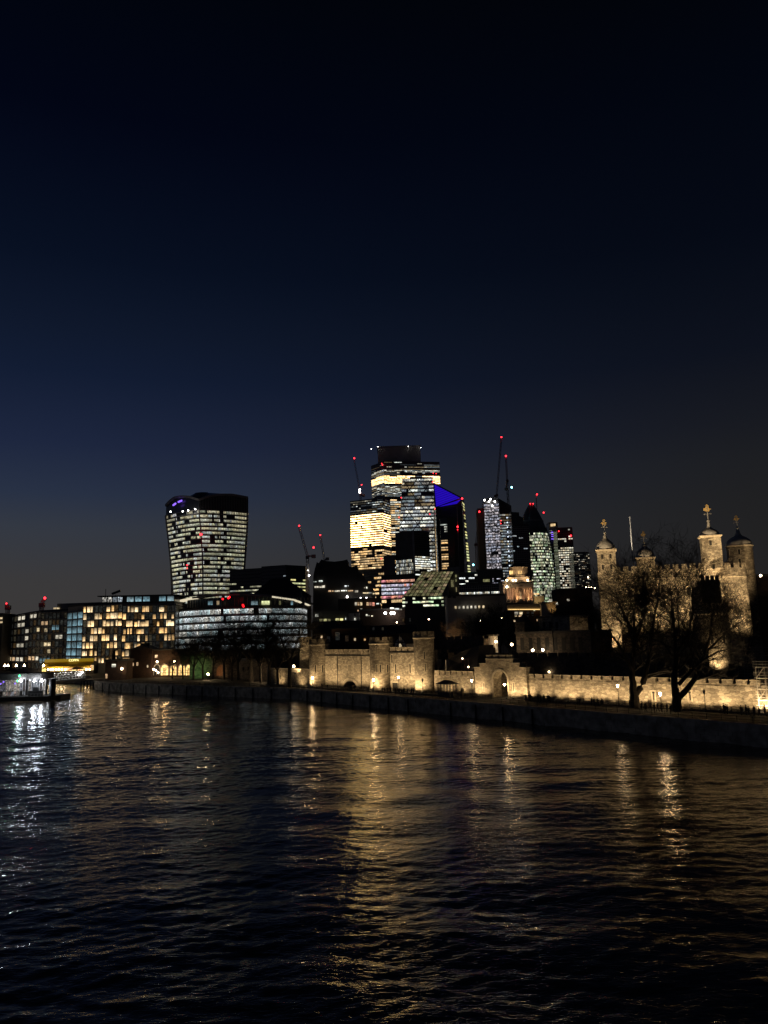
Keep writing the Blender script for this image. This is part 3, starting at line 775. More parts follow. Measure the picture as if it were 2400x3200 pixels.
pB = WP(1327, 2080, -.8); rB = abs(WP(1303, 2080, -.8)[0] - WP(1350, 2080, -.8)[0]) / 2 * .92
cB = C(WP(1327, 2080, rB * .3)[0], rB * .3, 0); zB, zBs = WP(1327, 1973, -.8)[1], WP(1327, 1995, -.8)[1]
t3 = thing('riverside_tower', Vector((cB.x, cB.y, WZ)), 'tallest floodlit drum tower beside the dark pitched roof', 'castle tower')
mb = MB(); mb.lathe(cB, [(rB * 1.04, WZ - .4), (rB, WZ + 1.2), (rB, zBs)], 28); mb.build('wall', M['stone'], t3, True)
mb = MB(); mb.lathe(cB, [(rB, zBs - .1), (rB + .3, zBs), (rB + .3, zBs + .3), (rB + .15, zBs + .32)], 28); mb.build('string_course', M['quoin'], t3)
mb = MB(); mb.lathe(cB, [(rB + .14, zBs + .3), (rB + .14, zB - .9)], 28); mb.build('parapet', M['stone'], t3, True)
for i in range(10):
    mb = MB(); a = 2 * math.pi * i / 10 + .3; pts = []
    for rr in (rB + .14, rB - .5):
        for t in (-.25, -.08, .08, .25): pts.append((cB.x + rr * math.cos(a + t), cB.y + rr * math.sin(a + t)))
    mb.prism(pts[:4] + pts[4:][::-1], zB - .9, zB); mb.build('merlon', M['stone'], t3)
for px, py in ((1326, 2048), (1329, 2085)): round_slit(t3, cB, rB, px, py, .32, 2.0)
# wall piece between the round and the square tower
uw0, uw1 = WP(1219, 2080, 0)[0], WP(1296, 2080, 0)[0]
zw, zws = WP(1258, 2024, 0)[1], WP(1258, 2040, 0)[1]
wp = thing('curtain_wall', C((uw0 + uw1) / 2, 0, WZ), 'floodlit stone wall below the half-timbered gable, joining two drum towers', 'castle wall')
mb = MB(); mb.cbox(uw1, uw0, 0, 5, WZ - .4, zws); mb.build('wall', M['stone'], wp)
mb = MB(); mb.cbox(uw1, uw0, -.2, 1, zws + .002, zws + .28); mb.build('string_course', M['slit'], wp)
mb = MB(); mb.cbox(uw1, uw0, -.08, .8, zws + .28, zw - .9); mb.build('parapet', M['stone'], wp)
crenels(wp, uw1, uw0, -.08, .6, zw - .9, .9, 2.2, .5, M['stone'])
for px, py, w, h in ((1225, 2059, .8, 2.6), (1237, 2090, .8, 3.0), (1282, 2088, .8, 3.0)): u, z = WP(px, py, 0); slit(wp, u, z, 0, w * .8, h * .9, .22, name='window_slit')
u, z = WP(1235, 2143, 0); mb = MB(); mb.cbox(u - 1.2, u + 1.2, -.06, .2, WZ, z + .9); d_ = mb.build('low_door', M['slit'], wp)
mb = MB(); mb.cbox(u - 1.45, u + 1.45, -.12, .2, z + .902, z + 1.2); mb.build('lintel', M['quoin'], d_)
# low wall at the dark end
zl = WP(920, 2091, 0)[1]; ul0, ul1 = WP(835, 2120, 0)[0], WP(981, 2120, 0)[0]
lw = thing('low_wall', C((ul0 + ul1) / 2, 0, WZ), 'low rubble wall with two small white framed windows beside the narrow tower', 'castle wall')
mb = MB(); mb.cbox(ul1, ul0, 0, 1.6, WZ - .4, zl); mb.build('wall', M['stone'], lw)
mb = MB(); mb.cbox(ul1, ul0, -.1, 1.7, zl + .002, zl + .2); mb.build('coping', M['quoin'], lw)
for px in (865, 878): u, z = WP(px, 2117, 0); slit(lw, u, z, 0, .9, 1.5, .2, name='window')
mb = MB(); pz = C(WP(918, 2082, -.3)[0], -.3, WP(918, 2082, -.3)[1]); mb.ball(pz, .4, 10); mb.build('lantern', M['lampw'], lw, True)
mb = MB(); mb.bar(pz, (pz.x, pz.y, zl), .12); mb.build('lantern_post', M['black'], lw)
# round tower behind the narrow tower, tree shadow on its face
D_b = atD(958, 2080, 285); rb = 21 * 285 / 2400
bt = thing('round_tower', Vector((D_b.x, D_b.y, WZ)), 'pale round bell tower half hidden by bare branches behind the narrow tower', 'castle tower')
ztb = atD(958, 1990, 285).z
mb = MB(); mb.lathe(D_b, [(rb * 1.12, WZ), (rb * 1.04, WZ + 5), (rb, WZ + 8), (rb, ztb - 1)], 28); mb.build('wall', M['stone'], bt, True)
mb = MB(); mb.lathe(D_b, [(rb + .1, ztb - 1.0), (rb + .1, ztb), (rb - .4, ztb)], 28); mb.build('parapet', M['stone'], bt)
round_slit(bt, D_b, rb, 960, 2000, .7, 1.6)

# ---- half-timbered gable and roofs behind the front
v = 8
ua, za = WP(1234, 2023, v); ub, _ = WP(1269, 2023, v); uapx, zapx = WP(1250, 1984, v)
um = (ua + ub) / 2
ht = thing('half_timbered_house', C(um, v, WZ), 'small half-timbered gabled house behind the crenels', 'house')
mb = MB(); mb.slab([C(ua, v, WZ), C(ua, v, za + 1.5), C(um, v, zapx), C(ub, v, za + 1.5), C(ub, v, WZ)], WN * 7); mb.build('gable_wall', M['white'], ht)
mb = MB()
for a, b in (((ua, za + 1.5), (um, zapx)), ((ub, za + 1.5), (um, zapx)), ((ua, za + 1.5), (ub, za + 1.5)), ((ua, WZ + 2), (ua, za + 1.5)), ((ub, WZ + 2), (ub, za + 1.5)), ((um, za + 1.5), (um, zapx)),
             ((ua, za - .5), (um, za + 1.5)), ((ub, za - .5), (um, za + 1.5)), ((um + .9, za - 1), (um + .9, za + 3)), ((um - .9, za - 1), (um - .9, za + 3))):
    mb.bar(C(a[0], v - .05, a[1]), C(b[0], v - .05, b[1]), .28)
mb.build('timber_frame', M['black'], ht)
mb = MB()
for s, uu in ((1, ua), (-1, ub)):
    e0 = C(uu + .5 * (1 if uu > um else -1), v - .5, za + 1.0); e1 = C(um, v - .5, zapx + .25)
    mb.slab([e0, e1, e1 + WN * 8, e0 + WN * 8], (0, 0, .25))
mb.build('roof', M['slate'], ht)
mb = MB(); mb.cbox(um - .6, um + .6, v - .04, v + .2, za - .2, za + 1.2); w_ = mb.build('window', W['flat'], ht)
spot(C(um + 1, v - 4.5, za - 2.5), C(um, v, zapx - 1.5), 900, R(90), parent=ht)

# ---- dark pitched roofs between the square tower and the gate
rf = thing('pitched_roof_range', C(GU(1410, 6), 6, WZ), 'long dark tiled roof sloping up behind the short curtain wall', 'building')
r1 = [WP(1334, 2094, 5), WP(1400, 2058, 9), WP(1437, 2037, 9), WP(1490, 2017, 9), WP(1490, 2094, 5)]
mb = MB(); mb.slab([C(r1[0][0], 5, r1[0][1]), C(r1[1][0], 9, r1[1][1]), C(r1[2][0], 9.5, r1[2][1]), C(r1[3][0], 10, r1[3][1]), C(r1[4][0], 5, r1[4][1])], WN * 6); mb.build('roof', M['slate'], rf)
mb = MB(); mb.cbox(r1[4][0], r1[0][0], 5.05, 11, WZ, r1[0][1] - .05); mb.build('wall', M['stoned'], rf)
for px, py in ((1397, 2080), (1371, 2078)):
    u, z = WP(px, py, 5.5); mb = MB(); mb.cbox(u - .2, u + .2, 5, 6.5, z - 1.6, z + 1.6); mb.build('vent_pipe', M['greyb'], rf)
sf = thing('small_scaffold', C(GU(1453, 4), 4, WZ), 'small rusty scaffold tower with lamp in front of the dark tiled roof', 'scaffold')
mb = MB()
for px in (1443, 1453, 1464):
    u, z = WP(px, 2095, 4); _, zt_ = WP(px, 2055, 4); mb.bar(C(u, 4, WZ + 3), C(u, 4, zt_), .12)
for py in (2060, 2072, 2084):
    u, z = WP(1443, py, 4); u2, _ = WP(1464, py, 4); mb.bar(C(u, 4, z), C(u2, 4, z), .12)
mb.build('poles', M['crane'], sf)
for px, py in ((1445, 2058), (1464, 2084)): u, z = WP(px, py, 3.8); mb = MB(); mb.ball(C(u, 3.8, z), .16, 8); mb.build('lamp', M['lampw'], sf)

# ---- inner curtain, always in shade
def inner(px0, px1, ytop, v, name, label, mat, cren=True, th=2.5, cat='castle wall', mw=2.2, gw=.9):
    u0_, z = WP(px0, ytop, v); u1_, _ = WP(px1, ytop, v); z = WP((px0 + px1) / 2, ytop, v)[1]
    root = thing(name, C((u0_ + u1_) / 2, v, WZ), label, cat)
    mb = MB(); mb.cbox(u1_, u0_, v, v + th, WZ, z - (1.0 if cren else 0)); mb.build('wall', mat, root)
    if cren: crenels(root, u1_, u0_, v, v + .7, z - 1, 1, mw, gw, mat, cap=False)
    return root
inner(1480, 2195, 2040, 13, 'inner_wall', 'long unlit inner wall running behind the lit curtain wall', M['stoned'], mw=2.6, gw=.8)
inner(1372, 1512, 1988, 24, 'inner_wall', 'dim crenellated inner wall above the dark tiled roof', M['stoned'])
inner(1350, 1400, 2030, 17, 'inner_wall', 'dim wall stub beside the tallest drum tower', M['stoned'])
u, z = WP(1711, 2100, 12); mb = MB(); mb.ball(C(u, 12.6, z), .22, 8)
lt = thing('wall_lantern', C(u, 12.6, z), 'tiny wall lantern glowing above the curtain wall beside a dark pointed arch', 'lamp'); mb.build('bulb', M['lampw'], lt)
mb = MB(); mb.bar(C(u, 12.6, z + .2), C(u, 13, z + .5), .08); mb.build('bracket', M['black'], lt)
# lit pale wall with a lamp
u0_, z0_ = WP(1529, 2038, 26); u1_, _ = WP(1546, 2038, 26); _, zt_ = WP(1543, 1987, 26)
pw = thing('lit_gable', C((u0_ + u1_) / 2, 26, WZ), 'narrow amber-lit gable wall with a single bracket lamp', 'building')
mb = MB(); mb.cbox(u1_, u0_, 26, 27.6, WZ, zt_); mb.build('wall', M['white'], pw)
mb = MB(); mb.slab([C(u0_ + .4, 25.6, zt_ + .002), C(u1_ - .4, 25.6, zt_ + .002), C(u1_ - .4, 28, zt_ + .002), C(u0_ + .4, 28, zt_ + .002)], (0, 0, .5)); mb.build('roof', M['dark'], pw)
lp = WP(1550, 2005, 24.8); mb = MB(); mb.ball(C(lp[0], 24.8, lp[1]), .35, 10); mb.build('lamp', M['lampw'], pw)
mb = MB(); mb.bar(C(lp[0], 24.8, lp[1]), C(lp[0], 26.1, lp[1] + .4), .1); mb.build('bracket', M['black'], pw)
lpd = bpy.data.lights.new('lamp_light', 'POINT'); lpd.energy = 300; lpd.color = (1, .6, .25); lpd.shadow_soft_size = .4
lpo = bpy.data.objects.new('lamp_light', lpd); COL.objects.link(lpo); lpo.parent = pw; lpo.location = C(lp[0], 24.3, lp[1]) - wloc(pw)
u, z = WP(1542, 2032, 26); mb = MB(); mb.cbox(u - .7, u + .7, 25.95, 26.2, z - 2, z + .8); mb.build('door', M['slit'], pw)
# dark barrack range with lamps in front
br_u0, br_z = WP(1612, 1981, 30); br_u1, _ = WP(1845, 1981, 30)
br = thing('stone_barrack', C((br_u0 + br_u1) / 2, 30, WZ), 'low dim stone range with tall windows behind a row of glowing lamps', 'building')
mb = MB(); mb.cbox(br_u1, br_u0, 30, 40, WZ, br_z); mb.build('wall', M['stoned'], br)
mb = MB(); mb.cbox(br_u1 - .3, br_u0 + .3, 29.7, 40.3, br_z + .002, br_z + .6); mb.build('cornice', M['dark'], br)
for px in range(1632, 1840, 26):
    u, z = WP(px, 2012, 30); mb = MB(); mb.cbox(u - .7, u + .7, 29.97, 30.3, z - 1.8, z + 1.8); w_ = mb.build('window', M['slit'], br)
    mb = MB(); mb.cbox(u - .95, u + .95, 29.9, 30.2, z + 1.802, z + 2.1); mb.build('lintel', M['stoned'], w_)
br2_u0, br2_z = WP(1660, 1932, 38); br2_u1, _ = WP(1760, 1932, 38)
b2 = thing('stone_house', C((br2_u0 + br2_u1) / 2, 41, WZ), 'dim pale stone house in front of the floodlit domed monument', 'building')
mb = MB(); mb.cbox(br2_u1, br2_u0, 41, 50, WZ, br2_z); mb.build('wall', M['stone'], b2)
mb = MB(); mb.cbox(br2_u1 - .3, br2_u0 + .3, 40.7, 50.3, br2_z + .002, br2_z + .5); mb.build('cornice', M['dark'], b2)
for px in (1680, 1700, 1720, 1740):
    for py in (1953, 1974):
        u, z = WP(px, py, 41); mb = MB(); mb.cbox(u - .5, u + .5, 40.97, 41.3, z - .9, z + .9); mb.build('window', M['slit'], b2)
dt = thing('dark_tower', C(WP(1622, 1990, 36)[0], 36, WZ), 'small dark square turret with pointed cap before the monument', 'castle tower')
ua, zt_ = WP(1609, 1945, 36); ub, _ = WP(1638, 1945, 36)
mb = MB(); mb.cbox(ub, ua, 36, 40, WZ, zt_); mb.build('wall', M['stoned'], dt)
mb = MB(); cc = C((ua + ub) / 2, 38, 0); _, zsp_ = WP(1622, 1914, 36); mb.lathe(cc, [(2.3, zt_ + .01), (1.2, zt_ + 1.6), (.3, zt_ + 2.2), (.15, zsp_), (.01, zsp_ + .6)], 8); mb.build('cap', M['slate'], dt)
# ---- the great keep
KL = atD(1868, 1800, 252); KR = atD(2318, 1800, 240)
kd = Vector((KR.x - KL.x, KR.y - KL.y, 0)); klen = kd.length; kd.normalize(); kn = Vector((-kd.y, kd.x, 0))   # kn points away from the river
KZ = 8.0
def K(a, b, z): p = Vector((KL.x, KL.y, 0)) + kd * a + kn * b; return Vector((p.x, p.y, z))
def KP(px, py, b=0.0):
    d = ray(px, py); o = Vector((KL.x, KL.y, 0)) + kn * b
    t = (o - CAMP).dot(kn) / d.dot(kn); p = CAMP + d * t
    return (p - Vector((KL.x, KL.y, 0))).dot(kd), p.z
class KB(MB):
    def kbox(s, a0, a1, b0, b1, z0, z1):
        q = [(a0, b0), (a1, b0), (a1, b1), (a0, b1)]
        s.mesh8([K(a, b, z0) for a, b in q] + [K(a, b, z1) for a, b in q])
keep = thing('castle_keep', K(klen / 2, 15, KZ), 'great floodlit stone keep with four domed corner turrets and gilded weathervanes', 'castle')
zwt = KP(2100, 1766)[1]
kdep = 30.0
b = KB(); b.kbox(0, klen, 0, kdep, KZ - 5, zwt - 1.3); b.build('wall', M['stonew'], keep)
b = KB(); b.kbox(-.06, klen + .06, -.07, kdep, zwt - 4.2, zwt - 3.95); b.build('string_course', M['quoin'], keep)
# flat buttresses
for a in np.linspace(6.5, klen - 6.5, 6):
    b = KB(); b.kbox(a - .8, a + .8, -.55, .1, KZ - 5, zwt - 4.25); b.build('buttress', M['stonew'], keep)
rz = math.atan2(kd.y, kd.x)
q = MB(); q.box(-.5, .5, -.5, .5, 0, 1); mer = mesh_of(q, 'merlon', M['stonew'])
n = 17
for i in range(n):
    a = klen * (i + .5) / n
    place('merlon', mer, keep, K(a, .4, zwt - 1.3), rz, (klen / n * .66, .8, 1.5))
for i in range(10):
    place('merlon', mer, keep, K(klen - .4, 3 + i * 2.7, zwt - 1.3), rz, (.8, 1.75, 1.5))
# windows in two tiers
for row, (za, hh, ww_) in enumerate(((zwt - 8.5, 2.6, 1.3), (zwt - 16, 2.6, 1.3), (zwt - 22, 1.6, .8))):
    for a in np.linspace(9.8, klen - 9.8, 5):
        b = KB(); b.kbox(a - ww_ / 2, a + ww_ / 2, -.03, .5, za - hh / 2, za + hh / 2); w_ = b.build('window', M['slit'], keep)
        b = KB(); b.kbox(a - ww_ / 2 - .25, a - ww_ / 2, -.12, .3, za - hh / 2, za + hh / 2); b.kbox(a + ww_ / 2, a + ww_ / 2 + .25, -.12, .3, za - hh / 2, za + hh / 2)
        b.kbox(a - ww_ / 2 - .25, a + ww_ / 2 + .25, -.14, .3, za + hh / 2, za + hh / 2 + .4); b.build('surround', M['quoin'], w_)
def ogee(c, r, z, hd, hn):
    """lead cap: swelling dome drawn up into a spike, ball, gilded vane"""
    prof = [(r * 1.0, z), (r * 1.02, z + hd * .12), (r * .98, z + hd * .3), (r * .84, z + hd * .52), (r * .60, z + hd * .72), (r * .38, z + hd * .86), (r * .24, z + hd * .98),
            (r * .17, z + hd * 1.2), (r * .13, z + hd + hn * .72), (.1, z + hd + hn)]
    return prof
def turret(px0, px1, yeave, ydome, yball, yvane, D, dk=0.0, zb=None, rnd=False, sym=None, lit='finial'):
    p = atD((px0 + px1) / 2, yeave, D); s = (px1 - px0) * D / F * math.sqrt(1); c = Vector((p.x, p.y, 0))
    ze = p.z; zd = atD((px0 + px1) / 2, ydome, D).z; zbl = atD((px0 + px1) / 2, yball, D).z; zv = atD((px0 + px1) / 2, yvane, D).z
    zb = zb or zwt - 2
    mb = KB()
    def sq(h, z0, z1, mbx): mbx.mesh8([c + kd * a * h + kn * b_ * h + Vector((0, 0, z)) for z in (z0, z1) for a, b_ in ((-1, -1), (1, -1), (1, 1), (-1, 1))])
    h = s / 2
    if rnd: mb.lathe(c, [(h, zb), (h, ze)], 24)
    else: sq(h, zb, ze, mb)
    t = mb.build('turret', M['stonew'], keep, rnd)
    mb = KB()
    if rnd: mb.lathe(c, [(h + .05, ze - .1), (h + .35, ze + .05), (h + .35, ze + .4), (h + .1, ze + .45)], 24)
    else: sq(h + .45, ze + .002, ze + .35, mb); sq(h + .2, ze - .3, ze, mb)
    mb.build('cornice', M['quoin'], t)
    rr = h * (1.0 if rnd else 1.06)
    mb = MB(); mb.lathe(c, ogee(c, rr, ze + .36, zd - ze - .36, zbl - zd), 16 if not rnd else 24); mb.build('dome', M['lead'], t, True)
    mb = MB(); mb.ball((c.x, c.y, zbl), .5, 10); mb.lathe(c, [(.13, zbl), (.1, zv - .4)], 6)
    H = zv - zbl
    for zz, L in ((zbl + H * .42, .95),):
        mb.bar(c + kd * -L + Vector((0, 0, zz)), c + kd * L + Vector((0, 0, zz)), .08)
        for sgn in (-1, 1): mb.ball(tuple(c + kd * L * sgn + Vector((0, 0, zz))), .17, 6)
    mb.build('finial', M['lead'], t)
    mb = MB(); zz = zbl + H * .56
    out = [(-.75, .45), (-.25, .1), (.35, 0), (.45, .5), (.8, .75), (.45, .95), (.3, 1.25), (.35, 1.75), (.0, 2.2), (-.3, 1.75), (-.2, 1.25), (-.7, 1.0)]
    k = H * .46 / 2.2
    mb.slab([c + kd * (x * k * 1.35) + Vector((0, 0, zz + y * k)) for x, y in out], kn * .12); mb.build('weathervane', M['gilt'], t)
    # openings
    def opn(fx, z, w, hgt):
        if rnd: return
        pc = c - kn * h + kd * fx * h
        mbx = MB(); mbx.mesh8([pc + kd * a + kn * b_ + Vector((0, 0, zz_)) for zz_ in (z - hgt / 2, z + hgt / 2) for a, b_ in ((-w / 2, -.03), (w / 2, -.03), (w / 2, .3), (-w / 2, .3))])
        w_ = mbx.build('turret_window', M['slit'], t)
        mbx = MB(); mbx.mesh8([pc + kd * a + kn * b_ + Vector((0, 0, zz_)) for zz_ in (z + hgt / 2, z + hgt / 2 + .25) for a, b_ in ((-w / 2 - .2, -.1), (w / 2 + .2, -.1), (w / 2 + .2, .3), (-w / 2 - .2, .3))]); mbx.build('window_head', M['quoin'], w_)
    return t, c, h, ze, opn
T1 = turret(1866, 1921, 1722, 1682, 1666, 1622, 248, zb=KZ)
for fx in (-.45, .45):
    T1[4](fx, T1[3] - 2.0, .6, 1.5); T1[4](fx, T1[3] - 5.4, .6, 1.5)
T2 = turret(1990, 2043, 1747, 1707, 1697, 1660, 276)
T3 = turret(2190, 2246, 1679, 1648, 1628, 1576, 240)
T3[4](-.1, T3[3] - 2.0, .7, 1.6); T3[4](0, T3[3] - 9.4, .7, 1.6)
T4 = turret(2272, 2348, 1709, 1671, 1650, 1610, 262, rnd=True, zb=KZ)
for px, py in ((2277, 1726), (2310, 1724), (2312, 1754), (2278, 1752)): round_slit(T4[0], T4[1], T4[2], px, py, .7, 1.7)
# the bowed chapel end projecting at the right
ca, _ = KP(2288, 1800, -1); zc_ = KP(2288, 1762, -1)[1]
cc = K(ca, 3.5, 0)
mb = MB(); mb.lathe(cc, [(5.2, KZ - 4), (4.9, KZ + 6), (4.8, zc_ - 1.2)], 28); mb.build('apse', M['stonew'], keep, True)
for i in range(11):
    a = 2 * math.pi * i / 11 + .2; pts = []
    for rr in (4.85, 4.1):
        for t in (-.18, 0, .18): pts.append((cc.x + rr * math.cos(a + t), cc.y + rr * math.sin(a + t)))
    mb = MB(); mb.prism(pts[:3] + pts[3:][::-1], zc_ - 1.2, zc_ + .3); mb.build('merlon', M['stonew'], keep)
mb = MB(); mb.lathe(cc, [(4.8, zc_ - 4.2), (4.87, zc_ - 4.1), (4.87, zc_ - 3.9), (4.8, zc_ - 3.7)], 28); mb.build('apse_string_course', M['quoin'], keep)
# flagpole on the roof
fb = atD(1980, 1775, 262); ft = atD(1970.5, 1617, 262)
fp = thing('flagpole', Vector((fb.x, fb.y, zwt - 2)), 'tall bare white flagpole standing on the keep roof', 'flagpole')
mb = MB(); mb.tube([(fb.x, fb.y, zwt - 2), (fb.x, fb.y, (zwt + ft.z) / 2), (fb.x, fb.y, ft.z)], [.24, .22, .19], 8); mb.build('pole', M['white'], fp)
mb = MB(); mb.ball((fb.x, fb.y, ft.z + .15), .26, 8); mb.build('finial', M['white'], fp)

# ---- dark wall tower before the keep and the lit round tower
dk = atD(2224, 1860, 215); hw = 30 * 215 / F
kt = thing('dark_battlemented_tower', Vector((dk.x, dk.y, WZ)), 'unlit battlemented tower standing against the keep wall', 'castle tower')
zk = atD(2224, 1798, 215).z
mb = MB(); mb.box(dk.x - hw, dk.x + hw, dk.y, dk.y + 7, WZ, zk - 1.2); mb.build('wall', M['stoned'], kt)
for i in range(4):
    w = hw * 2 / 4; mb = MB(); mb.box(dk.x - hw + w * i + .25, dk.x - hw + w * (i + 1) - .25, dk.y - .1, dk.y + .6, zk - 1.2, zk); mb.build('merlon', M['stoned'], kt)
lc = atD(2234, 2050, 192); lr = 50 * 192 / F
lan = thing('round_tower', Vector((lc.x, lc.y, WZ)), 'broad round tower lit warm from below behind the right-hand tree', 'castle tower')
zlt = atD(2234, 1888, 192).z
mb = MB(); mb.lathe(lc, [(lr * 1.08, WZ), (lr * 1.02, WZ + 6), (lr, WZ + 9), (lr, zlt - 1)], 32); mb.build('wall', M['stone'], lan, True)
mb = MB(); mb.lathe(lc, [(lr, zlt - 2.6), (lr + .2, zlt - 2.5), (lr + .2, zlt - 2.2), (lr, zlt - 2.1)], 32); mb.build('string_course', M['quoin'], lan)
for i in range(14):
    a = 2 * math.pi * i / 14; pts = []
    for rr in (lr + .02, lr - .6):
        for t in (-.15, 0, .15): pts.append((lc.x + rr * math.cos(a + t), lc.y + rr * math.sin(a + t)))
    mb = MB(); mb.prism(pts[:3] + pts[3:][::-1], zlt - 1, zlt + .2); mb.build('merlon', M['stone'], lan)
for px, py, h in ((2262, 1993, 2.6), (2225, 1998, 2.2)): round_slit(lan, lc, lr, px, py, .7, h)
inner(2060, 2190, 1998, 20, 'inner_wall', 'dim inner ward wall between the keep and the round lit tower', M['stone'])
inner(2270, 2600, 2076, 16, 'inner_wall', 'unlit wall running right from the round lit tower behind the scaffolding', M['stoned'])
# dark trees/buildings right of the keep: a slate-roofed block
q0 = block('slate_roof_block', 'dark flat-topped block right of the round domed turret', [(2335, 300), (2560, 290)], 1800, M['brickd'], 25)
for px in (2357, 2377): beacon(q0[0], px, 1799, 289, .45, 'lampw', 'roof_lamp')

# ---- scaffolds at the right
def scaffold(name, label, px0, px1, py0, py1, v, nx, nz, mat, boards):
    ua, zb = WP(px0, py1, v); ub, _ = WP(px1, py1, v); _, zt_ = WP((px0 + px1) / 2, py0, v); zb = max(zb, WZ)
    root = thing(name, C((ua + ub) / 2, v, zb), label, 'scaffolding')
    for dv in (0, 1.3):
        for i in range(nx + 1):
            u = ua + (ub - ua) * i / nx; mb = MB(); mb.bar(C(u, v + dv, zb), C(u, v + dv, zt_), .09); mb.build('upright', mat, root)
    for k in range(nz + 1):
        z = zb + (zt_ - zb) * k / nz
        mb = MB()
        for dz in (0, .5, 1.0):
            mb.bar(C(ua + .5, v, z + dz), C(ub - .5, v, z + dz), .07)
        mb.build('ledger', mat, root)
        if boards:
            mb = MB(); mb.cbox(min(ua, ub), max(ua, ub), v + .06, v + 1.25, z - .12, z - .04); mb.build('deck_board', M['white'], root)
    mb = MB()
    for i in range(nx):
        u = ua + (ub - ua) * i / nx; u2 = ua + (ub - ua) * (i + 1) / nx
        for k in range(nz):
            z = zb + (zt_ - zb) * k / nz; z2 = zb + (zt_ - zb) * (k + 1) / nz
            if (i + k) % 2: mb.bar(C(u, v - .06, z), C(u2, v - .06, z2), .07)
    mb.build('braces', mat, root)
M['scaf'] = plain('galvanised_tube', (.5, .47, .42), .5, metal=.3)
scaffold('wall_scaffold', 'bright galvanised scaffold against the curtain wall lit from below', 2374, 2460, 2085, 2222, -1.6, 3, 4, M['scaf'], True)
scaffold('upper_scaffold', 'thin dim scaffold lifts rising behind the curtain wall', 2300, 2480, 2040, 2120, 6, 6, 5, M['greyb'], False)

# ---- riverside lamps
def street_lamp(px, ytop, v, label, lit=True, group='wharf street lamps', glow='lamp'):
    u, zt_ = WP(px, ytop, v)
    p = C(u, v, WZ)
    root = thing('street_lamp', p, label, 'street lamp', group)
    mb = MB(); mb.lathe(p, [(.22, WZ), (.2, WZ + .5), (.1, WZ + .7), (.07, WZ + 1.2), (.055, zt_ - .5)], 8); mb.bar(p + WT * .4 + Vector((0, 0, zt_ - WZ - .95)), p - WT * .4 + Vector((0, 0, zt_ - WZ - .95)), .06); mb.build('post', M['black'], root)
    mb = MB(); mb.lathe(p, [(.12, zt_ - .5), (.28, zt_ + .12)], 6); mb.build('glass', M[glow] if lit else M['glass'], root)
    mb = MB(); mb.lathe(p, [(.33, zt_ + .125), (.2, zt_ + .35), (.06, zt_ + .45), (.05, zt_ + .6), (.01, zt_ + .62)], 6); mb.build('cap', M['black'], root)
    if lit:
        l = bpy.data.lights.new('lamp_light', 'POINT'); l.energy = 12; l.color = (1, .68, .36); l.shadow_soft_size = .25
        o = bpy.data.objects.new('lamp_light', l); COL.objects.link(o); o.parent = root; o.location = Vector((0, 0, zt_ - WZ + .0)) + Vector((-.55 * WN.x, -.55 * WN.y, 0))
    return root
street_lamp(976, 2117, -4, 'lit lantern post in front of the narrow riverside tower')
street_lamp(1167, 2124, -4, 'lit lantern post at the foot of the round drum tower')
street_lamp(1245, 2115, -4, 'lit lantern post in front of the low square door', glow='lampd')
street_lamp(1320, 2126, -4, 'unlit lantern post before the tallest drum tower', False)
street_lamp(1474, 2125, -5, 'lit lantern post by the stepped gate and ticket hut', glow='lampd')
street_lamp(1930, 2141, -4, 'lit lantern post beside the forked tree in front of the curtain wall', glow='lampd')
street_lamp(2063, 2166, -4.5, 'lit lantern post standing between the two big trees')
street_lamp(2200, 2162, -4.5, 'unlit lantern post right of the leaning tree', False)
def globe(px, py, D, label, r=.4, power=60, col=(1, .7, .4), zfoot=WZ):
    p = atD(px, py, D); root = thing('lamp_post', (p.x, p.y, zfoot), label, 'street lamp', 'lamps on posts')
    mb = MB(); mb.ball(p, r, 10); mb.build('globe', M['lamp' if px < 900 else 'lampw'], root, True)
    mb = MB(); mb.lathe(p, [(.16, zfoot), (.07, zfoot + 1), (.05, p.z - r * .7)], 6); mb.build('post', M['black'], root)
    if power:
        l = bpy.data.lights.new('lamp_light', 'POINT'); l.energy = power; l.color = col; l.shadow_soft_size = .3
        o = bpy.data.objects.new('lamp_light', l); COL.objects.link(o); o.parent = root; o.location = Vector((0, -.8, p.z - zfoot + .1))
for px, py, D, lab in ((1599, 2014, 232, 'glowing globe lamp next to the amber gable'), (1665, 2032, 226, 'globe lamp left of the slim pale tree trunk'),
                       (1696, 2031, 225, 'globe lamp right of the slim pale tree trunk'), (1776, 2031, 222, 'lone globe lamp at the middle of the dim stone range'),
                       (1814, 2008, 226, 'brightest of three globe lamps clustered by the keep'), (1835, 2005, 232, 'upper globe lamp of the cluster by the keep'),
                       (1828, 2023, 224, 'lower globe lamp of the cluster by the keep'), (1860, 2033, 222, 'tiny far globe lamp at the foot of the keep')):
    globe(px, py, D, lab, .38 if px < 1850 else .15, 90)
globe(840, 2106, 300, 'glowing lamp under the bare trees beside the low rubble wall', .4, 150)
globe(650, 2107, 330, 'glowing lamp on the green-lit lawn before the vaults', .4, 150)

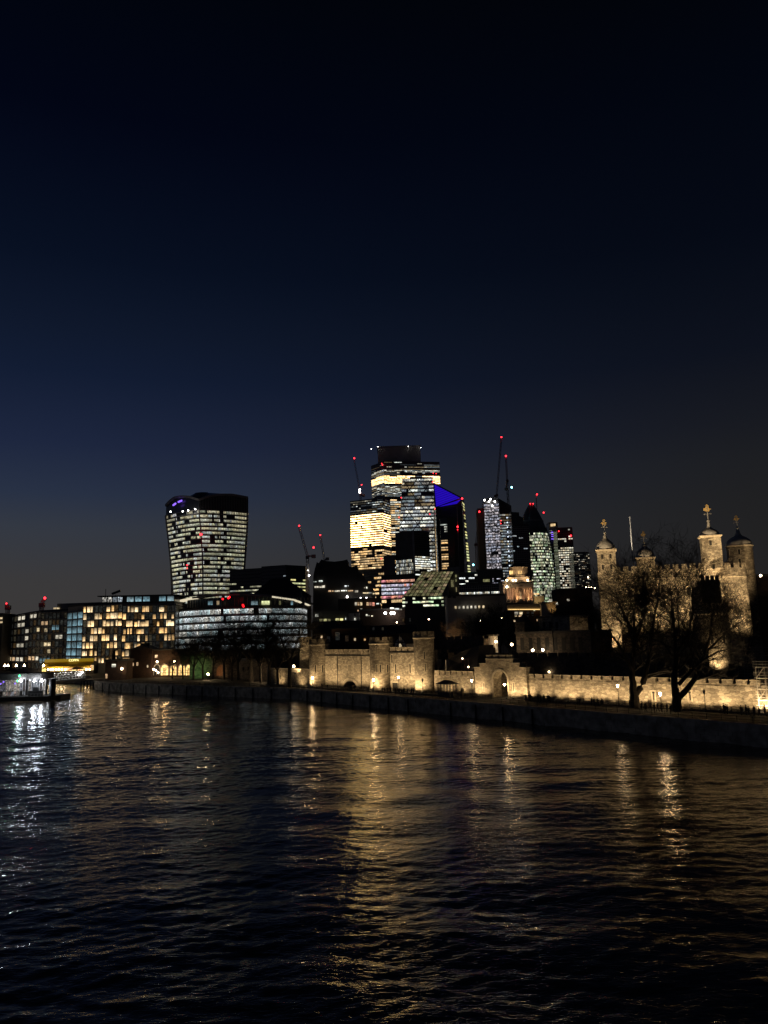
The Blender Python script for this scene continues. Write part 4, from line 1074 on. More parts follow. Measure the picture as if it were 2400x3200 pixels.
# ---- floodlights along the wall foot
ORD = 'first second third fourth fifth sixth seventh eighth ninth tenth eleventh twelfth thirteenth fourteenth fifteenth sixteenth seventeenth eighteenth nineteenth'.split()
for i, px in enumerate(list(range(2380, 1640, -42))):
    u = GU(px, 0)
    if i % 2: u += random.uniform(-1, 1)
    flood(C(u, -2.4, WZ), C(u, .25, WZ + 3.9), random.choice((550, 800, 1100, 1500)), ORD[17 - i] + ' ground floodlight from the stepped gate along the long curtain wall', R(118), group='floodlights along the curtain wall')
for px, lab in ((1628, 'small ground floodlight at the right flank of the stepped gate'), (1500, 'small ground floodlight at the left flank of the stepped gate'), (1450, 'small ground floodlight behind the slatted barrier by the short wall'), (1400, 'small ground floodlight behind the ticket hut')):
    u = GU(px, 0); flood(C(u, -3.0, WZ), C(u, 0, WZ + 4.5), 1300, lab, R(120), group='floodlights by the gate')
u = GU(1520, 0); flood(C(u, -3.2, WZ), C(u, -.5, WZ + 5), 1300, 'small ground floodlight left of the pointed arch', R(140))
u = GU(1608, 0); flood(C(u, -3.2, WZ), C(u, -.5, WZ + 5), 1300, 'small ground floodlight right of the pointed arch', R(140))
for fo, (px, pw_) in enumerate(((992, 2600), (1025, 1800), (1048, 2600), (1070, 1900), (1120, 2600), (1145, 1800), (1180, 2900), (1206, 2600), (1235, 2000), (1262, 2500), (1285, 1600), (1312, 3000), (1332, 3000), (1352, 2400))):
    u = GU(px, 0); flood(C(u, -4.2 if px not in (1180, 1206) else -5.0, WZ), C(u, .6, WZ + 9), pw_, ORD[fo] + ' ground floodlight from the narrow drum tower along the river front', R(125), group='floodlights before the riverside towers')
for px in (880, 945):
    u = GU(px, 0); flood(C(u, -2.5, WZ), C(u, 0, WZ + 3), 800, 'ground floodlight before the low rubble wall', R(140), group='floodlights by the low wall')
pb = atD(950, 2085, 272); flood((pb.x - 3, pb.y - 1, WZ + 4), (D_b.x - 1, D_b.y, WZ + 13), 6000, 'floodlight aimed up at the round bell tower', R(80))
# keep floods, set on the inner ward and on the inner wall
for ko, a in enumerate(np.linspace(2, klen - 4, 7)):
    p = K(a, -9, KZ + 2); flood(p, K(a, 0, zwt - 1), 27000, ORD[ko] + ' floodlight from the left corner turret along the keep front', R(62), group='floodlights before the keep', col=(1, .70, .37))
def added_mast_flood(p, target, power, label, size):
    """turret floodlight on an added slim mast, set further out to reach the domes"""
    p = Vector(p); o = flood(p, target, power, label, size, (1, .72, .40), 'added mast floodlights')
    mb = MB(); mb.lathe(p, [(.22, WZ), (.12, p.z + .1)], 8); mb.build('mast', M['black'], o)  # added pole, only there to hold the lamp
for t, pw_, lab, off, zz in ((T1, 85000, 'floodlight on added mast lighting the left corner turret', -16, 14), (T3, 95000, 'floodlight on added mast lighting the tall front turret', -14, 12), (T4, 38000, 'floodlight on added mast lighting the round turret', -20, 12), (T2, 26000, 'floodlight on added mast lighting the rear turret', -14, 12)):
    c = t[1]; p = Vector((c.x, c.y, 0)) - kn * 34 + kd * off; p.z = zwt - zz
    added_mast_flood(p, (c.x, c.y, t[3] + .5), pw_, lab, R(34))
flood((fb.x - 6, fb.y - 9, zwt - 1.2), (fb.x, fb.y, ft.z - 3), 16000, 'roof floodlight at the flagpole foot', R(45), col=(1, .85, .65))
c = T2[1]; flood((c.x - 3, c.y - 11, zwt - 1.2), (c.x, c.y, T2[3] + .5), 5000, 'roof floodlight aimed at the rear turret', R(70))
flood((lc.x - 2, lc.y - lr - 2.2, WZ + 5.2), (lc.x, lc.y - lr * .6, WZ + 14), 4200, 'floodlight at the foot of the broad round tower', R(110))
p_ = WP(2385, 2222, -2.4); flood(C(p_[0], -3.0, WZ), C(p_[0] - .5, 0, WZ + 6), 3600, 'floodlight under the scaffold', R(120))

ap_ = K(ca + 2, -15, KZ + 3)
flood(ap_, K(ca, -1, zc_ - 2), 60000, 'floodlight before the bowed chapel end of the keep', R(75), col=(1, .70, .37))
flood(K(ca + 10, -10, KZ + 3), K(ca + 3, 1, zc_ - 4), 30000, 'floodlight at the right flank of the bowed chapel end', R(80), col=(1, .70, .37))
# ---- railings, bollards, hut
kb = thing('path_kerb', C(GU(2000, -4.2), -4.2, WZ), 'low dark kerb under the railing along the lit walls', 'kerb')
mb = MB(); mb.cbox(GU(2420, -4.3), GU(1640, -4.3), -4.5, -4.15, WZ - .1, WZ + .38); mb.build('kerb_stone', M['stoned'], kb)
mb = MB(); mb.cbox(GU(1490, -5.6), GU(840, -5.6), -5.8, -5.4, WZ - .1, WZ + .38); mb.build('kerb_stone', M['stoned'], kb)
def railing(name, label, pts, h, sp, mat, rails=(1.0, .55)):
    root = thing(name, pts[0], label, 'railing')
    b = MB(); b.box(-.045, .045, -.045, .045, 0, h); b.box(-.07, .07, -.07, .07, h, h + .08); me_ = mesh_of(b, 'post', mat)
    mb = MB()
    for a, c in zip(pts[:-1], pts[1:]):
        L = (c - a).length; n = max(1, int(L / sp))
        for i in range(n): place('post', me_, root, a.lerp(c, i / n))
        for r in rails: mb.bar(a + Vector((0, 0, h * r)), c + Vector((0, 0, h * r)), .07)
    mb.build('rails', mat, root)
railing('path_railing', 'black iron railing along the foot of the lit walls', [C(GU(2420, -4), -4, WZ), C(GU(1640, -4), -4, WZ)], 1.15, 2.1, M['black'])
railing('path_railing', 'black iron railing before the riverside towers', [C(GU(1490, -5.2), -5.2, WZ), C(GU(840, -5.2), -5.2, WZ)], 1.15, 2.1, M['black'])
ed = []
for a, b in zip(quay[:-1], quay[1:]):
    d = (b - a).normalized(); n = Vector((d.y, -d.x, 0)); n = n if n.y > 0 else -n
    ed.append(a + n * 1.2 + Vector((0, 0, WZ)))
railing('river_railing', 'dark railing on the river edge of the wharf', ed, 1.1, 2.6, M['black'])
# ticket hut
hv = -6.5
ua, zt_ = WP(1363, 2140, hv); ub, _ = WP(1408, 2140, hv); um = (ua + ub) / 2; _, ze = WP(1385, 2138, hv); _, zr_ = WP(1385, 2126, hv)
hut = thing('ticket_hut', C(um, hv, WZ), 'dark timber kiosk with overhanging hipped roof before the short wall', 'kiosk')
mb = MB(); hw = abs(ua - ub) / 2 - .5
mb.cbox(um - hw, um + hw, hv, hv + 2.6, WZ, WZ + 1.1); mb.build('counter', M['black'], hut)
for uu in np.linspace(um - hw + .1, um + hw - .1, 5):
    mb = MB(); mb.cbox(uu - .07, uu + .07, hv, hv + .14, WZ + 1.1, ze); mb.build('post', M['black'], hut)
    mb = MB(); mb.cbox(uu - .07, uu + .07, hv + 2.46, hv + 2.6, WZ + 1.1, ze); mb.build('post', M['black'], hut)
mb = MB(); e4 = [C(um - hw - .6, hv - .6, ze), C(um + hw + .6, hv - .6, ze), C(um + hw + .6, hv + 3.2, ze), C(um - hw - .6, hv + 3.2, ze)]
rg = [C(um - hw * .45, hv + 1.3, zr_), C(um + hw * .45, hv + 1.3, zr_)]
mb.face([e4[0], e4[1], rg[1], rg[0]]); mb.face([e4[1], e4[2], rg[1]]); mb.face([e4[2], e4[3], rg[0], rg[1]]); mb.face([e4[3], e4[0], rg[0]]); mb.face(e4[::-1]); mb.build('roof', M['slate'], hut)
# bridge of timber rails to the gate
gp = thing('gate_barrier', C(GU(1440, -7), -7, WZ), 'slatted timber barrier and gateposts between the hut and the stepped gate', 'fence')
ua, ub = GU(1420, -7), GU(1535, -7)
for i in range(26):
    u = ua + (ub - ua) * i / 25; mb = MB(); mb.cbox(u - .06, u + .06, -7.05, -6.95, WZ, WZ + 1.25); mb.build('slat', M['black'], gp)
for px in (1415, 1444): u = GU(px, -7); mb = MB(); mb.cbox(u - .3, u + .3, -7.3, -6.7, WZ, WZ + (1.6 if px == 1415 else 2.6)); mb.build('gatepost', M['stoned'], gp)
mb = MB(); mb.cbox(min(ua, ub), max(ua, ub), -7.09, -6.91, WZ + 1.1, WZ + 1.2); mb.build('rail', M['black'], gp)
LBM = emit('bay_lamp_glow', (.7, .82, 1), 2.2, False)
# ================================================================== THE CITY BEHIND
def poly_edge(pts):
    """(x, y) picture points of an upright edge -> function of picture y"""
    def f(y):
        if y <= pts[0][1]: return pts[0][0]
        for (xa, ya), (xb, yb) in zip(pts[:-1], pts[1:]):
            if y <= yb: return xa + (xb - xa) * (y - ya) / (yb - ya)
        return pts[-1][0]
    return f
# ---- flared tower with arched top
def flared_tower():
    root = thing('flared_tower', atD(640, 1990, 860) * 1.0, 'flared glass skyscraper bulging towards an arched top, ribbed right side', 'skyscraper')
    root.location.z = WZ
    nf = 34
    yb, yt = 1990, 1592
    L = poly_edge([(517, 1575), (522, 1620), (530, 1681), (539, 1771), (546, 1862), (552, 1990)])
    Cc = poly_edge([(619, 1560), (627, 1640), (633, 1711), (635, 1780), (635, 1862), (634, 1990)])
    Rr = poly_edge([(774, 1555), (774, 1610), (773, 1642), (768, 1710), (762, 1780), (752, 1862), (736, 1990)])
    DL, DC, DR = 885, 850, 880
    def edge(fx, D):
        def g(v):
            y = yb + (yt - yb) * v; return atD(fx(y), y, D)
        return g
    eL, eC, eR = edge(L, DL), edge(Cc, DC), edge(Rr, DR)
    zt_ = eC(1).z; z0 = WZ
    def S1(u, v):
        a, b = eL(v), eC(v); p = a.lerp(b, u); z = z0 + (zt_ - z0) * v
        return Vector((p.x, p.y - 5 * math.sin(math.pi * u), z))
    def S2(u, v):
        a, b = eC(v), eR(v); p = a.lerp(b, u); z = z0 + (zt_ - z0) * v
        return Vector((p.x, p.y - 5 * math.sin(math.pi * u), z))
    def top1(u): return atD(520, 1578, DL).z + (atD(570, 1554, 865).z - atD(520, 1578, DL).z) * math.sin(math.pi * min(1, u * .62 + .0) ) if u < 1 else atD(620, 1560, DC).z
    def zt1(u): return np.interp(u, [0, .12, .3, .52, .75, .9, 1], [atD(520, 1581, DL).z, atD(530, 1569, 880).z, atD(548, 1558, 875).z, atD(570, 1554, 865).z, atD(595, 1555, 858).z, atD(612, 1560, 852).z, atD(620, 1563, DC).z])
    def zt2(u): return np.interp(u, [0, .2, .45, .7, 1], [atD(620, 1563, DC).z, atD(650, 1553, 855).z, atD(680, 1548, 860).z, atD(725, 1549, 870).z, atD(773, 1556, DR).z])
    mb = MB(); N = 14; V = 20
    tops = []
    for S, zt_f in ((S1, zt1), (S2, zt2)):
        for i in range(N):
            for j in range(V):
                mb.face([S(i / N, j / V), S((i + 1) / N, j / V), S((i + 1) / N, (j + 1) / V), S(i / N, (j + 1) / V)])
            a, b = S(i / N, 1), S((i + 1) / N, 1)
            ta = Vector((a.x, a.y, max(a.z + .1, float(zt_f(i / N))))); tb = Vector((b.x, b.y, max(b.z + .1, float(zt_f((i + 1) / N)))))
            mb.face([a, b, tb, ta]); tops.append((ta, tb))
    bk = Vector((18, 40, 0))
    zrf = atD(680, 1541, 885).z
    for ti, (ta, tb) in enumerate(tops):       # roof rolling back, and the rear
        ra, rb_ = Vector((ta.x * 1.03 + (2 if ta.x < -200 else -7), ta.y + 26, ta.z + 5)), Vector((tb.x * 1.03 + (2 if tb.x < -200 else -7), tb.y + 26, tb.z + 5))
        if 10 <= ti <= 26: ra.z = zrf - (12 - ti) * 1.5 if ti < 12 else zrf
        if 9 <= ti <= 25: rb_.z = zrf - (11 - ti) * 1.5 if ti < 11 else zrf
        mb.face([ta, tb, rb_, ra]); mb.face([ra, rb_, Vector((rb_.x + 5, rb_.y + 20, WZ)), Vector((ra.x + 5, ra.y + 20, WZ))])
    mb.build('glass_skin', M['glass'], root, False)
    mb = MB()                                  # roof garden frame
    prev = None
    for S, zt_f in ((S1, zt1), (S2, zt2)):
        for i in range(N):
            a, b = S(i / N, 1), S((i + 1) / N, 1)
            mb.bar((a.x, a.y - .8, float(zt_f(i / N)) + .2), (b.x, b.y - .8, float(zt_f((i + 1) / N)) + .2), 2.4)
    mb.build('roof_frame', M['pale'], root)
    mb = MB()
    for j in range(V):
        for S, u in ((S1, 0), (S1, 1)):
            mb.bar(S(u, j / V) + Vector((0, -.7, 0)), S(u, (j + 1) / V) + Vector((0, -.7, 0)), 1.9 if u == 0 else 1.4)
        mb.bar(S2(1, j / V) + Vector((0, -.7, 0)), S2(1, (j + 1) / V) + Vector((0, -.7, 0)), 1.6)
    mb.build('corner_rib', M['fin'], root)
    bands(root, S1, nf, M['fin'], .30, .5, 6); bands(root, S2, nf, M['fin'], .30, .5, 6)
    pr = lambda f, b: .30 if .93 < f else (.86 if f > .30 and random.random() < .8 else .74)
    rowp = [random.choice((.97, .95, .9, .7, .95, .85)) for _ in range(nf)]
    facade(root, S1, nf, 12, W['walkie'], lambda f, b: rowp[min(nf - 1, int(f * nf))] * (0.1 if f > .985 else 1), (1, 3), .52, .97, .12)
    facade(root, S1, nf, 9, W['walkied'], .8, (1, 3), .6, .98, .05); facade(root, S2, nf, 12, W['walkied'], .8, (1, 3), .6, .98, .05)
    rowq = [random.choice((.97, .95, .9, .7, .95, .85)) for _ in range(nf)]
    facade(root, S2, nf, 16, W['walkie'], lambda f, b: rowq[min(nf - 1, int(f * nf))], (1, 3), .52, .97, .12)
    def S2b(u, v):
        z1 = float(zt2(u)); p = S2(u, min(v, 1))
        if v > 1: p = Vector((p.x, p.y, p.z + (z1 - p.z) * (v - 1)))
        return p
    mb = MB()
    for i in range(31):
        u = i / 30
        for j in range(14): strip(mb, S2b, u - .0035, u + .0035, 2 * j / 14, 2 * (j + 1) / 14, .9) if j >= 7 else strip(mb, S2b, u - .003, u + .003, j / 7, (j + 1) / 7, .9)
    mb.build('fins', M['fin'], root, kind='stuff')
    for x0, y0, x1, y1 in ((541, 1579, 549, 1573), (557, 1569, 568, 1564)):
        mb = MB(); mb.bar(atD(x0, y0, 862), atD(x1, y1, 858), 1.5); mb.build('violet_light', M['violet'], root)
    for x, y, m_ in ((533, 1599, 'wl'), (571, 1598, 'wl'), (588, 1595, 'wl'), (610, 1591, 'wl')): beacon(root, x, y, 846, .8, m_, 'roof_lamp')
    beacon(root, 628, 1670, 838, 2.0); beacon(root, 585, 1766, 846, 1.2); beacon(root, 585, 1776, 846, .8)
flared_tower()

# ---- stepped highest tower
r, face, P, z1 = block('highest_tower', 'tallest skyscraper with stepped dark crown and bright amber office floors', [(1160, 1180), (1200, 1150), (1373, 1165)], 1442, M['glass'], 50, cat='skyscraper', iref=1)
A, B = atD(1181, 1437, 1165), atD(1315, 1437, 1165); zt_ = atD(1250, 1396, 1165).z
mb = MB(); mb.prism([(A.x, A.y), (B.x, B.y), (B.x, B.y + 40), (A.x, A.y + 40)], z1 + .5, zt_); cw = mb.build('crown', M['fin'], r)
mb = MB(); mb.prism([(A.x - .8, A.y - .8), (B.x + .8, B.y - .8), (B.x + .8, B.y + 41), (A.x - .8, A.y + 41)], zt_ + .002, zt_ + 1.5); mb.build('crown_parapet', M['greyb'], r)
for i in (0, 1):
    S = face(i, 1552, 1440); nb = 5 if i == 0 else 22
    bands(r, S, 30, M['fin'], .3, .5); fins(r, S, nb * 2, M['fin'], .12, .4)
    facade(r, S, 30, max(3, nb // 3), W['dimw'], lambda f, b: .9 if f < .6 else .4, (1, 3), .5, .96, .05)
    def pr(f, b, i=i):
        if f > .9: return .08
        if .69 < f < .76: return .95
        if .38 < f < .60: return .95 if (i == 0 or b < .45 or b > .9) else .3
        if f < .30: return .55 if i else .25
        return .10
    facade(r, S, 30, nb, W['gold'], lambda f, b: pr(f, b) if .38 < f < .60 else 0, (1, 3), .6, .92)
    facade(r, S, 30, nb, W['white'], lambda f, b: pr(f, b) if not .38 < f < .60 else 0, (1, 2), .5, .85)
S = face(1, 1790, 1560, 1216, 1256); bands(r, S, 34, M['band'], .3, .5)
facade(r, S, 34, 6, [W['white'], W['golddim']], lambda f, b: .85 if f > .35 else .5, (2, 4), .6, .95)
for x, y in ((1160, 1403), (1181, 1396), (1276, 1395), (1315, 1399)): beacon(r, x, y, 1160, .45, 'wl', 'corner_lamp')
for x, y in ((1193, 1448), (1195, 1453), (1354, 1479), (1363, 1480)): beacon(r, x, y, 1145, .9)

# ---- amber tower in front of it
r, face, P, z1 = block('amber_tower', 'office tower with blazing amber floors above a dim waist, dark top', [(1094, 1005), (1196, 985), (1219, 1005)], 1556, M['glass'], 45, cat='skyscraper', iref=1)
for i, nb in ((0, 22), (1, 6)):
    S = face(i, 1709, 1606); bands(r, S, 14, M['band'], .54, .35); fins(r, S, nb, M['band'], .1, .3)
    facade(r, S, 14, nb, W['gold'], lambda f, b: 0 if (i == 0 and b < .6 and f < .9) else .985, (1, 3), .46, .93 if i == 0 else .8)
    if i == 0: facade(r, S, 14, nb, W['goldhot'], lambda f, b: .985 if b < .6 and f < .9 else 0, (1, 3), .42, .93)
    S = face(i, 1780, 1712); bands(r, S, 9, M['band'], .3, .35)
    facade(r, S, 9, nb, W['golddim'], lambda f, b: .9 if f < .93 else .1, (1, 4), .62, .94)
    S = face(i, 1604, 1560); bands(r, S, 6, M['fin'], .3, .35); facade(r, S, 6, 6, W['dimw'], .8, (1, 2), .4, .95, .05)
    facade(r, S, 6, nb, W['white'], lambda f, b: .28 if f > .5 else .12, (1, 2), .35, .8)
    S = face(i, 1960, 1790); bands(r, S, 14, M['greyb'], .4, .35); facade(r, S, 14, nb, W['golddim'], .35, (1, 4), .5, .9)
beacon(r, 1192, 1746, 980, 1.0)

# ---- sloping wedge tower with lift core
def wedge():
    D0, D1 = 1040, 1075
    bl, br = atD(1226, 1900, D0), atD(1381, 1900, D0)
    tl, tr = atD(1257, 1496, D1), atD(1352, 1478, D1)
    zt_ = tl.z
    root = thing('wedge_tower', Vector(((bl.x + br.x) / 2, D0, WZ)), 'wedge-shaped glass tower leaning back, cool white floors crossed by diagonals', 'skyscraper')
    S = flat_S((bl.x, bl.y), (br.x, br.y), WZ, zt_, (tl.x, tl.y), (tr.x, tr.y))
    q = [S(0, 0), S(1, 0), S(1, 1), S(0, 1)]
    mb = MB(); bk = [Vector((p.x, 1110, p.z)) for p in q]
    mb.mesh8([q[0], q[1], bk[1], bk[0], q[3], q[2], bk[2], bk[3]]); mb.build('glass_body', M['glass'], root)
    nf = 46
    bands(root, S, nf, M['fin'], .26, .5)
    facade(root, S, nf, 5, W['dimw'], .95, (1, 2), .6, .98, .05)
    def pr(f, b):
        if f > .965: return .85
        if f > .82: return .3
        if f > .78: return .5
        return .9
    facade(root, S, nf, 14, [W['white'], W['white'], W['cool']], pr, (1, 4), .58, .95)
    mb = MB()
    for k in range(7):
        v0 = k / 7; v1 = (k + 1) / 7
        for a, b in ((0, .5), (.5, 0), (.5, 1), (1, .5)): mb.bar(S(a, v0) + Vector((0, -.9, 0)), S(b, v1) + Vector((0, -.9, 0)), 1.1)
    mb.build('diagrid', M['band'], root)
    # amber lift core standing against the right-hand side
    a, b = atD(1359, 1583, 1032), atD(1372, 1583, 1032)
    a2, b2 = atD(1364, 1790, 1032), atD(1377, 1790, 1032)
    za = a.z
    mb = MB(); mb.prism([(a2.x, 1033), (b2.x, 1033), (b2.x, 1050), (a2.x, 1050)], WZ, za); core = mb.build('lift_core', M['band'], root)
    S2 = flat_S((a2.x, 1033), (b2.x, 1033), atD(1366, 1790, 1033).z, za)
    facade(root, S2, 30, 1, W['orange'], .97, (1, 1), .78, .8, .2, name='lift_window')
    for x, y in ((1352, 1507), (1359, 1590), (1370, 1590), (1247, 1617), (1343, 1607), (1254, 1555)): beacon(root, x, y, 1028, 1.0)
    beacon(root, 1358, 1551, 1028, .6, 'wl', 'corner_lamp')
wedge()

# ---- faceted tower with the blue crown
def faceted():
    D = 965
    root = thing('faceted_tower', atD(1420, 1990, D), 'faceted dark tower with ultramarine lit triangular crown and yellow side strip', 'skyscraper'); root.location.z = WZ
    def q(x, y, d): return atD(x, y, d)
    ap, rt_, lf = q(1355, 1511, D + 10), q(1443, 1557, D), q(1361, 1587, D - 14)
    lowr, lowl = q(1452, 1800, D), q(1375, 1800, D - 14)
    brr = q(1472, 1800, D + 12); rr2 = q(1450, 1566, D + 12)
    def g(p): return Vector((p.x, p.y, WZ))
    mb = MB(); mb.slab([lf, rt_, g(lowr), g(lowl)], (0, 22, 0)); mb.build('dark_facet', M['glassb'], root)
    mb = MB(); mb.slab([rt_, rr2, g(brr), g(lowr)], (0, 14, 0)); mb.build('side_facet', M['glass'], root)
    mb = MB(); mb.slab([ap, rt_, lf], (0, 6, 0)); cb = mb.build('crown', M['blue'], root)
    mb = MB(); mb.slab([q(1371, 1583, D - 15), q(1440, 1561, D - 15), q(1428, 1573, D - 16)], (0, 3, 0)); mb.build('lower_blue_panel', M['blue'], root)
    mb = MB()
    for k in range(1, 11):
        t = k / 11; a = ap.lerp(lf, t); b = ap.lerp(rt_, t); mb.bar(a + Vector((0, -1, 0)), b.lerp(lf, 0) * 1.0 + Vector((0, -1, 0)), .35)
    mb.bar(ap + Vector((0, -1, 0)), rt_ + Vector((0, -1, 0)), 1.6); mb.bar(lf + Vector((0, -1.2, 0)), rt_ + Vector((0, -1.2, 0)), 1.8); mb.bar(ap + Vector((0, -1, 0)), lf + Vector((0, -1, 0)), 1.4)
    mb.build('crown_ribs', M['black'], root)
    def S(u, v):
        a = g(lowr).lerp(g(brr), u); a.z = q(1460, 1790, D).z; b = rt_.lerp(rr2, u)
        return a.lerp(b, v)
    bands(root, S, 26, M['band'], .25, .4)
    facade(root, S, 26, 2, W['yellow'], lambda f, b: .9 if f < .75 else .55, (2, 2), .62, .82)
    mb = MB(); mb.bar(q(1428, 1582, D - 16), q(1436, 1790, D - 16), 1.2); mb.bar(q(1384, 1585, D - 16), q(1428, 1582, D - 16), 1.0); mb.build('edge_trim', M['pale'], root)
    beacon(root, 1444, 1558, D - 6, 1.7); beacon(root, 1430, 1646, D - 18, 1.5); beacon(root, 1430, 1655, D - 18, .7)
faceted()
r, face, P, z1 = block('slim_dark_tower', 'slim dark tower with amber window column beside the faceted tower', [(1375, 930), (1397, 928), (1417, 936)], 1618, M['glass'], 20, cat='skyscraper')
S = face(0, 1780, 1622); bands(r, S, 22, M['band'], .3, .4)
facade(r, S, 22, 2, W['golddim'], lambda f, b: .9 if f < .6 else 0, (2, 2), .6, .85); facade(r, S, 22, 2, W['white'], lambda f, b: .6 if .62 < f < .92 else 0, (1, 2), .5, .8)

# ---- dark slab with upright fins
r, face, P, z1 = block('dark_slab', 'dark slab of close upright fins with white strips near its foot', [(1236, 905), (1292, 890), (1341, 905)], 1659, M['glass'], 30, cat='skyscraper', iref=1)
S = face(0, 1800, 1662); fins(r, S, 16, M['fin'], .35, .7)
facade(r, face(0, 1795, 1748), 4, 16, W['white'], .9, (1, 1), .72, .5, .2)
S = face(1, 1800, 1662); bands(r, S, 20, M['band'], .3, .4); facade(r, S, 20, 10, W['white'], lambda f, b: .85 if f < .45 else .0, (2, 5), .55, .95)
mb = MB(); mb.bar(atD(1291, 1660, 886), atD(1296, 1800, 886), 2.0); mb.build('corner_rib', M['pale'], r)
r, face, P, z1 = block('dark_slab_wing', 'lower dark finned wing against the amber tower foot', [(1199, 895), (1234, 892)], 1737, M['glass'], 20)
fins(r, face(0, 1800, 1739), 10, M['fin'], .35, .6)
facade(r, face(0, 1830, 1801), 3, 8, W['golddim'], .6, (1, 2), .5, .8)

# ---- site tower, glazed neighbour, sloped dark blocks
r, face, P, z1 = block('dark_column', 'blank dark concrete column tower with a red beacon', [(1492, 1010), (1516, 1005)], 1590, M['dark'], 25, cat='skyscraper')
beacon(r, 1498, 1599, 1000, 1.7)
r, face, P, z1 = block('sparkling_tower', 'tower glittering with white working lights on every floor, rounded top', [(1512, 985), (1558, 980)], 1572, M['glass'], 30, cat='skyscraper')
S = face(0, 1805, 1574); bands(r, S, 26, M['band'], .3, .5); fins(r, S, 6, M['fin'], .1, .4)
facade(r, S, 26, 6, W['spark'], .97, (1, 3), .75, .95)
a, b = atD(1513, 1571, 985), atD(1556, 1571, 980); zt_ = atD(1535, 1553, 982).z
mb = MB(); mb.slab([(a.x, a.y, z1 + .5), (b.x, b.y, z1 + .5), (b.x, b.y, zt_), (a.x + 6, a.y, zt_), (a.x, a.y, z1 + 4)], (0, 20, 0)); mb.build('crown', M['glass'], r)
for x, y in ((1514, 1563), (1533, 1560), (1528, 1568), (1546, 1567), (1538, 1581)): beacon(r, x, y, 976, 1.1, 'wl', 'site_lamp')
r, face, P, z1 = block('glazed_tower', 'dark glazed tower with rows of pale blue lights right of the sparkling tower', [(1558, 990), (1599, 990), (1622, 995)], 1602, M['glassb'], 30, cat='skyscraper')
a, b = atD(1558, 1602, 990), atD(1599, 1602, 990); za, zb_ = atD(1558, 1556, 990).z, atD(1599, 1580, 990).z
mb = MB(); mb.slab([(a.x, a.y, z1 + .5), (b.x, b.y, z1 + .5), (b.x, b.y, zb_), (a.x, a.y, za)], (0, 25, 0)); mb.build('sloped_crown', M['band'], r)
for i, nb in ((0, 8), (1, 4)):
    S = face(i, 1805, 1605 if i == 0 else 1640); bands(r, S, 24, M['fin'], .35, .5)
    facade(r, S, 24, max(2, nb // 2), W['dimw'], .9, (1, 2), .55, .95, .05)
    facade(r, S, 24, nb, W['cool'], .42, (1, 2), .5, .8)
    for k in range(13):
        f = (k * 1.8 + .8) / 24; p = S(.62 if i == 0 else .5, f) ; mb = MB(); mb.ball(p + Vector((0, -.6, 0)), .75, 6); mb.build('bay_lamp', M['wl'] if False else LBM, r) if k % 2 == 0 or i == 0 else None
beacon(r, 1565, 1627, 985, .8); beacon(r, 1565, 1636, 985, .8)
r, face, P, z1 = block('raked_block', 'dark block with raked roofline in front of the bullet tower', [(1599, 960), (1652, 962)], 1640, M['glassb'], 25, cat='skyscraper')
a, b = atD(1599, 1640, 960), atD(1636, 1640, 960); za, zb_ = atD(1599, 1598, 960).z, atD(1636, 1618, 960).z
mb = MB(); mb.slab([(a.x, a.y, z1 + .5), (b.x, b.y, z1 + .5), (b.x, b.y, zb_), (a.x, a.y, za)], (0, 20, 0)); mb.build('raked_top', M['glassb'], r)
S = face(0, 1805, 1645); bands(r, S, 24, M['fin'], .3, .4); facade(r, S, 24, 8, W['cool'], .05, (1, 2), .5, .8); fins(r, S, 8, M['fin'], .1, .3)

# ---- bullet-shaped tower
def bullet():
    D = 1045; c = atD(1683, 1990, D); px = D / F
    zt_ = atD(1667, 1572, D).z
    H = zt_ - WZ
    R0 = 60 * px
    def rad(v):
        return R0 * float(np.interp(v, [0, .15, .33, .5, .62, .72, .8, .87, .93, .97, 1.0], [.86, .95, 1, .975, .92, .84, .73, .57, .38, .22, .04]))
    root = thing('bullet_tower', (c.x, c.y, WZ), 'bullet-shaped glass tower with diagonal lattice and green-white lit floors', 'skyscraper')
    mb = MB(); mb.lathe(c, [(rad(i / 40), WZ + H * i / 40) for i in range(41)], 40); mb.build('glass_skin', M['skin'], root, True)
    def S(u, v):
        a = math.pi + math.pi * u; rr = rad(v)
        return Vector((c.x + rr * math.cos(a), c.y + rr * math.sin(a), WZ + H * v))
    bands(root, S, 29, M['band'], .18, .5, 14, .18, .745)
    facade(root, S, 29, 24, W['gherkin'], lambda f, b: .88 if f > .28 else .75, (1, 1), .66, .99, .35, .18, .775)
    mb = MB()
    for s in (1, -1):
        for k in range(18):
            pts = []
            for i in range(29):
                v = .02 + .80 * i / 28; a = 2 * math.pi * k / 18 + s * v * 3.4; rr = rad(v) + .5
                pts.append((c.x + rr * math.cos(a), c.y + rr * math.sin(a), WZ + H * v))
            mb.tube(pts, .42, 4, False)
    mb.build('lattice', M['band'], root)
    mb = MB(); mb.lathe(c, [(rad(.862) + .3, WZ + H * .86), (rad(.866) + .5, WZ + H * .866), (rad(.872) + .2, WZ + H * .872)], 40); mb.build('ring', M['greyb'], root)
    for x in (1657, 1666): beacon(root, x, 1574, D - 4, 1.1)
bullet()
ant = thing('antenna_mast', atD(1680, 1600, 1070), 'thin mast with red beacon rising behind the bullet tower', 'antenna'); ant.location.z = WZ
a = atD(1680, 1630, 1070); b = atD(1677, 1546, 1070); mb = MB(); mb.bar((a.x, a.y, WZ), (a.x, a.y, b.z), 1.0); mb.build('mast', M['craneg'], ant); beacon(ant, 1678, 1545, 1068, 1.5)
r, face, P, z1 = block('violet_edged_tower', 'narrow tower with violet strips peeping out behind the bullet tower', [(1715, 1110), (1742, 1110)], 1633, M['glassb'], 25, cat='skyscraper')
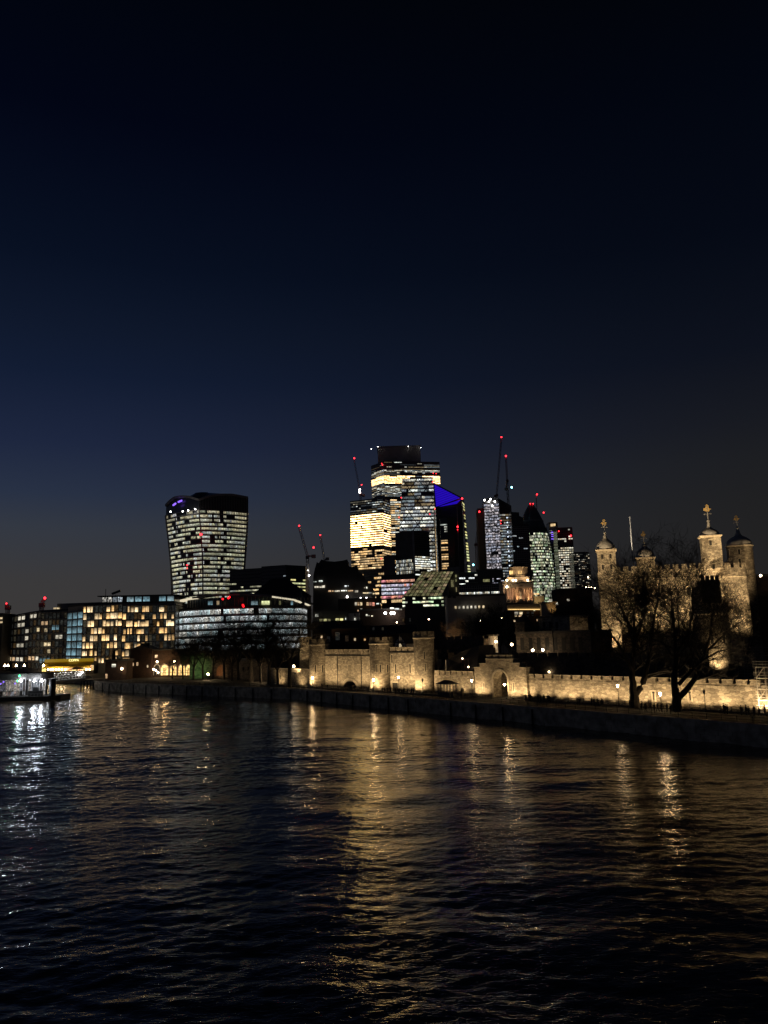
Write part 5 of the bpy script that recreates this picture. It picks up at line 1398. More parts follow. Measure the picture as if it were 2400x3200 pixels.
S = face(0, 1800, 1640); bands(r, S, 22, M['band'], .3, .4); facade(r, S, 22, 3, [W['cool'], W['lilac']], .25, (1, 2), .3, .8)
for y in (1663, 1670, 1676, 1684): mb = MB(); mb.bar(atD(1723, y, 1107), atD(1738, y + 1, 1107), .9); mb.build('violet_strip', M['violet'], r)
mb = MB(); mb.bar(atD(1721, 1641, 1106), atD(1735, 1640, 1106), 3.2); mb.build('bright_sign_panel', W['orange'], r)
beacon(r, 1699, 1602, 1100, 1.5)
r, face, P, z1 = block('grid_tower', 'square office tower with a neat grid of warm white windows', [(1740, 950), (1788, 948)], 1650, M['glass'], 30, cat='skyscraper')
S = face(0, 1840, 1652); bands(r, S, 26, M['band'], .3, .4); fins(r, S, 7, M['band'], .16, .4)
facade(r, S, 26, 7, W['grid'], lambda f, b: (.95 if .38 < f < .7 and (b > .3) else .75) if f < .7 else (.9 if .80 < f < .84 else (.06 if f < .95 else .15)), (1, 1), .56, .8)
beacon(r, 1784, 1674, 944, 1.5); beacon(r, 1746, 1660, 944, 1.0)
r, face, P, z1 = block('dim_far_tower', 'dim glazed tower with few lights between the grid tower and the keep', [(1791, 900), (1830, 898), (1841, 905)], 1727, M['glassb'], 30, cat='skyscraper')
for i, nb in ((0, 8), (1, 2)):
    S = face(i, 1840, 1730); bands(r, S, 20, M['fin'], .3, .4); fins(r, S, nb, M['fin'], .12, .4)
    facade(r, S, 20, nb, W['grid'], .22, (1, 2), .4, .7)
    facade(r, S, 20, nb, W['hoteld'], .6, (1, 3), .5, .85)

# ---- cranes
def crane(label, base, mast_top, jib, D, mat, cab=True, lamps=(), counter=None):
    b = atD(*base, D); root = thing('tower_crane', (b.x, b.y, WZ), label, 'crane')
    def lattice(p, q, w, name):
        p, q = Vector(p), Vector(q); d = (q - p); n = max(3, int(d.length / (w * 1.6))); dn = d.normalized()
        s = dn.cross(Vector((0, 1, 0))).normalized() * (w / 2); t = Vector((0, 1, 0)) * (w / 2); mb = MB()
        for sx in (-1, 1):
            for ty in (-1, 1): mb.bar(p + s * sx + t * ty, q + s * sx + t * ty, w * .22)
        for i in range(n):
            a0 = p + d * (i / n); a1 = p + d * ((i + 1) / n); k = 1 if i % 2 else -1
            mb.bar(a0 + s * k - t, a1 - s * k - t, w * .16); mb.bar(a0 + s * k + t, a1 - s * k + t, w * .16)
        return mb.build(name, mat, root)
    mt = atD(*mast_top, D)
    lattice((b.x, b.y, WZ), (b.x, b.y, mt.z), 2.2, 'mast')
    m2 = Vector((b.x, b.y, mt.z))
    jt = atD(*jib, D); lattice(m2, jt, 1.7, 'jib')
    if counter:
        cp = atD(*counter, D); mb = MB(); mb.bar(m2, cp, 1.6); mb.box(cp.x - 2, cp.x + 2, cp.y - 1.5, cp.y + 1.5, cp.z - 2, cp.z + 1.5); mb.build('counter_jib', mat, root)
    if cab: mb = MB(); mb.box(m2.x - 1.6, m2.x + 1.6, m2.y - 3, m2.y - .5, m2.z - 3, m2.z); mb.build('cab', mat, root)
    for x, y, m_, rr in lamps: beacon(root, x, y, D - 3, rr, m_)
crane('pale luffing crane rising left of the gothic roofs', (962, 1840), (961, 1738), (934, 1645), 760, M['craneg'], True, ((935, 1643, 'red', 1.1), (980, 1711, 'red', 1.3), (960, 1782, 'wl', .9), (966, 1798, 'wl', .8)), (980, 1738))
crane('far luffing crane just left of the gothic gable', (1015, 1850), (1016, 1750), (1001, 1674), 900, M['craneg'], False, ((1001, 1672, 'red', 1.1),), (1023, 1746))
crane('small crane perched beside the amber tower top', (1127, 1560), (1128, 1545), (1106, 1434), 1080, M['crane'], True, ((1107, 1432, 'red', 1.6), (1130, 1515, 'red', 1.2), (1124, 1530, 'wl', 1.3), (1124, 1538, 'wl', 1.5)), (1136, 1548))
crane('red luffing crane with cyan lamp above the glazed tower', (1592, 1640), (1592, 1500), (1581, 1427), 1015, M['crane'], True, ((1581, 1425, 'red', 1.7), (1599, 1523, 'cyanl', 1.3)), (1582, 1528))
crane('tall red luffing crane with the highest red beacon behind the sparkling tower', (1557, 1640), (1558, 1545), (1567, 1368), 1050, M['crane'], True, ((1567, 1366, 'red', 1.5),), (1549, 1550))
crane('low crane over the far riverside roofs with bright red lamp', (130, 1900), (134, 1884), (141, 1870), 620, M['craneg'], False, ((140, 1869, 'red', 1.4),), (131, 1890))
crane('far low crane at the edge of the riverside flats', (23, 1930), (22, 1895), (19, 1888), 640, M['craneg'], False, ((20, 1886, 'red', .9),), (25, 1898))
crane('slim red crane between the faceted tower and the dark column', (1490, 1760), (1490, 1700), (1496, 1620), 1030, M['crane'], False, (), (1487, 1702))

# ---- the middle ground
r, face, P, z1 = block('low_office', 'low dark office with a few lit strips right of the flared tower', [(718, 720), (817, 710)], 1782, M['glass'], 30)
S = face(0, 1862, 1785); bands(r, S, 7, M['band'], .3, .4); facade(r, S, 7, 14, W['walkie'], lambda f, b: .7 if f < .5 else .12, (1, 3), .4, .9)
r, face, P, z1 = block('stepped_office', 'dark office with bright yellowish floors at its right end', [(817, 700), (893, 690), (954, 705)], 1772, M['glassb'], 30)
S = face(0, 1850, 1775); bands(r, S, 7, M['band'], .3, .4); facade(r, S, 7, 10, W['cool'], lambda f, b: .3 if .4 < f < .7 else .05, (1, 2), .4, .9)
S = face(1, 1850, 1775); bands(r, S, 7, M['band'], .3, .4); facade(r, S, 7, 8, W['yellow'], lambda f, b: .85 if f < .62 else .0, (2, 5), .45, .95)
dm = thing('hipped_hall', atD(870, 1900, 600), 'dark hall with shallow hipped roof before the offices', 'building'); dm.location.z = WZ
a, b = atD(790, 1862, 600), atD(960, 1862, 600); pk = atD(870, 1808, 615)
mb = MB(); mb.prism([(a.x, a.y), (b.x, b.y), (b.x, b.y + 30), (a.x, a.y + 30)], WZ, a.z); mb.build('wall', M['dark'], dm)
e4 = [(a.x - 1, a.y - 1, a.z + .01), (b.x + 1, b.y - 1, a.z + .01), (b.x + 1, b.y + 31, a.z + .01), (a.x - 1, a.y + 31, a.z + .01)]; rg = [(pk.x - 6, pk.y, pk.z), (pk.x + 6, pk.y, pk.z)]
mb = MB(); mb.face([e4[0], e4[1], rg[1], rg[0]]); mb.face([e4[1], e4[2], rg[1]]); mb.face([e4[2], e4[3], rg[0], rg[1]]); mb.face([e4[3], e4[0], rg[0]]); mb.build('roof', M['slate'], dm)
sp = thing('church_spire', atD(943, 1900, 560), 'slender pale green church spire beside the curved office', 'church'); sp.location.z = WZ
c = atD(941, 1880, 560); zt_ = atD(941, 1800, 560).z; z0 = atD(941, 1862, 560).z
mb = MB(); mb.box(c.x - 1.6, c.x + 1.6, c.y - 1.6, c.y + 1.6, WZ, z0 - 5); mb.build('tower', M['pale'], sp)
mb = MB(); mb.lathe(c, [(1.5, z0 - 5), (1.6, z0 - 3), (1.2, z0 - 2.4), (1.2, z0 + .5), (.8, z0 + 1), (.3, (z0 + zt_) / 2), (.05, zt_)], 8); mb.build('spire', plain('verdigris', (.16, .2, .17), .6), sp)

# gothic roofs
go = thing('gothic_roofed_block', atD(1070, 1900, 590), 'dark block with steep swept gothic gables and scattered lit windows', 'building'); go.location.z = WZ
def gpt(x, y, D=590): return atD(x, y, D)
mb = MB()
mb.slab([gpt(978, 1905), gpt(979, 1800), gpt(983, 1780), gpt(990, 1756), gpt(996, 1760), gpt(1004, 1748), gpt(1020, 1753), gpt(1045, 1755), gpt(1070, 1752), gpt(1085, 1748), gpt(1089, 1771), gpt(1102, 1771), gpt(1115, 1767), gpt(1121, 1788), gpt(1132, 1793), gpt(1148, 1821), gpt(1160, 1830), gpt(1172, 1850), gpt(1172, 1905)], (0, 26, 0))
for v_ in range(0): pass
mb.build('roof', M['slate'], go)
a, b = gpt(978, 1905), gpt(1172, 1905)
mb = MB(); mb.box(a.x, b.x, a.y - .6, a.y + 27, WZ, a.z); mb.build('wall', M['dark'], go)
for (x0, y0, x1, y1, D) in ((990, 1800, 1004, 1752, 586), (1018, 1800, 1004, 1752, 586), (1089, 1800, 1115, 1769, 586), (1125, 1815, 1115, 1769, 586)):
    mb = MB(); mb.bar(gpt(x0, y0, D), gpt(x1, y1, D), 1.0); mb.build('gable_edge', M['dark'], go)
def lit(root, x, y, w, h, D, mat, name='window'):
    a = atD(x - w / 2, y + h / 2, D); b = atD(x + w / 2, y - h / 2, D); mb = MB()
    n0 = len(mb.v); mb.v += [(a.x, D, a.z), (b.x, D, a.z), (b.x, D, b.z), (a.x, D, b.z), (a.x, D + .4, a.z), (b.x, D + .4, a.z), (b.x, D + .4, b.z), (a.x, D + .4, b.z)]
    for f in ((0, 1, 2, 3), (0, 4, 5, 1), (1, 5, 6, 2), (2, 6, 7, 3), (3, 7, 4, 0)): mb.f.append(f); mb.uv.append([(0, 0), (1, 0), (1, 1), (0, 1)]); mb.m.append(0)
    return mb.build(name, mat, root)
for x, y, w, h, m_ in ((1002, 1816, 12, 5, 'white'), (985, 1818, 10, 3, 'white'), (998, 1834, 30, 6, 'flat'), (1010, 1833, 10, 7, 'flat'), (1080, 1832, 6, 5, 'white'), (1088, 1831, 3, 3, 'white'), (1030, 1847, 8, 5, 'flat'), (1040, 1847, 6, 4, 'flat'), (1054, 1847, 16, 5, 'flat'),
                      (1075, 1846, 18, 4, 'white'), (1095, 1846, 16, 4, 'flat'), (1114, 1848, 10, 6, 'flat'), (1139, 1837, 2, 3, 'white'), (1146, 1837, 4, 6, 'white'), (1143, 1853, 18, 4, 'flat'), (1158, 1853, 12, 4, 'white'), (1168, 1855, 6, 4, 'flat')):
    lit(go, x, y, w, h, 588.3, W[m_])
for x, y in ((1085, 1865), (1127, 1869), (1145, 1869)): beacon(go, x, y, 586, .8 if x < 1100 else .55, 'wl', 'wall_lamp')

r, face, P, z1 = block('brown_block', 'low brown block with rows of amber and red lit windows', [(1056, 525), (1132, 520), (1190, 528)], 1874, plain('brown_render', (.10, .075, .05), .85), 20)
for x, y, w, h, m_ in ((1112, 1887, 6, 10, 'flat'), (1120, 1887, 6, 10, 'flat'), (1129, 1887, 6, 10, 'flat')): lit(r, x, y, w, h, 519.6, W[m_])
for x, y, w, h, m_ in ((1149, 1887, 7, 10, 'flat'), (1158, 1887, 7, 10, 'pink'), (1167, 1888, 7, 11, 'pink'), (1180, 1887, 8, 5, 'white'), (1189, 1887, 3, 3, 'white'), (1120, 1908, 6, 5, 'flat'), (1129, 1906, 6, 9, 'flat'), (1155, 1906, 6, 10, 'hoteld')): lit(r, x, y, w, h, 519.3, W[m_])
r, face, P, z1 = block('flat_dark_block', 'flat-roofed dark block with greenish lit windows behind the brick houses', [(978, 450), (1091, 446)], 1914, M['dark'], 20)
for x, y, w, h, m_ in ((990, 1923, 10, 9, 'white'), (1003, 1938, 9, 8, 'olive'), (1016, 1938, 9, 8, 'yellow'), (1028, 1938, 9, 8, 'olive'), (1054, 1936, 11, 7, 'yellow'), (1067, 1936, 10, 7, 'yellow'), (1080, 1934, 2, 6, 'white'), (1004, 1952, 7, 4, 'white')): lit(r, x, y, w, h, 445.6, W[m_])
r, face, P, z1 = block('pale_stair_tower', 'pale blank stair tower with two slit windows', [(1089, 438), (1123, 437)], 1914, M['pale'], 10)
lit(r, 1109, 1936, 3, 9, 436.7, W['white']); lit(r, 1109, 1921, 3, 8, 436.7, M['slit'])
r, face, P, z1 = block('dark_terrace', 'dark terrace with small lit attic windows and three bright wall lamps', [(1121, 455), (1265, 450)], 1906, M['brickd'], 20)
for x, y, w, h, m_ in ((1146, 1922, 5, 6, 'white'), (1153, 1924, 4, 4, 'white'), (1163, 1925, 5, 3, 'white'), (1225, 1901, 12, 5, 'white'), (1240, 1903, 14, 5, 'white'), (1252, 1905, 8, 4, 'white'), (1260, 1937, 5, 10, 'hoteld'), (1281, 1937, 5, 10, 'hoteld')): lit(r, x, y, w, h, 449.5, W[m_])
for x in (1204, 1223, 1231): beacon(r, x, 1916, 447, .8, 'wl', 'wall_lamp')
r, face, P, z1 = block('rainbow_office', 'glazed office lit in orange, lilac and pink bands floor by floor', [(1191, 655), (1295, 650)], 1800, M['glass'], 25)
mats = [W['golddim'], W['pink'], W['lilac'], W['lilac'], W['pink']]
for k, (y0, y1, m_) in enumerate(((1884, 1872, 'orange'), (1871, 1860, 'pink'), (1859, 1848, 'lilac'), (1847, 1836, 'lilac'), (1835, 1824, 'lilac'), (1821, 1810, 'pink'))):
    S = face(0, y0, y1); facade(r, S, 1, 14, W[m_], .92 if k else .75, (1, 2), .72, .88); bands(r, S, 1, M['band'], .25, .4)
    facade(r, face(0, y0, y1, 1262, 1295), 1, 4, W['pink'], .5, (1, 1), .7, .9, .2)
# leaning glass gallery
sg = thing('leaning_glass_gallery', atD(1340, 1880, 620), 'leaning parallelogram of gridded glass glowing olive and amber', 'building'); sg.location.z = WZ
q = [atD(1261, 1863, 612), atD(1379, 1863, 612), atD(1418, 1786, 634), atD(1322, 1786, 634)]
def S(u, v): return (q[0].lerp(q[1], u)).lerp(q[3].lerp(q[2], u), v)
mb = MB(); mb.slab(q, (0, 14, -1)); mb.build('glass_body', M['glass'], sg)
facade(sg, S, 8, 9, W['olive'], .97, (1, 1), .86, .92)
mb = MB()
for i in range(10): mb.bar(S(i / 9, 0) + Vector((0, -.5, 0)), S(i / 9, 1) + Vector((0, -.5, 0)), .35)
for j in range(9): mb.bar(S(0, j / 8) + Vector((0, -.5, 0)), S(1, j / 8) + Vector((0, -.5, 0)), .3)
mb.build('glazing_bars', M['black'], sg)
a, b = atD(1258, 1900, 613), atD(1388, 1900, 613); zz = q[0].z
mb = MB(); mb.box(a.x, b.x, 613, 640, WZ, zz - .3); mb.build('base', M['glass'], sg)
Sb = flat_S((a.x, 612.9), (b.x, 612.9), a.z, zz - .6); facade(sg, Sb, 3, 16, W['gherkin'], .7, (1, 3), .5, .95)
bands(sg, Sb, 3, M['band'], .3, .4)
r, face, P, z1 = block('grey_side_block', 'grey wall block with tall lit slots right of the leaning gallery', [(1400, 640), (1434, 638)], 1771, M['greyb'], 15)
for x, y, w, h in ((1414, 1823, 8, 22), (1425, 1800, 4, 8), (1425, 1813, 4, 8), (1427, 1842, 4, 14)): lit(r, x, y, w, h, 637, W['olive'])
r, face, P, z1 = block('low_strip_office', 'small office with white lit floors below the faceted tower', [(1434, 660), (1492, 660)], 1790, M['glass'], 20)
S = face(0, 1830, 1793); bands(r, S, 4, M['band'], .3, .3); facade(r, S, 4, 6, W['white'], lambda f, b: .8 if b < .4 else .1, (1, 2), .5, .9)
beacon(r, 1479, 1765, 655, .8, 'cyanl', 'cyan_lamp')
r, face, P, z1 = block('station_shed', 'long low glazed shed with one bright row of white lights', [(1434, 605), (1570, 600)], 1828, M['glassb'], 25)
S = face(0, 1857, 1849); facade(r, S, 1, 30, W['white'], .95, (1, 1), .8, .7)
S = face(0, 1846, 1830); bands(r, S, 2, M['fin'], .15, .3); fins(r, S, 20, M['fin'], .15, .3)
r, face, P, z1 = block('mid_dark_block', 'dark block with one greenish window strip left of the monument', [(1488, 700), (1572, 700)], 1782, M['glass'], 20)
lit(r, 1520, 1814, 20, 9, 699.5, W['olive']); S = face(0, 1826, 1806, 1537, 1573); bands(r, S, 3, M['band'], .3, .3); facade(r, S, 3, 8, W['lilac'], .7, (1, 2), .4, .8)
r, face, P, z1 = block('grey_roof_range', 'long grey roofed range with a row of small warm windows', [(1396, 422), (1425, 420), (1580, 425)], 1862, M['greyb'], 20)
for x in (1424, 1436, 1449, 1461, 1473, 1486, 1498, 1511): lit(r, x, 1898 - (x - 1424) * .02, 5, 8, 419.2, W['flat'])
for x in (1404, 1420): lit(r, x, 1866, 9, 5, 419.2, M['slit'])

# ---- floodlit domed monument building
mo = thing('domed_monument_building', atD(1620, 1990, 480), 'ornate floodlit stone building with columns, statue niche and octagonal crown', 'building'); mo.location.z = WZ
MD = 480
st = plain('portland_stone', (.42, .36, .29), .85, var=.2, scale=.6)
def mbox(x0, x1, y0, y1, d0, d1, name, mat, par=mo):
    a = atD(x0, y1, MD + d0); b = atD(x1, y0, MD + d0); mb = MB(); mb.box(a.x, b.x, MD + d0, MD + d1, a.z, b.z); return mb.build(name, mat, par)
mbox(1574, 1666, 1820, 1886, 0, 16, 'wall', st)
mbox(1570, 1670, 1814, 1820.2, -1.2, 17, 'cornice', st)
mbox(1585, 1655, 1802, 1814.2, 1, 15, 'attic', st)
c = atD(1620, 1800, MD + 8); px = MD / F
mb = MB(); mb.lathe((c.x, c.y), [(34 * px, atD(1620, 1803, MD + 8).z), (34 * px, atD(1620, 1800, MD + 8).z), (30 * px, atD(1620, 1799, MD + 8).z), (30 * px, atD(1620, 1777, MD + 8).z), (32 * px, atD(1620, 1776, MD + 8).z), (32 * px, atD(1620, 1773, MD + 8).z)], 8, a0=.39); mb.build('octagon', st, mo)
mb = MB(); mb.lathe((c.x, c.y), [(30 * px, atD(1620, 1773, MD + 8).z + .01), (24 * px, atD(1620, 1767, MD + 8).z), (8 * px, atD(1620, 1760, MD + 8).z), (.1, atD(1620, 1758, MD + 8).z)], 8, a0=.39); mb.build('cap', M['slate'], mo)
for x in (1594, 1597.5, 1601, 1620, 1624.5, 1629): lit(mo, x, 1789, 2.6, 11, MD + 8 - 30 * px * (.93 if x > 1610 else .80), W['arch'])
for x in (1585, 1597, 1605, 1612, 1641, 1648, 1656, 1664):
    p = atD(x, 1885, MD - .6); zt_ = atD(x, 1838, MD - .6).z; mb = MB(); mb.lathe(p, [(.62, p.z), (.62, p.z + .4), (.46, p.z + .5), (.4, zt_ - .6), (.6, zt_ - .4), (.6, zt_)], 10); mb.build('column', st, mo, True)
mbox(1582, 1668, 1832, 1838, -1.4, .1, 'entablature', st)
# niche and statue
pn = atD(1630, 1880, MD - .3); mb = MB(); rr = 8.5 * px; zc0 = atD(1630, 1838, MD).z; pts = [(pn.x - rr, MD - .35, pn.z), (pn.x + rr, MD - .35, pn.z)] + [(pn.x + rr * math.cos(a), MD - .35, zc0 + rr * math.sin(a) * 1.3) for a in np.linspace(0, math.pi, 12)]
mb.slab(pts, (0, .3, 0)); mb.build('niche', plain('shaded_niche_stone', (.2, .16, .12), .9), mo)  # flat slab, the recess shade is put into its darker colour
mb = MB(); ps = atD(1627, 1862, MD - 1.2); mb.lathe(ps, [(.9, ps.z - .5), (.8, ps.z), (.75, ps.z + 1.5), (.95, ps.z + 2.6), (.5, ps.z + 3.3), (.25, ps.z + 3.5), (.38, ps.z + 3.9), (.3, ps.z + 4.3), (.05, ps.z + 4.5)], 10); mb.bar((ps.x + .6, ps.y, ps.z + 2.8), (ps.x + 1.5, ps.y - .2, ps.z + 4.0), .35); mb.build('statue', st, mo, True)
mbox(1624, 1631, 1862, 1884, -2, -.4, 'pedestal', st)
mbox(1586, 1694, 1886, 1907, -3, 16, 'lower_storey', st)
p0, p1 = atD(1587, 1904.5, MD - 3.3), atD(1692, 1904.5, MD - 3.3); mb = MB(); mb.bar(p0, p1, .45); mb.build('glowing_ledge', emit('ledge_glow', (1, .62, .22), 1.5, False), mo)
mbox(1600, 1690, 1908, 1960, -2, 16, 'ground_storey', M['brickd'])
for x, w, y, h in ((1614, 11, 1916, 8), (1629, 12, 1916, 8), (1612, 7, 1925, 4), (1630, 18, 1925, 4), (1650, 6, 1925, 3), (1665, 6, 1924, 3), (1650, 8, 1915, 7), (1664, 8, 1915, 7)): lit(mo, x, y, w, h, MD - 2.15, W['flat'] if x < 1640 else W['hoteld'])
for x in (1614, 1651): spot(atD(x, 1883, MD - 1.8), atD(x, 1848, MD - .2), 4200, R(70), parent=mo, col=(1, .52, .24), rad=.2)
for x in (1590, 1601, 1638, 1662): spot(atD(x, 1884, MD - 2.2), atD(x, 1848, MD - .2), 1600, R(60), parent=mo, col=(1, .5, .28), rad=.2)
spot(atD(1628, 1880, MD - 4), atD(1628, 1840, MD), 1500, R(50), parent=mo, col=(1, .7, .4))
for x in (1584, 1603, 1612, 1649): beacon(mo, x, 1813, MD - 1.6, .55, 'lampw', 'cornice_lamp'); 
for x in (1600, 1640): spot(atD(x, 1818, MD - 4), atD(x, 1795, MD), 2200, R(90), parent=mo, col=(1, .62, .3))
beacon(mo, 1584, 1834, MD - 2, .6, 'lampw', 'cornice_lamp')
wg = thing('monument_wing', atD(1717, 1990, 470), 'amber-lit stone side wing right of the domed monument', 'building'); wg.location.z = WZ
mbox(1694, 1737, 1885, 1930, -8, 8, 'wall', st, wg); mbox(1666, 1700, 1862, 1886, 2, 12, 'upper_wall', st, wg); mbox(1692, 1740, 1880, 1885, -8.8, 8, 'cornice', st, wg)
lit(wg, 1675, 1856, 20, 5, 481, W['orange'], 'glowing_roof_strip'); lit(wg, 1721, 1876, 9, 8, 473, W['flat'])
spot(atD(1731, 1925, MD - 12), atD(1729, 1895, MD - 8), 1800, R(70), parent=wg, col=(1, .58, .2)); spot(atD(1680, 1883, MD - 3), atD(1682, 1870, MD + 2), 700, R(90), parent=wg, col=(1, .7, .3))
hl = thing('low_lit_hall', atD(1560, 1990, 490), 'low hall washed yellow left of the monument', 'building'); hl.location.z = WZ
mbox(1535, 1572, 1864, 1890, 6, 16, 'wall', plain('yellow_render', (.4, .36, .2), .85), hl); mbox(1533, 1573, 1862, 1864.2, 5.5, 16, 'roof', M['dark'], hl)
spot(atD(1568, 1886, MD + 2), atD(1556, 1874, MD + 6), 900, R(110), parent=hl, col=(1, .75, .3))
r, face, P, z1 = block('dark_mansion', 'dark mansion block with a few lit windows right of the monument', [(1738, 500), (1850, 495)], 1842, M['brickd'], 20)
for x, y, w, h in ((1740, 1886, 6, 8), (1776, 1875, 7, 7), (1778, 1932, 4, 6), (1772, 1935, 3, 4)): lit(r, x, y, w, h, 494.3, W['flat'])
for x, y in ((1838, 1804), (1832, 1836), (1840, 1837), (1848, 1836), (1858, 1838), (1845, 1838)): beacon(r, x, y, 560, .5, 'lampw', 'distant_lamp')
for x, y in ((1769, 1969), (1780, 1976), (1792, 1974)): beacon(r, x, y, 300, .3, 'wl', 'lawn_lamp')

# ---- brick houses inside the castle
bh = thing('brick_house_row', atD(1050, 2000, 300), 'dark brick houses with tall white sash windows behind the river front', 'house'); bh.location.z = WZ
a, b = atD(975, 1968, 300), atD(1126, 1968, 300)
mb = MB(); mb.box(a.x, b.x, 300, 312, WZ, a.z); mb.build('wall', M['brickd'], bh)
mb = MB(); mb.slab([(a.x - .5, 299.5, a.z + .01), (b.x + .5, 299.5, a.z + .01), (b.x + .5, 306, a.z + 3), (a.x - .5, 306, a.z + 3)], (0, .2, .3)); mb.build('roof', M['slate'], bh)
for x, y, w, h in ((1027, 1997, 9, 16), (1055, 1988, 12, 25), (1084, 1995, 9, 18)):
    a, b = atD(x - w / 2, y + h / 2, 299.8), atD(x + w / 2, y - h / 2, 299.8)
    mb = MB(); mb.box(a.x, b.x, 299.8, 300.1, a.z, b.z); wn = mb.build('window', W['hoteld'], bh)
    mb = MB()
    for t in np.linspace(0, 1, 4): X = a.x + (b.x - a.x) * t; mb.box(X - .07, X + .07, 299.62, 299.9, a.z, b.z)
    for t in np.linspace(0, 1, 4): Z_ = a.z + (b.z - a.z) * t; mb.box(a.x, b.x, 299.6, 299.88, Z_ - .07, Z_ + .07)
    mb.build('sash_bars', M['white'], wn)
for x in (1103, 1060, 1130, 1010):
    p = atD(x, 1962, 303); mb = MB(); mb.box(p.x - .8, p.x + .8, 303, 304.2, p.z - 1, p.z + 2); mb.build('chimney', M['brickd'], bh)
bh2 = thing('gable_house_row', atD(1190, 2000, 290), 'dark roofed lodging range between the round drum tower and the terrace', 'house'); bh2.location.z = WZ
a, b = atD(1125, 1985, 290), atD(1300, 1985, 290); mb = MB(); mb.box(a.x, b.x, 290, 302, WZ, a.z); mb.build('wall', M['brickd'], bh2)
mb = MB(); mb.slab([(a.x - .5, 289.5, a.z + .01), (b.x + .5, 289.5, a.z + .01), (b.x + .5, 297, a.z + 3.2), (a.x - .5, 297, a.z + 3.2)], (0, .2, .3)); mb.build('roof', M['slate'], bh2)
for x in (1167, 1196): lit(bh2, x, 1965, 6, 9, 292.4, W['hoteld'], 'dormer_window')
for x in (1150, 1215, 1262): p = atD(x, 1972, 293); mb = MB(); mb.box(p.x - .9, p.x + .9, 293, 294.4, p.z - 1.2, p.z + 2.2); mb.build('chimney', M['brickd'], bh2)

# a few more lit rooms and lamps in the middle ground
for root_, D_, pts_ in ((bh, 299.7, ((1005, 1990, 5, 8), (1109, 1998, 5, 8))), (bh2, 289.7, ((1140, 1998, 5, 7), (1183, 2000, 5, 7), (1225, 1996, 4, 6), (1282, 1997, 4, 7))), (mo, MD - 2.2, ((1608, 1940, 5, 6), (1680, 1938, 5, 6)))):
    for k_, (x, y, w, h) in enumerate(pts_): lit(root_, x, y, w, h, D_, W['flat'] if k_ % 2 else W['hotel'])
for x, y, D_, lab in ((1340, 1935, 380, 'small warm lamp under the grey roofed range'), (1500, 1940, 370, 'small warm lamp left of the monument forecourt'), (1568, 1932, 400, 'warm lamp at the monument steps'), (1700, 1962, 330, 'small warm lamp before the dim stone house'), (1752, 1985, 300, 'small warm lamp left of the globe lamp cluster'), (1240, 1945, 420, 'small warm lamp in front of the dark terrace')):
    globe(x, y, D_, lab, .32, 120)
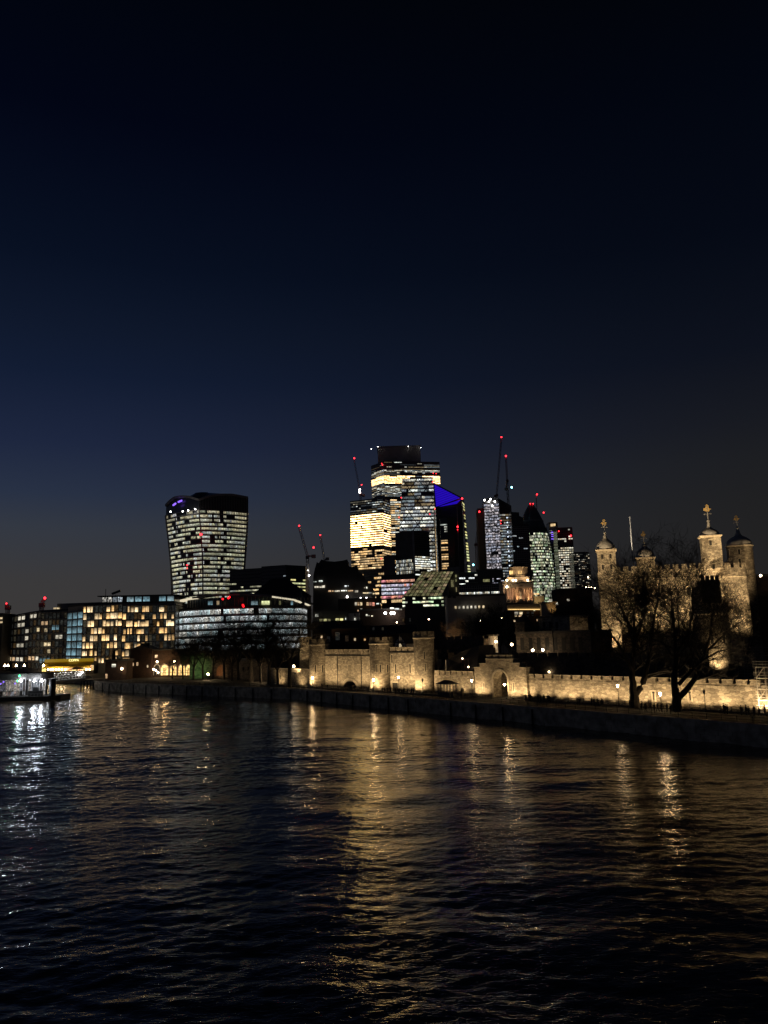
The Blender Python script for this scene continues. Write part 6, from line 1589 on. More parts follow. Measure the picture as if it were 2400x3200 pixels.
# ================================================================== THE LEFT BANK
def hotel_windows(r, S, nf, nb, pr):
    for f in range(nf):
        for b in range(nb):
            if random.random() > pr(f / nf, b / nb): continue
            w = random.choice((.4, .55, .75, .9, 1.3)); c = (b + .5 + random.uniform(-.18, .18)) / nb
            a0, a1 = max(.004, c - w / 2 / nb), min(.996, c + w / 2 / nb)
            pane(r, S, a0, a1, (f + .09) / nf, (f + random.choice((.86, .86, .7))) / nf, W['hotel'], .3)
def riverside():
    # hotel of uplit balconies
    r, face, P, z1 = block('riverside_hotel', 'riverside hotel with staggered amber uplit balcony windows, icy blue left corner', [(213, 462), (262, 442), (384, 432), (547, 440), (569, 462)], 1889, M['greyb'], 40, iref=1)
    for i, nb in ((1, 10), (2, 14), (3, 2)):
        S = face(i, 2073, 1891); nf = 8
        bands(r, S, nf, M['pale'], .09, .8, name='balcony_ledges')
        fins(r, S, nb, M['greyb'], .10, .5)
        facade(r, S, nf, nb, W['hoteld'], 1.0, (1, 1), .84, .84, .05)
        pr = (lambda f, b: .5) if i == 1 else ((lambda f, b: (.6 if b < .45 else .40)) if i == 2 else (lambda f, b: .08))
        hotel_windows(r, S, nf, nb, pr)
    S = face(0, 2073, 1912); bands(r, S, 7, M['pale'], .08, .6, name='balcony_ledges'); fins(r, S, 3, M['greyb'], .1, .4)
    facade(r, S, 7, 3, W['icy'], .9, (1, 1), .8, .8, .2)
    # set-back top storey
    a, b = atD(318, 1890, 440), atD(545, 1890, 444); zt_ = atD(430, 1862, 440).z
    mb = MB(); mb.prism([(a.x, a.y), (b.x, b.y), (b.x, b.y + 25), (a.x, a.y + 25)], z1 + .46, zt_); mb.build('top_storey', M['glass'], r)
    mb = MB(); mb.prism([(a.x - 2, a.y - 2), (b.x + 2, b.y - 2), (b.x + 2, b.y + 26), (a.x - 2, a.y + 26)], zt_ + .002, zt_ + .5); mb.build('roof', M['dark'], r)
    St = flat_S((a.x, a.y), (b.x, b.y), z1 + .6, zt_); facade(r, St, 1, 9, W['icy'], lambda f, b: .75 if b > .28 else 0, (1, 1), .8, .8); facade(r, St, 1, 14, W['cool'], lambda f, b: .7 if b < .28 else .0, (1, 1), .8, .8)
    for x, h in ((330, 40), (362, 12)): p = atD(x, 1862, 446); mb = MB(); mb.bar((p.x, p.y, zt_), (p.x, p.y, zt_ + h * .12), .25); mb.build('roof_mast', M['black'], r)
    mb = MB(); mb.bar(atD(350, 1856, 446), atD(376, 1846, 446), 1.2); mb.build('window_cleaning_arm', M['black'], r)
    # ground-floor restaurant
    cf = thing('riverside_restaurant', atD(210, 2100, 428), 'riverside restaurant with long mustard yellow awning and glowing terrace', 'restaurant'); cf.location.z = WZ
    a, b = atD(131, 2108, 432), atD(292, 2108, 432); zt_ = atD(210, 2068, 432).z
    mb = MB(); mb.box(a.x, b.x, 432, 440, WZ, zt_); mb.build('wall', M['dark'], cf)
    Sc = flat_S((a.x, 431.9), (b.x, 431.9), atD(210, 2097, 432).z, atD(210, 2080, 432).z)
    facade(cf, Sc, 1, 26, W['cafe'], .85, (1, 2), .95, .9)
    aw = plain('mustard_canvas', (.75, .5, .04), .8)
    mb = MB(); p = [atD(145, 2083, 427), atD(262, 2087, 427), atD(292, 2085, 427), atD(292, 2072, 431.5), atD(133, 2070, 431.5)]
    zf = atD(200, 2083, 427).z; zr_ = atD(200, 2070, 431).z
    mb.slab([(a.x + 3, 427, zf), (b.x, 427, zf), (b.x, 431.8, zr_), (a.x + 1, 431.8, zr_)], (0, 0, .15)); mb.build('awning', aw, cf)
    mb = MB(); mb.box(a.x + 3, b.x, 426.8, 426.95, zf - .8, zf + .1); vf = mb.build('valance', aw, cf)
    mb = MB(); mb.box(a.x + 1.5, b.x, 431.2, 431.6, zr_ + .2, zr_ + 1.9); fs = mb.build('fascia', emit('mustard_glow', (.75, .45, .02), .30, False), cf)  # the fascia's lit look is put into its emission
    tc = bpy.data.curves.new('sign_letters', 'FONT'); tc.body = 'COPPA'; tc.size = 1.75; tc.extrude = .05; tc.align_x = 'CENTER'
    tc.materials.append(emit('sign_glow', (1, .85, .3), 2.2, False))
    to = bpy.data.objects.new('sign_letters', tc); COL.objects.link(to); bpy.context.view_layer.update(); tm = bpy.data.meshes.new_from_object(to.evaluated_get(bpy.context.evaluated_depsgraph_get())); bpy.data.objects.remove(to); to = bpy.data.objects.new('sign_letters', tm); COL.objects.link(to); to.parent = cf
    sp_ = atD(230, 2077, 431); to.location = Vector((sp_.x, 431.05, zr_ + .45)) - wloc(cf); to.rotation_euler = (R(90), 0, 0)
    for i, x in enumerate((150, 158, 166, 175, 183, 193, 204, 270, 280)):
        pp = atD(x, 2092, 425); mb = MB(); mb.ball(pp, .42, 8); mb.build('terrace_lamp', M['lampw'], cf)
    # parasol on the terrace
    pa = atD(240, 2084, 424); um = thing('parasol', (pa.x, pa.y, WZ), 'wide tan parasol on the restaurant terrace', 'parasol')
    mb = MB(); zz = pa.z; mb.lathe(pa, [(4.4, zz - 1.3), (4.3, zz - 1.15), (2.2, zz - .5), (.1, zz + .3)], 8); mb.build('canopy', plain('tan_canvas', (.45, .3, .16), .8), um)
    mb = MB(); mb.lathe(pa, [(.09, WZ), (.07, zz)], 6); mb.build('pole', M['black'], um)
    # arch lamps of the flats colonnade
    for x, lab in ((15, 'outermost'), (25, 'second'), (51, 'third'), (76, 'fourth'), (136, 'last')):
        p = atD(x, 2079, 455 if x < 100 else 428)
        wl = thing('colonnade_lamp', (p.x, p.y, WZ), f'cone lamp by the restaurant, {lab} along the flats colonnade', 'lamp', 'colonnade lamps')
        mb = MB(); mb.lathe(p, [(.75, p.z - .6), (.35, p.z), (.08, p.z + .7), (.02, p.z + .75)], 8); mb.build('shade', M['lampw'], wl)
        mb = MB(); mb.lathe(p, [(.08, WZ), (.06, p.z - .5)], 6); mb.build('post', M['black'], wl)
    # flats
    r, face, P, z1 = block('riverside_flats', 'dark riverside flats with deep balconies and scattered warm windows', [(14, 560), (96, 488), (130, 470), (213, 464)], 1909, M['greyb'], 30, iref=2)
    for i, nb, pr in ((0, 7, .28), (1, 3, .25), (2, 7, .16)):
        S = face(i, 2090, 1913); bands(r, S, 8, M['greyb'], .12, 1.0, name='balconies'); fins(r, S, nb, M['greyb'], .14, .6)
        facade(r, S, 8, nb, W['hoteld'], .9, (1, 1), .7, .75, .06)
        facade(r, S, 8, nb, W['flat'], pr, (1, 2), .5, .8, .25)
    S = face(2, 2073, 1930); facade(r, S, 7, 7, W['icy'], lambda f, b: .5 if f < .12 else .04, (1, 2), .7, .85, .3)
    a, b = atD(178, 1908, 475), atD(322, 1890, 470); zt_ = atD(320, 1862, 470).z
    mb = MB(); mb.prism([(a.x, a.y), (b.x, b.y), (b.x, b.y + 20), (a.x, a.y + 20)], z1 - 2, atD(200, 1885, 472).z); mb.build('penthouse', M['greyb'], r)
    lit(r, 176, 1901, 18, 5, 474, W['flat'])
    r, face, P, z1 = block('edge_office', 'dark office cut off by the river bend with two warm strips', [(-80, 520), (8, 515)], 1921, M['dark'], 25)
    for y in (1932, 1944): lit(r, 2, y, 10, 6, 514.4, W['flat'])
    # curved office
    r, face, P, z1 = block('curved_office', 'broad curved office with a thin sweeping roof blade and cool white floors', [(549, 462), (572, 444), (640, 431), (750, 426), (850, 431), (945, 446), (958, 468)], 1895, M['glass'], 35, iref=3)
    for i, nb in ((0, 3), (1, 9), (2, 13), (3, 12), (4, 12), (5, 2)):
        A, B = P[i], P[i + 1]; S = flat_S(A, B, z1 - 24, z1 - .6)
        bands(r, S, 6, M['pale'], .20, .5); fins(r, S, nb * 2, M['fin'], .1, .3)
        facade(r, S, 6, nb, W['cool2'], .96, (1, 2), .66, .95)
    zr_ = atD(750, 1858, 426).z
    inn = [(p[0] * .985, p[1] + 4) for p in P[1:6]]
    for i in range(4):
        S = flat_S(inn[i], inn[i + 1], z1 + .5, zr_ - 1.0); mb = MB(); strip(mb, S, 0, 1, 0, 1, .05); mb.build('top_glazing', M['glassb'], r); fins(r, S, 8, M['fin'], .08, .3)
    for x, w, m_ in ((657, 14, 'icy'), (681, 8, 'olive'), (795, 20, 'icy'), (830, 25, 'yellow'), (875, 6, 'olive'), (912, 6, 'icy')): lit(r, x, 1884, w, 13, 428.5, W[m_])
    bl = [(atD(x, 1870, D).x, atD(x, 1870, D).y) for x, D in ((548, 462), (600, 440), (660, 429), (750, 423), (850, 428), (920, 440), (963, 458))]
    mb = MB(); bk_ = [(p[0] * .97, p[1] + 16) for p in bl]
    zs = [atD(548, 1879, 462).z, atD(600, 1868, 440).z, atD(660, 1860, 429).z, atD(750, 1857, 423).z, atD(850, 1864, 428).z, atD(920, 1874, 440).z, atD(963, 1889, 458).z]
    for i in range(6):
        mb.mesh8([(bl[i][0], bl[i][1], zs[i] - .5), (bl[i + 1][0], bl[i + 1][1], zs[i + 1] - .5), (bk_[i + 1][0], bk_[i + 1][1], zs[i + 1] + .5), (bk_[i][0], bk_[i][1], zs[i] + .5),
                  (bl[i][0], bl[i][1], zs[i] + .4), (bl[i + 1][0], bl[i + 1][1], zs[i + 1] + .4), (bk_[i + 1][0], bk_[i + 1][1], zs[i + 1] + 1.4), (bk_[i][0], bk_[i][1], zs[i] + 1.4)])
    rb_ = mb.build('roof_blade', M['greyb'], r)
    so = emit('soffit_glow', (1, .88, .62), .75, False)  # emissive strips stand in for uplight on the blade's underside
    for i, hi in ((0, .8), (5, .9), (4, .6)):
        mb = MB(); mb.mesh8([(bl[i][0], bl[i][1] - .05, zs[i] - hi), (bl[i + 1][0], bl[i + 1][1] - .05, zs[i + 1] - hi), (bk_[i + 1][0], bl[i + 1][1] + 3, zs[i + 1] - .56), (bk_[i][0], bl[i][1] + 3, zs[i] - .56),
                             (bl[i][0], bl[i][1] - .06, zs[i] + .3), (bl[i + 1][0], bl[i + 1][1] - .06, zs[i + 1] + .3), (bk_[i + 1][0], bl[i + 1][1] + 3, zs[i + 1] - .52), (bk_[i][0], bl[i][1] + 3, zs[i] - .52)]); mb.build('soffit_glow_strip', so, rb_)
    for x, y in ((696, 1872), (714, 1869), (717, 1866), (759, 1891), (761, 1895)): beacon(r, x, y, 421, .6, 'redsm', 'red_roof_light')
riverside()

# brick vaults with glowing pointed arches
bv_ = thing('brick_vaults', atD(500, 2117, 366), 'dark brick riverside vaults with glowing orange pointed arches', 'building'); bv_.location.z = WZ
D = 366
a, b, c_ = atD(405, 2112, D), atD(474, 2112, D), atD(592, 2112, D + 2)
ztl = atD(440, 2030, D).z; ztw = atD(530, 2032, D).z
mb = MB(); mb.box(a.x, b.x, D, D + 12, WZ, ztl); mb.build('house_wall', M['brickd'], bv_)
mb = MB(); mb.slab([(a.x - .5, D - .5, ztl + .01), (b.x + .5, D - .5, ztl + .01), ((a.x + b.x) / 2, D - .5, ztl + 2.2)], (0, 13, 0)); mb.build('house_roof', M['slate'], bv_)
mb = MB(); mb.box(b.x + .02, c_.x, D + 1, D + 12, WZ, ztw); mb.build('vault_wall', M['brickd'], bv_)
mb = MB(); mb.box(b.x, c_.x + .4, D + .7, D + 12.5, ztw + .002, ztw + .5); mb.build('parapet', M['dark'], bv_)
for x in (447, 461): p = atD(x, 2025, D + 4); mb = MB(); mb.box(p.x - .8, p.x + .8, D + 4, D + 5.5, p.z - 3, p.z + 2.3); mb.build('chimney', M['brickd'], bv_)
for k, (x, w) in enumerate(((490, 18), (514, 21), (541, 19), (568, 21), (588, 14))):
    p = atD(x, 2110, D + .9); zt_ = atD(x, 2078, D + .9).z; hw = w / 2 * D / F; H = zt_ - p.z; zsp_ = p.z + H * .5
    pts = [(p.x - hw, p.z), (p.x + hw, p.z)] + [(p.x + hw * math.cos(t) ** .8, zsp_ + H * .5 * math.sin(t)) for t in np.linspace(0, math.pi / 2, 6)] + [(p.x - hw * math.cos(t) ** .8, zsp_ + H * .5 * math.sin(t)) for t in np.linspace(math.pi / 2, 0, 6)[1:]]
    mb = MB(); mb.slab([(q[0], D + .93, q[1]) for q in pts], (0, .3, 0)); o = mb.build('arch_window', W['arch'] if k else M['slit'], bv_)
    mb = MB()
    for t in (-.34, 0, .34): mb.box(p.x + hw * t - .08, p.x + hw * t + .08, D + .75, D + .9, p.z, zsp_ + H * .25)
    for t in (.3, .6): mb.box(p.x - hw, p.x + hw, D + .76, D + .9, p.z + H * t * .8, p.z + H * t * .8 + .14)
    mb.build('tracery', M['black'], o)
    ro = [(p.x + (q[0] - p.x) * 1.22, p.z + (q[1] - p.z) * 1.12) for q in pts]
    mb = MB(); mb.slab([(q[0], D + .97, q[1]) for q in ro], (0, .05, 0)); mb.build('arch_surround', M['pale'], o)
for x, y, w, h in ((416, 2076, 3, 10), (429, 2075, 6, 11), (461, 2082, 4, 8), (488, 2051, 8, 9)): lit(bv_, x, y, w, h, D - .35 if x < 470 else D + .6, W['flat'])
for x, y, rr in ((491, 2068, .45), (545, 2067, .45), (480, 2092, .4), (487, 2095, .4), (494, 2102, .45)): beacon(bv_, x, y, D - 2, rr, 'lampw', 'wall_lantern')
l = bpy.data.lights.new('lamp_light', 'POINT'); l.energy = 900; l.color = (1, .6, .25); l.shadow_soft_size = .5
o = bpy.data.objects.new('lamp_light', l); COL.objects.link(o); o.parent = bv_; o.location = atD(520, 2075, D - 3.5) - wloc(bv_)
# pump-house kiosk
kk = thing('round_pump_house', atD(360, 2115, 352), 'small dark pavilion with chimney and lit fanlight beside the brick vaults', 'building'); kk.location.z = WZ
a, b = atD(328, 2110, 352), atD(396, 2110, 352); zt_ = atD(360, 2058, 352).z
mb = MB(); mb.box(a.x, b.x, 352, 360, WZ, zt_ - 1.2); mb.build('wall', M['brickd'], kk)
mb = MB(); mb.box(a.x - .4, b.x + .4, 351.6, 360.4, zt_ - 1.198, zt_ - .3); mb.build('cornice', M['dark'], kk)
p = atD(356, 2050, 356); mb = MB(); mb.lathe((p.x, 356), [(.9, zt_ - .3), (.7, zt_ + 3.2), (.9, zt_ + 3.3), (.9, zt_ + 3.8)], 10); mb.build('chimney', M['brickd'], kk)
lit(kk, 355, 2080, 12, 10, 351.5, W['white'], 'fanlight'); lit(kk, 332, 2113, 6, 14, 351.4, W['flat'], 'doorway')
beacon(kk, 381, 2090, 350, .5, 'lampw', 'wall_lantern')
# gate tower among the trees
gt = thing('wooded_gate_tower', atD(690, 2115, 345), 'green-tinted stone gate tower with wooden arched door behind the bare trees', 'castle tower'); gt.location.z = WZ
a, b = atD(592, 2112, 345), atD(742, 2112, 345); zt_ = atD(670, 2040, 345).z
mb = MB(); mb.box(a.x, b.x, 345, 356, WZ, zt_); mb.build('wall', M['stoned'], gt)
for i in range(9):
    w = (b.x - a.x) / 9; mb = MB(); mb.box(a.x + w * i + .3, a.x + w * (i + 1) - .3, 344.9, 345.7, zt_, zt_ + 1); mb.build('merlon', M['stoned'], gt)
p = atD(690, 2112, 344.8); H = 5.0; hw = 1.9
pts = [(p.x - hw, p.z), (p.x + hw, p.z), (p.x + hw, p.z + 2.6), (p.x + hw * .6, p.z + 4), (p.x, p.z + H), (p.x - hw * .6, p.z + 4), (p.x - hw, p.z + 2.6)]
mb = MB(); mb.slab([(q[0], 344.85, q[1]) for q in pts], (0, .3, 0)); mb.build('wooden_door', plain('oak', (.22, .11, .05), .7), gt)
spot(atD(610, 2112, 338), atD(615, 2085, 345), 1500, R(110), parent=gt, col=(.45, 1, .3)); spot(atD(690, 2114, 338), (p.x, 345, p.z + 2), 700, R(60), parent=gt, col=(1, .6, .3))
r, face, P, z1 = block('dim_ward_wall', 'dim stone ward buildings under the trees left of the low rubble wall', [(742, 330), (845, 312)], 2062, M['stoned'], 10, cat='castle wall')
for x, y in ((760, 2090), (776, 2088), (808, 2078)): lit(r, x, y, 5, 10, 311 if x > 800 else 318, M['slit'])
spot(atD(800, 2126, 300), atD(790, 2090, 320), 1300, R(120), parent=r, col=(1, .68, .35))

# ================================================================== PIER AND GANGWAY
def pier():
    D0 = 283
    a, b = atD(-160, 2182, D0), atD(171, 2180, D0 - 2)
    ht = 1.6
    root = thing('pontoon_pier', Vector(((a.x + b.x) / 2, D0, 0)), 'floating pier with bright saloon under a dark flat canopy and white mast lamps', 'pier')
    mb = MB(); mb.prism([(a.x, D0), (b.x - 3, D0 - 1), (b.x, D0 + 3), (b.x, D0 + 12), (a.x, D0 + 12)], -.5, ht); mb.build('pontoon', M['black'], root)
    zt_ = atD(60, 2124, D0).z
    a2, b2 = atD(-160, 2128, D0 + 3), atD(135, 2128, D0 + 3)
    mb = MB(); mb.box(a2.x, b2.x, D0 + 1, D0 + 12, zt_, zt_ + 2.0); mb.build('canopy', M['dark'], root)
    mb = MB(); mb.box(a2.x, b2.x - 1, D0 + 9, D0 + 9.3, ht, zt_); mb.build('saloon_back', M['dark'], root)
    S = flat_S((a2.x, D0 + 3.5), (b2.x + .8, D0 + 3.5), ht + .1, zt_ - .1)
    nb = 34
    for k in range(nb):
        if random.random() < .93: pane(root, S, (k + .06) / nb, (k + .94) / nb, .30, .98, W['boat'], .05)
        if random.random() < .6: pane(root, S, (k + .06) / nb, (k + .94) / nb, .03, .27, W['boat'], .05, 'lower_panel')
    mb = MB()
    for k in range(nb + 1):
        p = S(k / nb, 0); mb.bar(p + Vector((0, -.3, -.1)), S(k / nb, 1) + Vector((0, -.3, 0)), .14)
    mb.build('mullions', M['greyb'], root)
    for x in (93, 108, 122):
        p = atD(x, 2160, D0 - .2); mb = MB(); mb.box(p.x - .9, p.x + .9, D0 + .4, D0 + 1.4, ht, ht + (3.2 if x == 108 else 2.0)); mb.build('locker', M['black'], root)
    p = atD(160, 2150, D0); zt2 = atD(160, 2121, D0).z
    mb = MB(); mb.lathe((p.x, D0 + 1), [(1.15, -.5), (1.15, zt2 - .2), (.8, zt2)], 14); mb.build('mooring_pile', M['black'], root, True)
    for x, y in ((65, 2127), (108, 2127), (130, 2127)):
        p = atD(x, y, D0); mb = MB(); mb.lathe(p, [(.42, p.z - .3), (.3, p.z), (.08, p.z + .6), (.02, p.z + .65)], 8); lm = mb.build('mast_lamp', M['bl'], root)
        l = bpy.data.lights.new('lamp_light', 'POINT'); l.energy = 60; l.color = (.85, .92, 1); l.shadow_soft_size = .4
        o = bpy.data.objects.new('lamp_light', l); COL.objects.link(o); o.parent = root; o.location = Vector((p.x, p.y + 2.2, p.z - .9)) - wloc(root)
    for x, y in ((61, 2112), (56, 2128)): beacon(root, x, y, D0 - .5, .38, 'green', 'green_lamp')
    for x, y in ((47, 2136), (2, 2137), (11, 2131)): beacon(root, x, y, D0 + 2.6, .3, 'violet', 'violet_lamp')
    # railing of the pontoon
    mb = MB()
    for z in (ht + .5, ht + 1.0): mb.bar((a.x, D0 + .1, z), (b.x - 3.2, D0 - .85, z), .06)
    for k in range(30): t = k / 30; q = Vector((a.x, D0 + .1, 0)).lerp(Vector((b.x - 3.2, D0 - .85, 0)), t); mb.bar((q.x, q.y, ht), (q.x, q.y, ht + 1), .06)
    mb.build('railing', M['greyb'], root)
    # gangway
    g0, g1 = atD(110, 2122, 300), atD(266, 2108, 352)
    gw = thing('gangway', g0, 'pale covered truss gangway climbing from the floating pier to the bank', 'gangway')
    d = (g1 - g0); n = 14; side = Vector((-d.y, d.x, 0)).normalized() * 1.6
    mb = MB()
    for s in (0, 1):
        A = g0 + side * s; B = g1 + side * s
        for z in (-1.4, -.5, .4, 1.4): mb.bar(A + Vector((0, 0, z)), B + Vector((0, 0, z)), .22)
        for k in range(n + 1):
            p = A.lerp(B, k / n); mb.bar(p + Vector((0, 0, -1.4)), p + Vector((0, 0, 1.4)), .16)
            if k < n: q = A.lerp(B, (k + 1) / n); mb.bar(p + Vector((0, 0, -1.4)), q + Vector((0, 0, 1.4)), .12)
    mb.build('truss', M['white'], gw)
    mb = MB(); mb.slab([g0 + Vector((0, 0, -1.7)), g1 + Vector((0, 0, -1.7)), g1 + side + Vector((0, 0, -1.7)), g0 + side + Vector((0, 0, -1.7))], (0, 0, -1.2)); mb.build('deck', M['black'], gw)
    mb = MB(); mb.slab([g0 + Vector((0, 0, 1.6)), g1 + Vector((0, 0, 1.6)), g1 + side + Vector((0, 0, 1.6)), g0 + side + Vector((0, 0, 1.6))], (0, 0, .25)); mb.build('canopy', M['dark'], gw)
    for k in range(9):
        p = (g0 + side * .5).lerp(g1 + side * .5, (k + .5) / 9); l = bpy.data.lights.new('gangway_light', 'POINT'); l.energy = 90; l.color = (.9, .92, 1); l.shadow_soft_size = .2
        o = bpy.data.objects.new('gangway_light', l); COL.objects.link(o); o.parent = gw; o.location = p + Vector((0, 0, 1.2)) - wloc(gw)
        mb = MB(); mb.ball(p + Vector((0, 0, 1.45)), .14, 6); mb.build('strip_lamp', M['wl'], gw)
    for x, y in ((251, 2107), (257, 2101), (246, 2108)): beacon(gw, x, y, 345, .4, 'wl', 'head_lamp')
    # landing dolphin
    ld = thing('landing_stage', atD(285, 2130, 365), 'dark piled landing stage at the head of the gangway', 'pier'); ld.location.z = 0
    p, q = atD(255, 2120, 360), atD(300, 2120, 360)
    mb = MB(); mb.box(p.x, q.x, 358, 372, WZ - .6, WZ + .1); mb.build('deck', M['black'], ld)
    for x in np.linspace(p.x + .5, q.x - .5, 5): mb = MB(); mb.lathe((x, 358.4), [(.3, -1), (.3, WZ - .6)], 8); mb.build('pile', M['black'], ld)
pier()
# ================================================================== TREES
TW = [.025]
def grow(mb, tw, p, d, r, L, lev, maxlev, rnd, up=.12, spread=.7, kids=(4, 6), nmin=3):
    """one limb as a bent tapering tube with limbs of its own"""
    n = 5 if lev < 2 else (4 if lev < maxlev else 3)
    pts = [p]; rad = [r]; q = p; dd = d
    for i in range(n):
        dd = (dd + Vector((rnd.gauss(0, .17), rnd.gauss(0, .17), rnd.gauss(0, .13) + up * .35))).normalized()
        q = q + dd * (L / n); pts.append(q); rad.append(r * (1 - .72 * (i + 1) / n))
    (mb if lev < 2 else tw).tube(pts, rad, 7 if lev == 0 else (5 if lev == 1 else 3), lev < 1)
    if lev >= maxlev: return
    k = rnd.randint(*kids)
    for j in range(k):
        t = .25 + .75 * (j + rnd.random() * .8) / k; t = min(t, .98)
        i = min(int(t * n), n - 1); f = t * n - i; o = pts[i].lerp(pts[i + 1], f); rr = rad[i] + (rad[i + 1] - rad[i]) * f
        b = (pts[i + 1] - pts[i]).normalized()
        s = Vector((rnd.gauss(0, 1), rnd.gauss(0, 1), rnd.gauss(0, .7))); s = (s - b * s.dot(b)).normalized()
        nd = (b * (1 - spread * .5) + s * spread + Vector((0, 0, up))).normalized()
        grow(mb, tw, o, nd, max(TW[0], rr * rnd.uniform(.5, .7)), L * rnd.uniform(.5, .74), lev + 1, maxlev, rnd, up, spread, kids, nmin)
def tree_from(base, limbs, label, seed, maxlev=4, kids=(4, 6), name='bare_tree', group=None, bark='bark', twig='twig'):
    """limbs: list of (points, radii, side-length); the first is the trunk"""
    rnd = random.Random(seed)
    root = thing(name, base, label, 'tree', group); mb = MB(); tw = MB()
    for pts, rad, sl, n in limbs:
        pts = [Vector(p) for p in pts]
        fine = []; fr = []
        for i in range(len(pts) - 1):
            for k in range(3):
                t = k / 3; w = Vector((rnd.gauss(0, .05), rnd.gauss(0, .05), 0)) * (1 if i or k else 0)
                fine.append(pts[i].lerp(pts[i + 1], t) + w); fr.append(rad[i] + (rad[i + 1] - rad[i]) * t)
        fine.append(pts[-1]); fr.append(rad[-1])
        mb.tube(fine, fr, 9)
        L = len(fine)
        for j in range(n):
            t = .3 + .7 * (j + rnd.random()) / n; i = min(int(t * (L - 1)), L - 2)
            o = fine[i]; b = (fine[i + 1] - fine[i]).normalized()
            s = Vector((rnd.gauss(0, 1), rnd.gauss(0, .8), rnd.gauss(.1, .7))); s = (s - b * s.dot(b)).normalized()
            nd = (b * .45 + s * .8 + Vector((0, 0, .15))).normalized()
            grow(mb, tw, o, nd, max(.03, fr[i] * .5), sl * rnd.uniform(.7, 1.2), 1, maxlev, rnd, .12, .75, kids)
    mb.build('trunk', M[bark], root); tw.build('crown', M[twig], root, kind='stuff')
    return root
def gp(x, y): return onz(x, y, WZ)
def at(b, x, y, dy=0.0): return atD(x, y, b.y + dy)
# two great plane trees on the wharf
b = gp(1982, 2212); X = lambda x, y, dy=0: at(b, x, y, dy)
tree_from(b, [([b, X(1983, 2185), X(1982, 2160)], [1.22, 0.99, 0.86], 3.5, 0),
              ([X(1980, 2168), X(1975, 2120, .3), X(1976, 2060, .5), X(1985, 1990, 1), X(1980, 1920, 1), X(1965, 1850, 1.5)], [0.86, 0.64, 0.48, 0.32, 0.20, 0.10], 8.8, 15),
              ([X(1984, 2172), X(2003, 2148, -.3), X(2018, 2110, -.5), X(2030, 2040, -.5), X(2040, 1960, 0), X(2055, 1880, .5), X(2060, 1820, .5)], [0.77, 0.64, 0.54, 0.38, 0.27, 0.20, 0.08], 8.8, 16),
              ([X(1978, 2100), X(1950, 2040, -1), X(1915, 1990, -2), X(1890, 1930, -2)], [0.32, 0.22, 0.18, 0.06], 7.1, 10),
              ([X(1984, 2010), X(2005, 1950, 2), X(2020, 1880, 3), X(2010, 1810, 3)], [0.29, 0.20, 0.16, 0.06], 7.1, 10),
              ([X(1980, 1980), X(1945, 1910, 3), X(1925, 1850, 4)], [0.27, 0.20, 0.06], 7.1, 9)],
          'great bare plane tree forking low into two stems before the keep', 11, 4, (5, 6))
b = gp(2115, 2222); Y = lambda x, y, dy=0: at(b, x, y, dy)
tree_from(b, [([b, Y(2114, 2195), Y(2115, 2165)], [1.15, 0.93, 0.80], 3.5, 0),
              ([Y(2112, 2175), Y(2107, 2120), Y(2112, 2060, .5), Y(2110, 1980, 1), Y(2100, 1900, 1), Y(2095, 1830, 1)], [0.77, 0.61, 0.42, 0.27, 0.21, 0.08], 7.7, 13),
              ([Y(2120, 2182), Y(2150, 2150, -.5), Y(2178, 2110, -.8), Y(2200, 2050, -1), Y(2218, 1990, -1), Y(2225, 1930, -1), Y(2235, 1870, -1)], [0.64, 0.54, 0.45, 0.32, 0.23, 0.18, 0.06], 7.1, 14),
              ([Y(2120, 2140), Y(2160, 2095, -1), Y(2200, 2062, -1.5), Y(2245, 2036, -2), Y(2285, 2026, -2)], [0.38, 0.29, 0.22, 0.18, 0.06], 4.7, 9),
              ([Y(2205, 2040), Y(2245, 2000, 0), Y(2290, 1960, 1), Y(2330, 1930, 1)], [0.24, 0.22, 0.14, 0.05], 5.9, 9),
              ([Y(2112, 2040), Y(2150, 1980, 2), Y(2165, 1910, 2), Y(2160, 1850, 2)], [0.32, 0.22, 0.16, 0.06], 7.1, 10)],
          'great bare plane tree with one long limb leaning right over the wall', 23, 4, (5, 6))
def bare(px, py, D, h, r, seed, label, maxlev=4, lean=0, kids=(5, 6), twig='twig', zb=WZ, group=None, bark='bark'):
    p = atD(px, py, D); p.z = zb
    rnd = random.Random(seed); s = h
    t1 = p + Vector((lean * .2 + rnd.gauss(0, .2), 0, s * .3)); limbs = [([p, t1], [r, r * .8], s * .25, 0)]
    for k in range(4):
        a = 2 * math.pi * (k + rnd.random() * .6) / 4
        e = t1 + Vector((math.cos(a) * s * .26 + lean, math.sin(a) * s * .2, s * rnd.uniform(.5, .66))); m_ = t1.lerp(e, .5) + Vector((rnd.gauss(0, .05) * s, 0, rnd.gauss(0, .03) * s))
        limbs.append(([t1, m_, e], [r * .55, r * .32, r * .08], s * .26, 7))
    return tree_from(p, limbs, label, seed, maxlev, kids, twig=twig, group=group, bark=bark)
TW[0] = .026
bare(538, 2118, 352, 9, .35, 31, 'small bare tree in front of the glowing arches', 3)
bare(604, 2118, 335, 17, .5, 32, 'bare tree at the left of the green-tinted tower', 4)
bare(635, 2118, 338, 19, .5, 33, 'bare tree in front of the green-tinted tower wall', 4)
bare(700, 2118, 332, 22, .6, 34, 'bare tree before the wooden arched door', 4)
bare(787, 2124, 306, 25, .8, 35, 'thick bare tree standing before the curved office', 4)
bare(745, 2120, 322, 23, .6, 36, 'tall bare tree between the wooden door and the thick tree', 4)
bare(842, 2130, 285, 22, .6, 37, 'bare tree beside the glowing lamp near the low rubble wall', 4)
bare(905, 2138, 262, 27, .7, 38, 'tallest bare tree overlapping the round bell tower', 4, lean=.8)
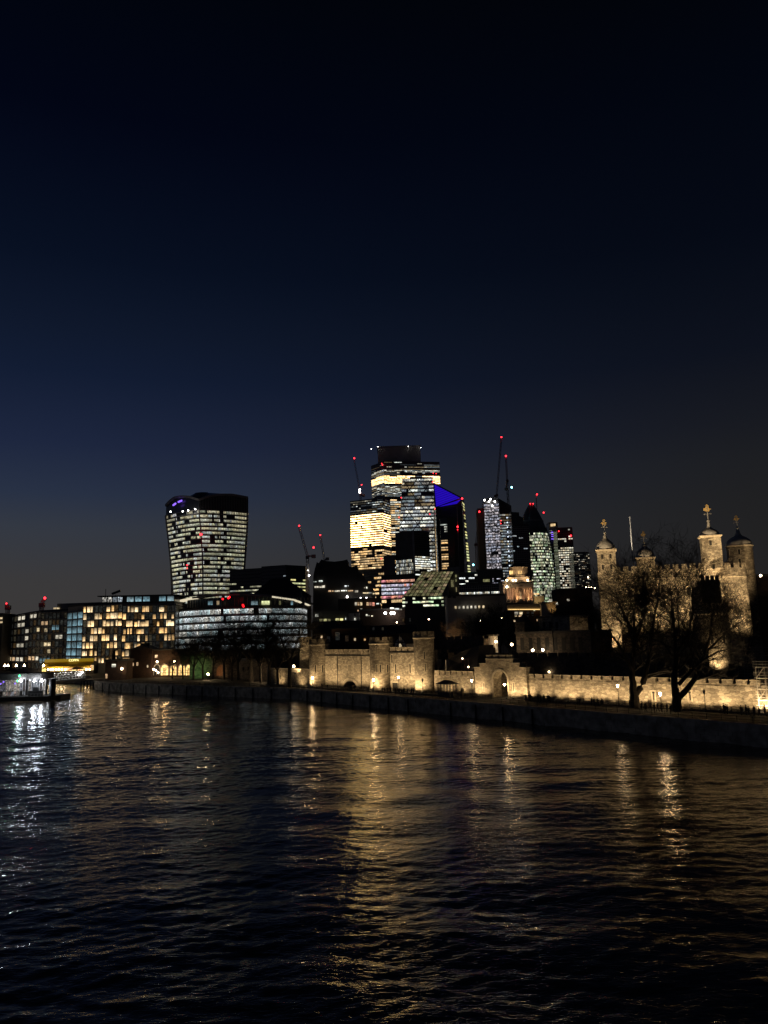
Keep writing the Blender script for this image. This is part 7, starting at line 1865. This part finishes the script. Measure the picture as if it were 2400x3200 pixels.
bare(572, 2118, 345, 16, .4, 61, 'bare tree between the glowing arches and the green-tinted tower', 4)
bare(665, 2120, 340, 17, .5, 62, 'bare tree left of the wooden arched door', 4)
bare(725, 2122, 318, 19, .5, 63, 'bare tree right of the wooden arched door', 4)
bare(815, 2126, 300, 19, .6, 64, 'bare tree between the thick tree and the low wall lamp', 4)
bare(868, 2134, 276, 17, .5, 65, 'bare tree behind the low rubble wall windows', 4)
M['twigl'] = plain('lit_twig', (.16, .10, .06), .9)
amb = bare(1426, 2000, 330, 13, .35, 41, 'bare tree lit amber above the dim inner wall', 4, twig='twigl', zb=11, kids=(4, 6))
p = atD(1426, 1985, 322); spot(Vector((p.x, p.y, 12)), atD(1428, 1935, 330), 5200, R(90), parent=amb)
bare(1470, 2000, 325, 11, .3, 42, 'dim bare tree right of the amber-lit tree', 3, zb=10)
bare(1520, 2000, 300, 15, .35, 43, 'dark bare tree behind the amber gable', 4, zb=9)
bare(1596, 2020, 250, 13, .3, 44, 'dark bare tree between the amber gable and the small dark turret', 4, zb=8)
bare(1681, 2040, 236, 13, .3, 45, 'slim pale-trunked tree before the dim stone range', 4, zb=7, bark='bark')
bare(1790, 2010, 330, 17, .5, 46, 'dark bare tree right of the dim stone house', 4, zb=9)
bare(1835, 2010, 310, 20, .5, 47, 'dark bare tree against the left flank of the keep', 4, zb=9)
bare(1870, 2030, 270, 18, .5, 48, 'bare tree hugging the keep corner turret', 4, zb=8)
bare(1950, 1980, 300, 34, .5, 49, 'bare tree top showing over the keep roof behind the flagpole', 4, zb=10)
bare(1500, 2010, 290, 17, .4, 66, 'dark bare tree left of the amber gable above the tiled roof', 4, zb=9)
bare(1560, 2010, 275, 18, .4, 67, 'dark bare tree just behind the amber gable lamp', 4, zb=9)
bare(1760, 2010, 300, 19, .5, 68, 'dark bare tree in front of the dark mansion', 4, zb=9)
bare(1815, 2015, 285, 21, .5, 69, 'dark bare tree over the cluster of globe lamps', 4, zb=9)
bare(2370, 2000, 300, 26, .5, 50, 'dark bare tree right of the round domed turret', 4, zb=8)
bare(2330, 2030, 210, 20, .4, 51, 'dark bare tree between the broad round tower and the scaffolding', 4, zb=6)

# ================================================================== PEOPLE
def skin_person(pose):
    me_ = bpy.data.meshes.new('body'); V = []; E = []; Rr = []
    def v(x, y, z, r, par=None):
        V.append((x, y, z)); Rr.append(r); i = len(V) - 1
        if par is not None: E.append((par, i))
        return i
    pel = v(0, 0, .96, .15); ab = v(0, .0, 1.12, .155, pel); ch = v(0, .0, 1.32, .175, ab); ne = v(0, .0, 1.50, .065, ch); hd = v(0, -.02, 1.60, .088, ne); ht_ = v(0, -.01, 1.70, .095, hd); v(0, 0, 1.765, .06, ht_)
    v(0, -.115, 1.625, .016, hd)                        # nose
    st = {'stand': (0, 0), 'walk': (.28, -.26), 'look': (.05, -.05)}[pose]
    for s, sw in ((-1, st[0]), (1, st[1])):
        hp = v(s * .095, 0, .90, .105, pel); kn_ = v(s * .1, -sw * .5, .50, .07, hp); an = v(s * .1, -sw * .8 + (.12 if sw < 0 else 0), .10, .05, kn_); v(s * .11, an and -sw * .8 - .17 + (.12 if sw < 0 else 0), .045, .04, an)
        sh = v(s * .20, 0, 1.43, .075, ch)
        if pose == 'look' and s > 0:
            el = v(s * .27, -.12, 1.20, .052, sh); wr = v(s * .12, -.30, 1.34, .035, el); fx, fy, fz = 0, -.04, .06
        else:
            el = v(s * .27, .03 + sw * .3, 1.15, .052, sh); wr = v(s * .27, -.05 + sw * .6, .90, .035, el); fx, fy, fz = 0, -.01, -.07
        pa = v(V[wr][0] + fx, V[wr][1] + fy, V[wr][2] + fz, .032, wr)
        for k, (o, ln) in enumerate(((-.027, .07), (-.009, .08), (.009, .075), (.026, .06))):
            f1 = v(V[pa][0] + o * .6, V[pa][1] + o * .8, V[pa][2] + fz * .5, .009, pa); v(V[f1][0], V[f1][1] - .02, V[f1][2] + (ln * .7 if fz > 0 else -ln * .7), .008, f1)
        v(V[pa][0] - s * .02, V[pa][1] - .045, V[pa][2] + fz * .3, .009, pa)
    me_.from_pydata(V, E, [])
    o = bpy.data.objects.new('body', me_); COL.objects.link(o)
    mo_ = o.modifiers.new('skin', 'SKIN'); mo_.use_smooth_shade = True
    for i, d in enumerate(me_.skin_vertices[0].data): d.radius = (Rr[i], Rr[i]); d.use_root = (i == 0)
    o.modifiers.new('sub', 'SUBSURF').levels = 1
    dg = bpy.context.evaluated_depsgraph_get(); ev = o.evaluated_get(dg)
    out_ = bpy.data.meshes.new_from_object(ev); bpy.data.objects.remove(o)
    out_.materials.clear()
    out_.materials.append(plain('coat', (.02, .02, .022), .9)); out_.materials.append(plain('skin_tone', (.35, .22, .16), .6)); out_.materials.append(plain('trousers', (.012, .013, .018), .9))
    for f in out_.polygons:
        z = f.center.z; hnd = abs(f.center.x) > .2 and z < .89
        f.material_index = 1 if (z > 1.53 or hnd) else (2 if z < .86 else 0)
    return out_
BODY = {k: skin_person(k) for k in ('stand', 'walk', 'look')}
hm = MB(); hm.lathe((0, .02), [(.088, 1.60), (.106, 1.68), (.1, 1.74), (.06, 1.79), (.01, 1.805)], 10); HAIR = mesh_of(hm, 'hair', plain('dark_hair', (.015, .01, .008), .7), True)
hm = MB(); hm.lathe((0, .02), [(.108, 1.66), (.108, 1.73), (.08, 1.79), (.02, 1.82)], 10); HAT = mesh_of(hm, 'beanie', plain('beanie_wool', (.05, .02, .02), .9), True)
cm = MB(); cm.lathe((0, 0), [(.25, .62), (.22, .95), (.21, 1.15), (.23, 1.38), (.12, 1.48), (.075, 1.53)], 12, squash=.72)
COATS = [mesh_of(cm, 'long_coat', plain('coat_cloth_%d' % i, c, .9), True) for i, c in enumerate(((.015, .015, .018), (.03, .018, .015), (.012, .016, .03)))]
def person(px, v, pose, coat, hat, label, rz, group, s=1.0):
    u = GU(px, v); p = C(u, v, WZ + .004)
    look = {'walk': 'walking', 'stand': 'standing', 'look': 'arm raised'}[pose] + (' in ' + ('black', 'brown', 'navy')[coat] + ' long coat' if coat is not None else ' in short dark jacket') + (' and beanie' if hat else '')
    root = thing('person', p, 'person ' + look + ', ' + label, 'person', group)
    root.rotation_euler = (0, 0, rz); root.scale = (s, s, s)
    for n_, me_ in (('body', BODY[pose]), ('long_coat', COATS[coat]) if coat is not None else (None, None), ('beanie', HAT) if hat else ('hair', HAIR)):
        if me_ is None: continue
        o = bpy.data.objects.new(n_, me_); COL.objects.link(o); o.parent = root
rp = random.Random(5)
def crowd(px0, px1, v0, v1, n, label, group):
    for i in range(n):
        pose = rp.choice(('stand', 'walk', 'walk', 'look')); ct_ = rp.choice((None, 0, 1, 2, 0)); hat = rp.random() < .3
        person(px0 + (px1 - px0) * (i + rp.random() * .8) / n, rp.uniform(v0, v1), pose, ct_, hat, label, rp.choice((WA, WA + math.pi, WA + rp.uniform(-1, 1))), group, rp.uniform(.96, 1.1))
WA = math.atan2(WT.y, WT.x) + math.pi / 2
crowd(1002, 1012, -6.5, -5.8, 2, 'by the railing at the narrow drum tower', 'couple at the narrow tower')
crowd(1022, 1026, -7, -6, 1, 'alone left of the low water arch', None)
crowd(1098, 1110, -6.5, -5.8, 3, 'in front of the low water arch', 'people at the water arch')
crowd(1188, 1280, -8, -5.8, 9, 'before the broad drum tower', 'walkers before the drum tower')
crowd(1285, 1294, -7, -5.8, 2, 'before the tallest drum tower', 'pair before the square tower')
crowd(1640, 1660, -7.5, -5.5, 3, 'just right of the stepped gate', 'group right of the gate')
crowd(1674, 1724, -7.5, -5.2, 5, 'before the long curtain wall', 'walkers before the curtain wall')
crowd(1796, 1812, -9, -6, 2, 'near the river railing', 'pair at the river railing')
crowd(1845, 1885, -8, -5.2, 6, 'left of the forked tree', 'walkers left of the forked tree')
crowd(2020, 2026, -5.2, -4.9, 1, 'against the lit wall between the trees', None)
crowd(1996, 2110, -12, -8, 9, 'in the group between the trunks', 'group between the tree trunks')
crowd(2252, 2272, -6.5, -5.2, 3, 'passing right of the leaning tree', 'walkers right of the leaning tree')
crowd(2300, 2395, -7, -5.2, 6, 'near the scaffolding', 'walkers near the scaffolding')
flush_extra()
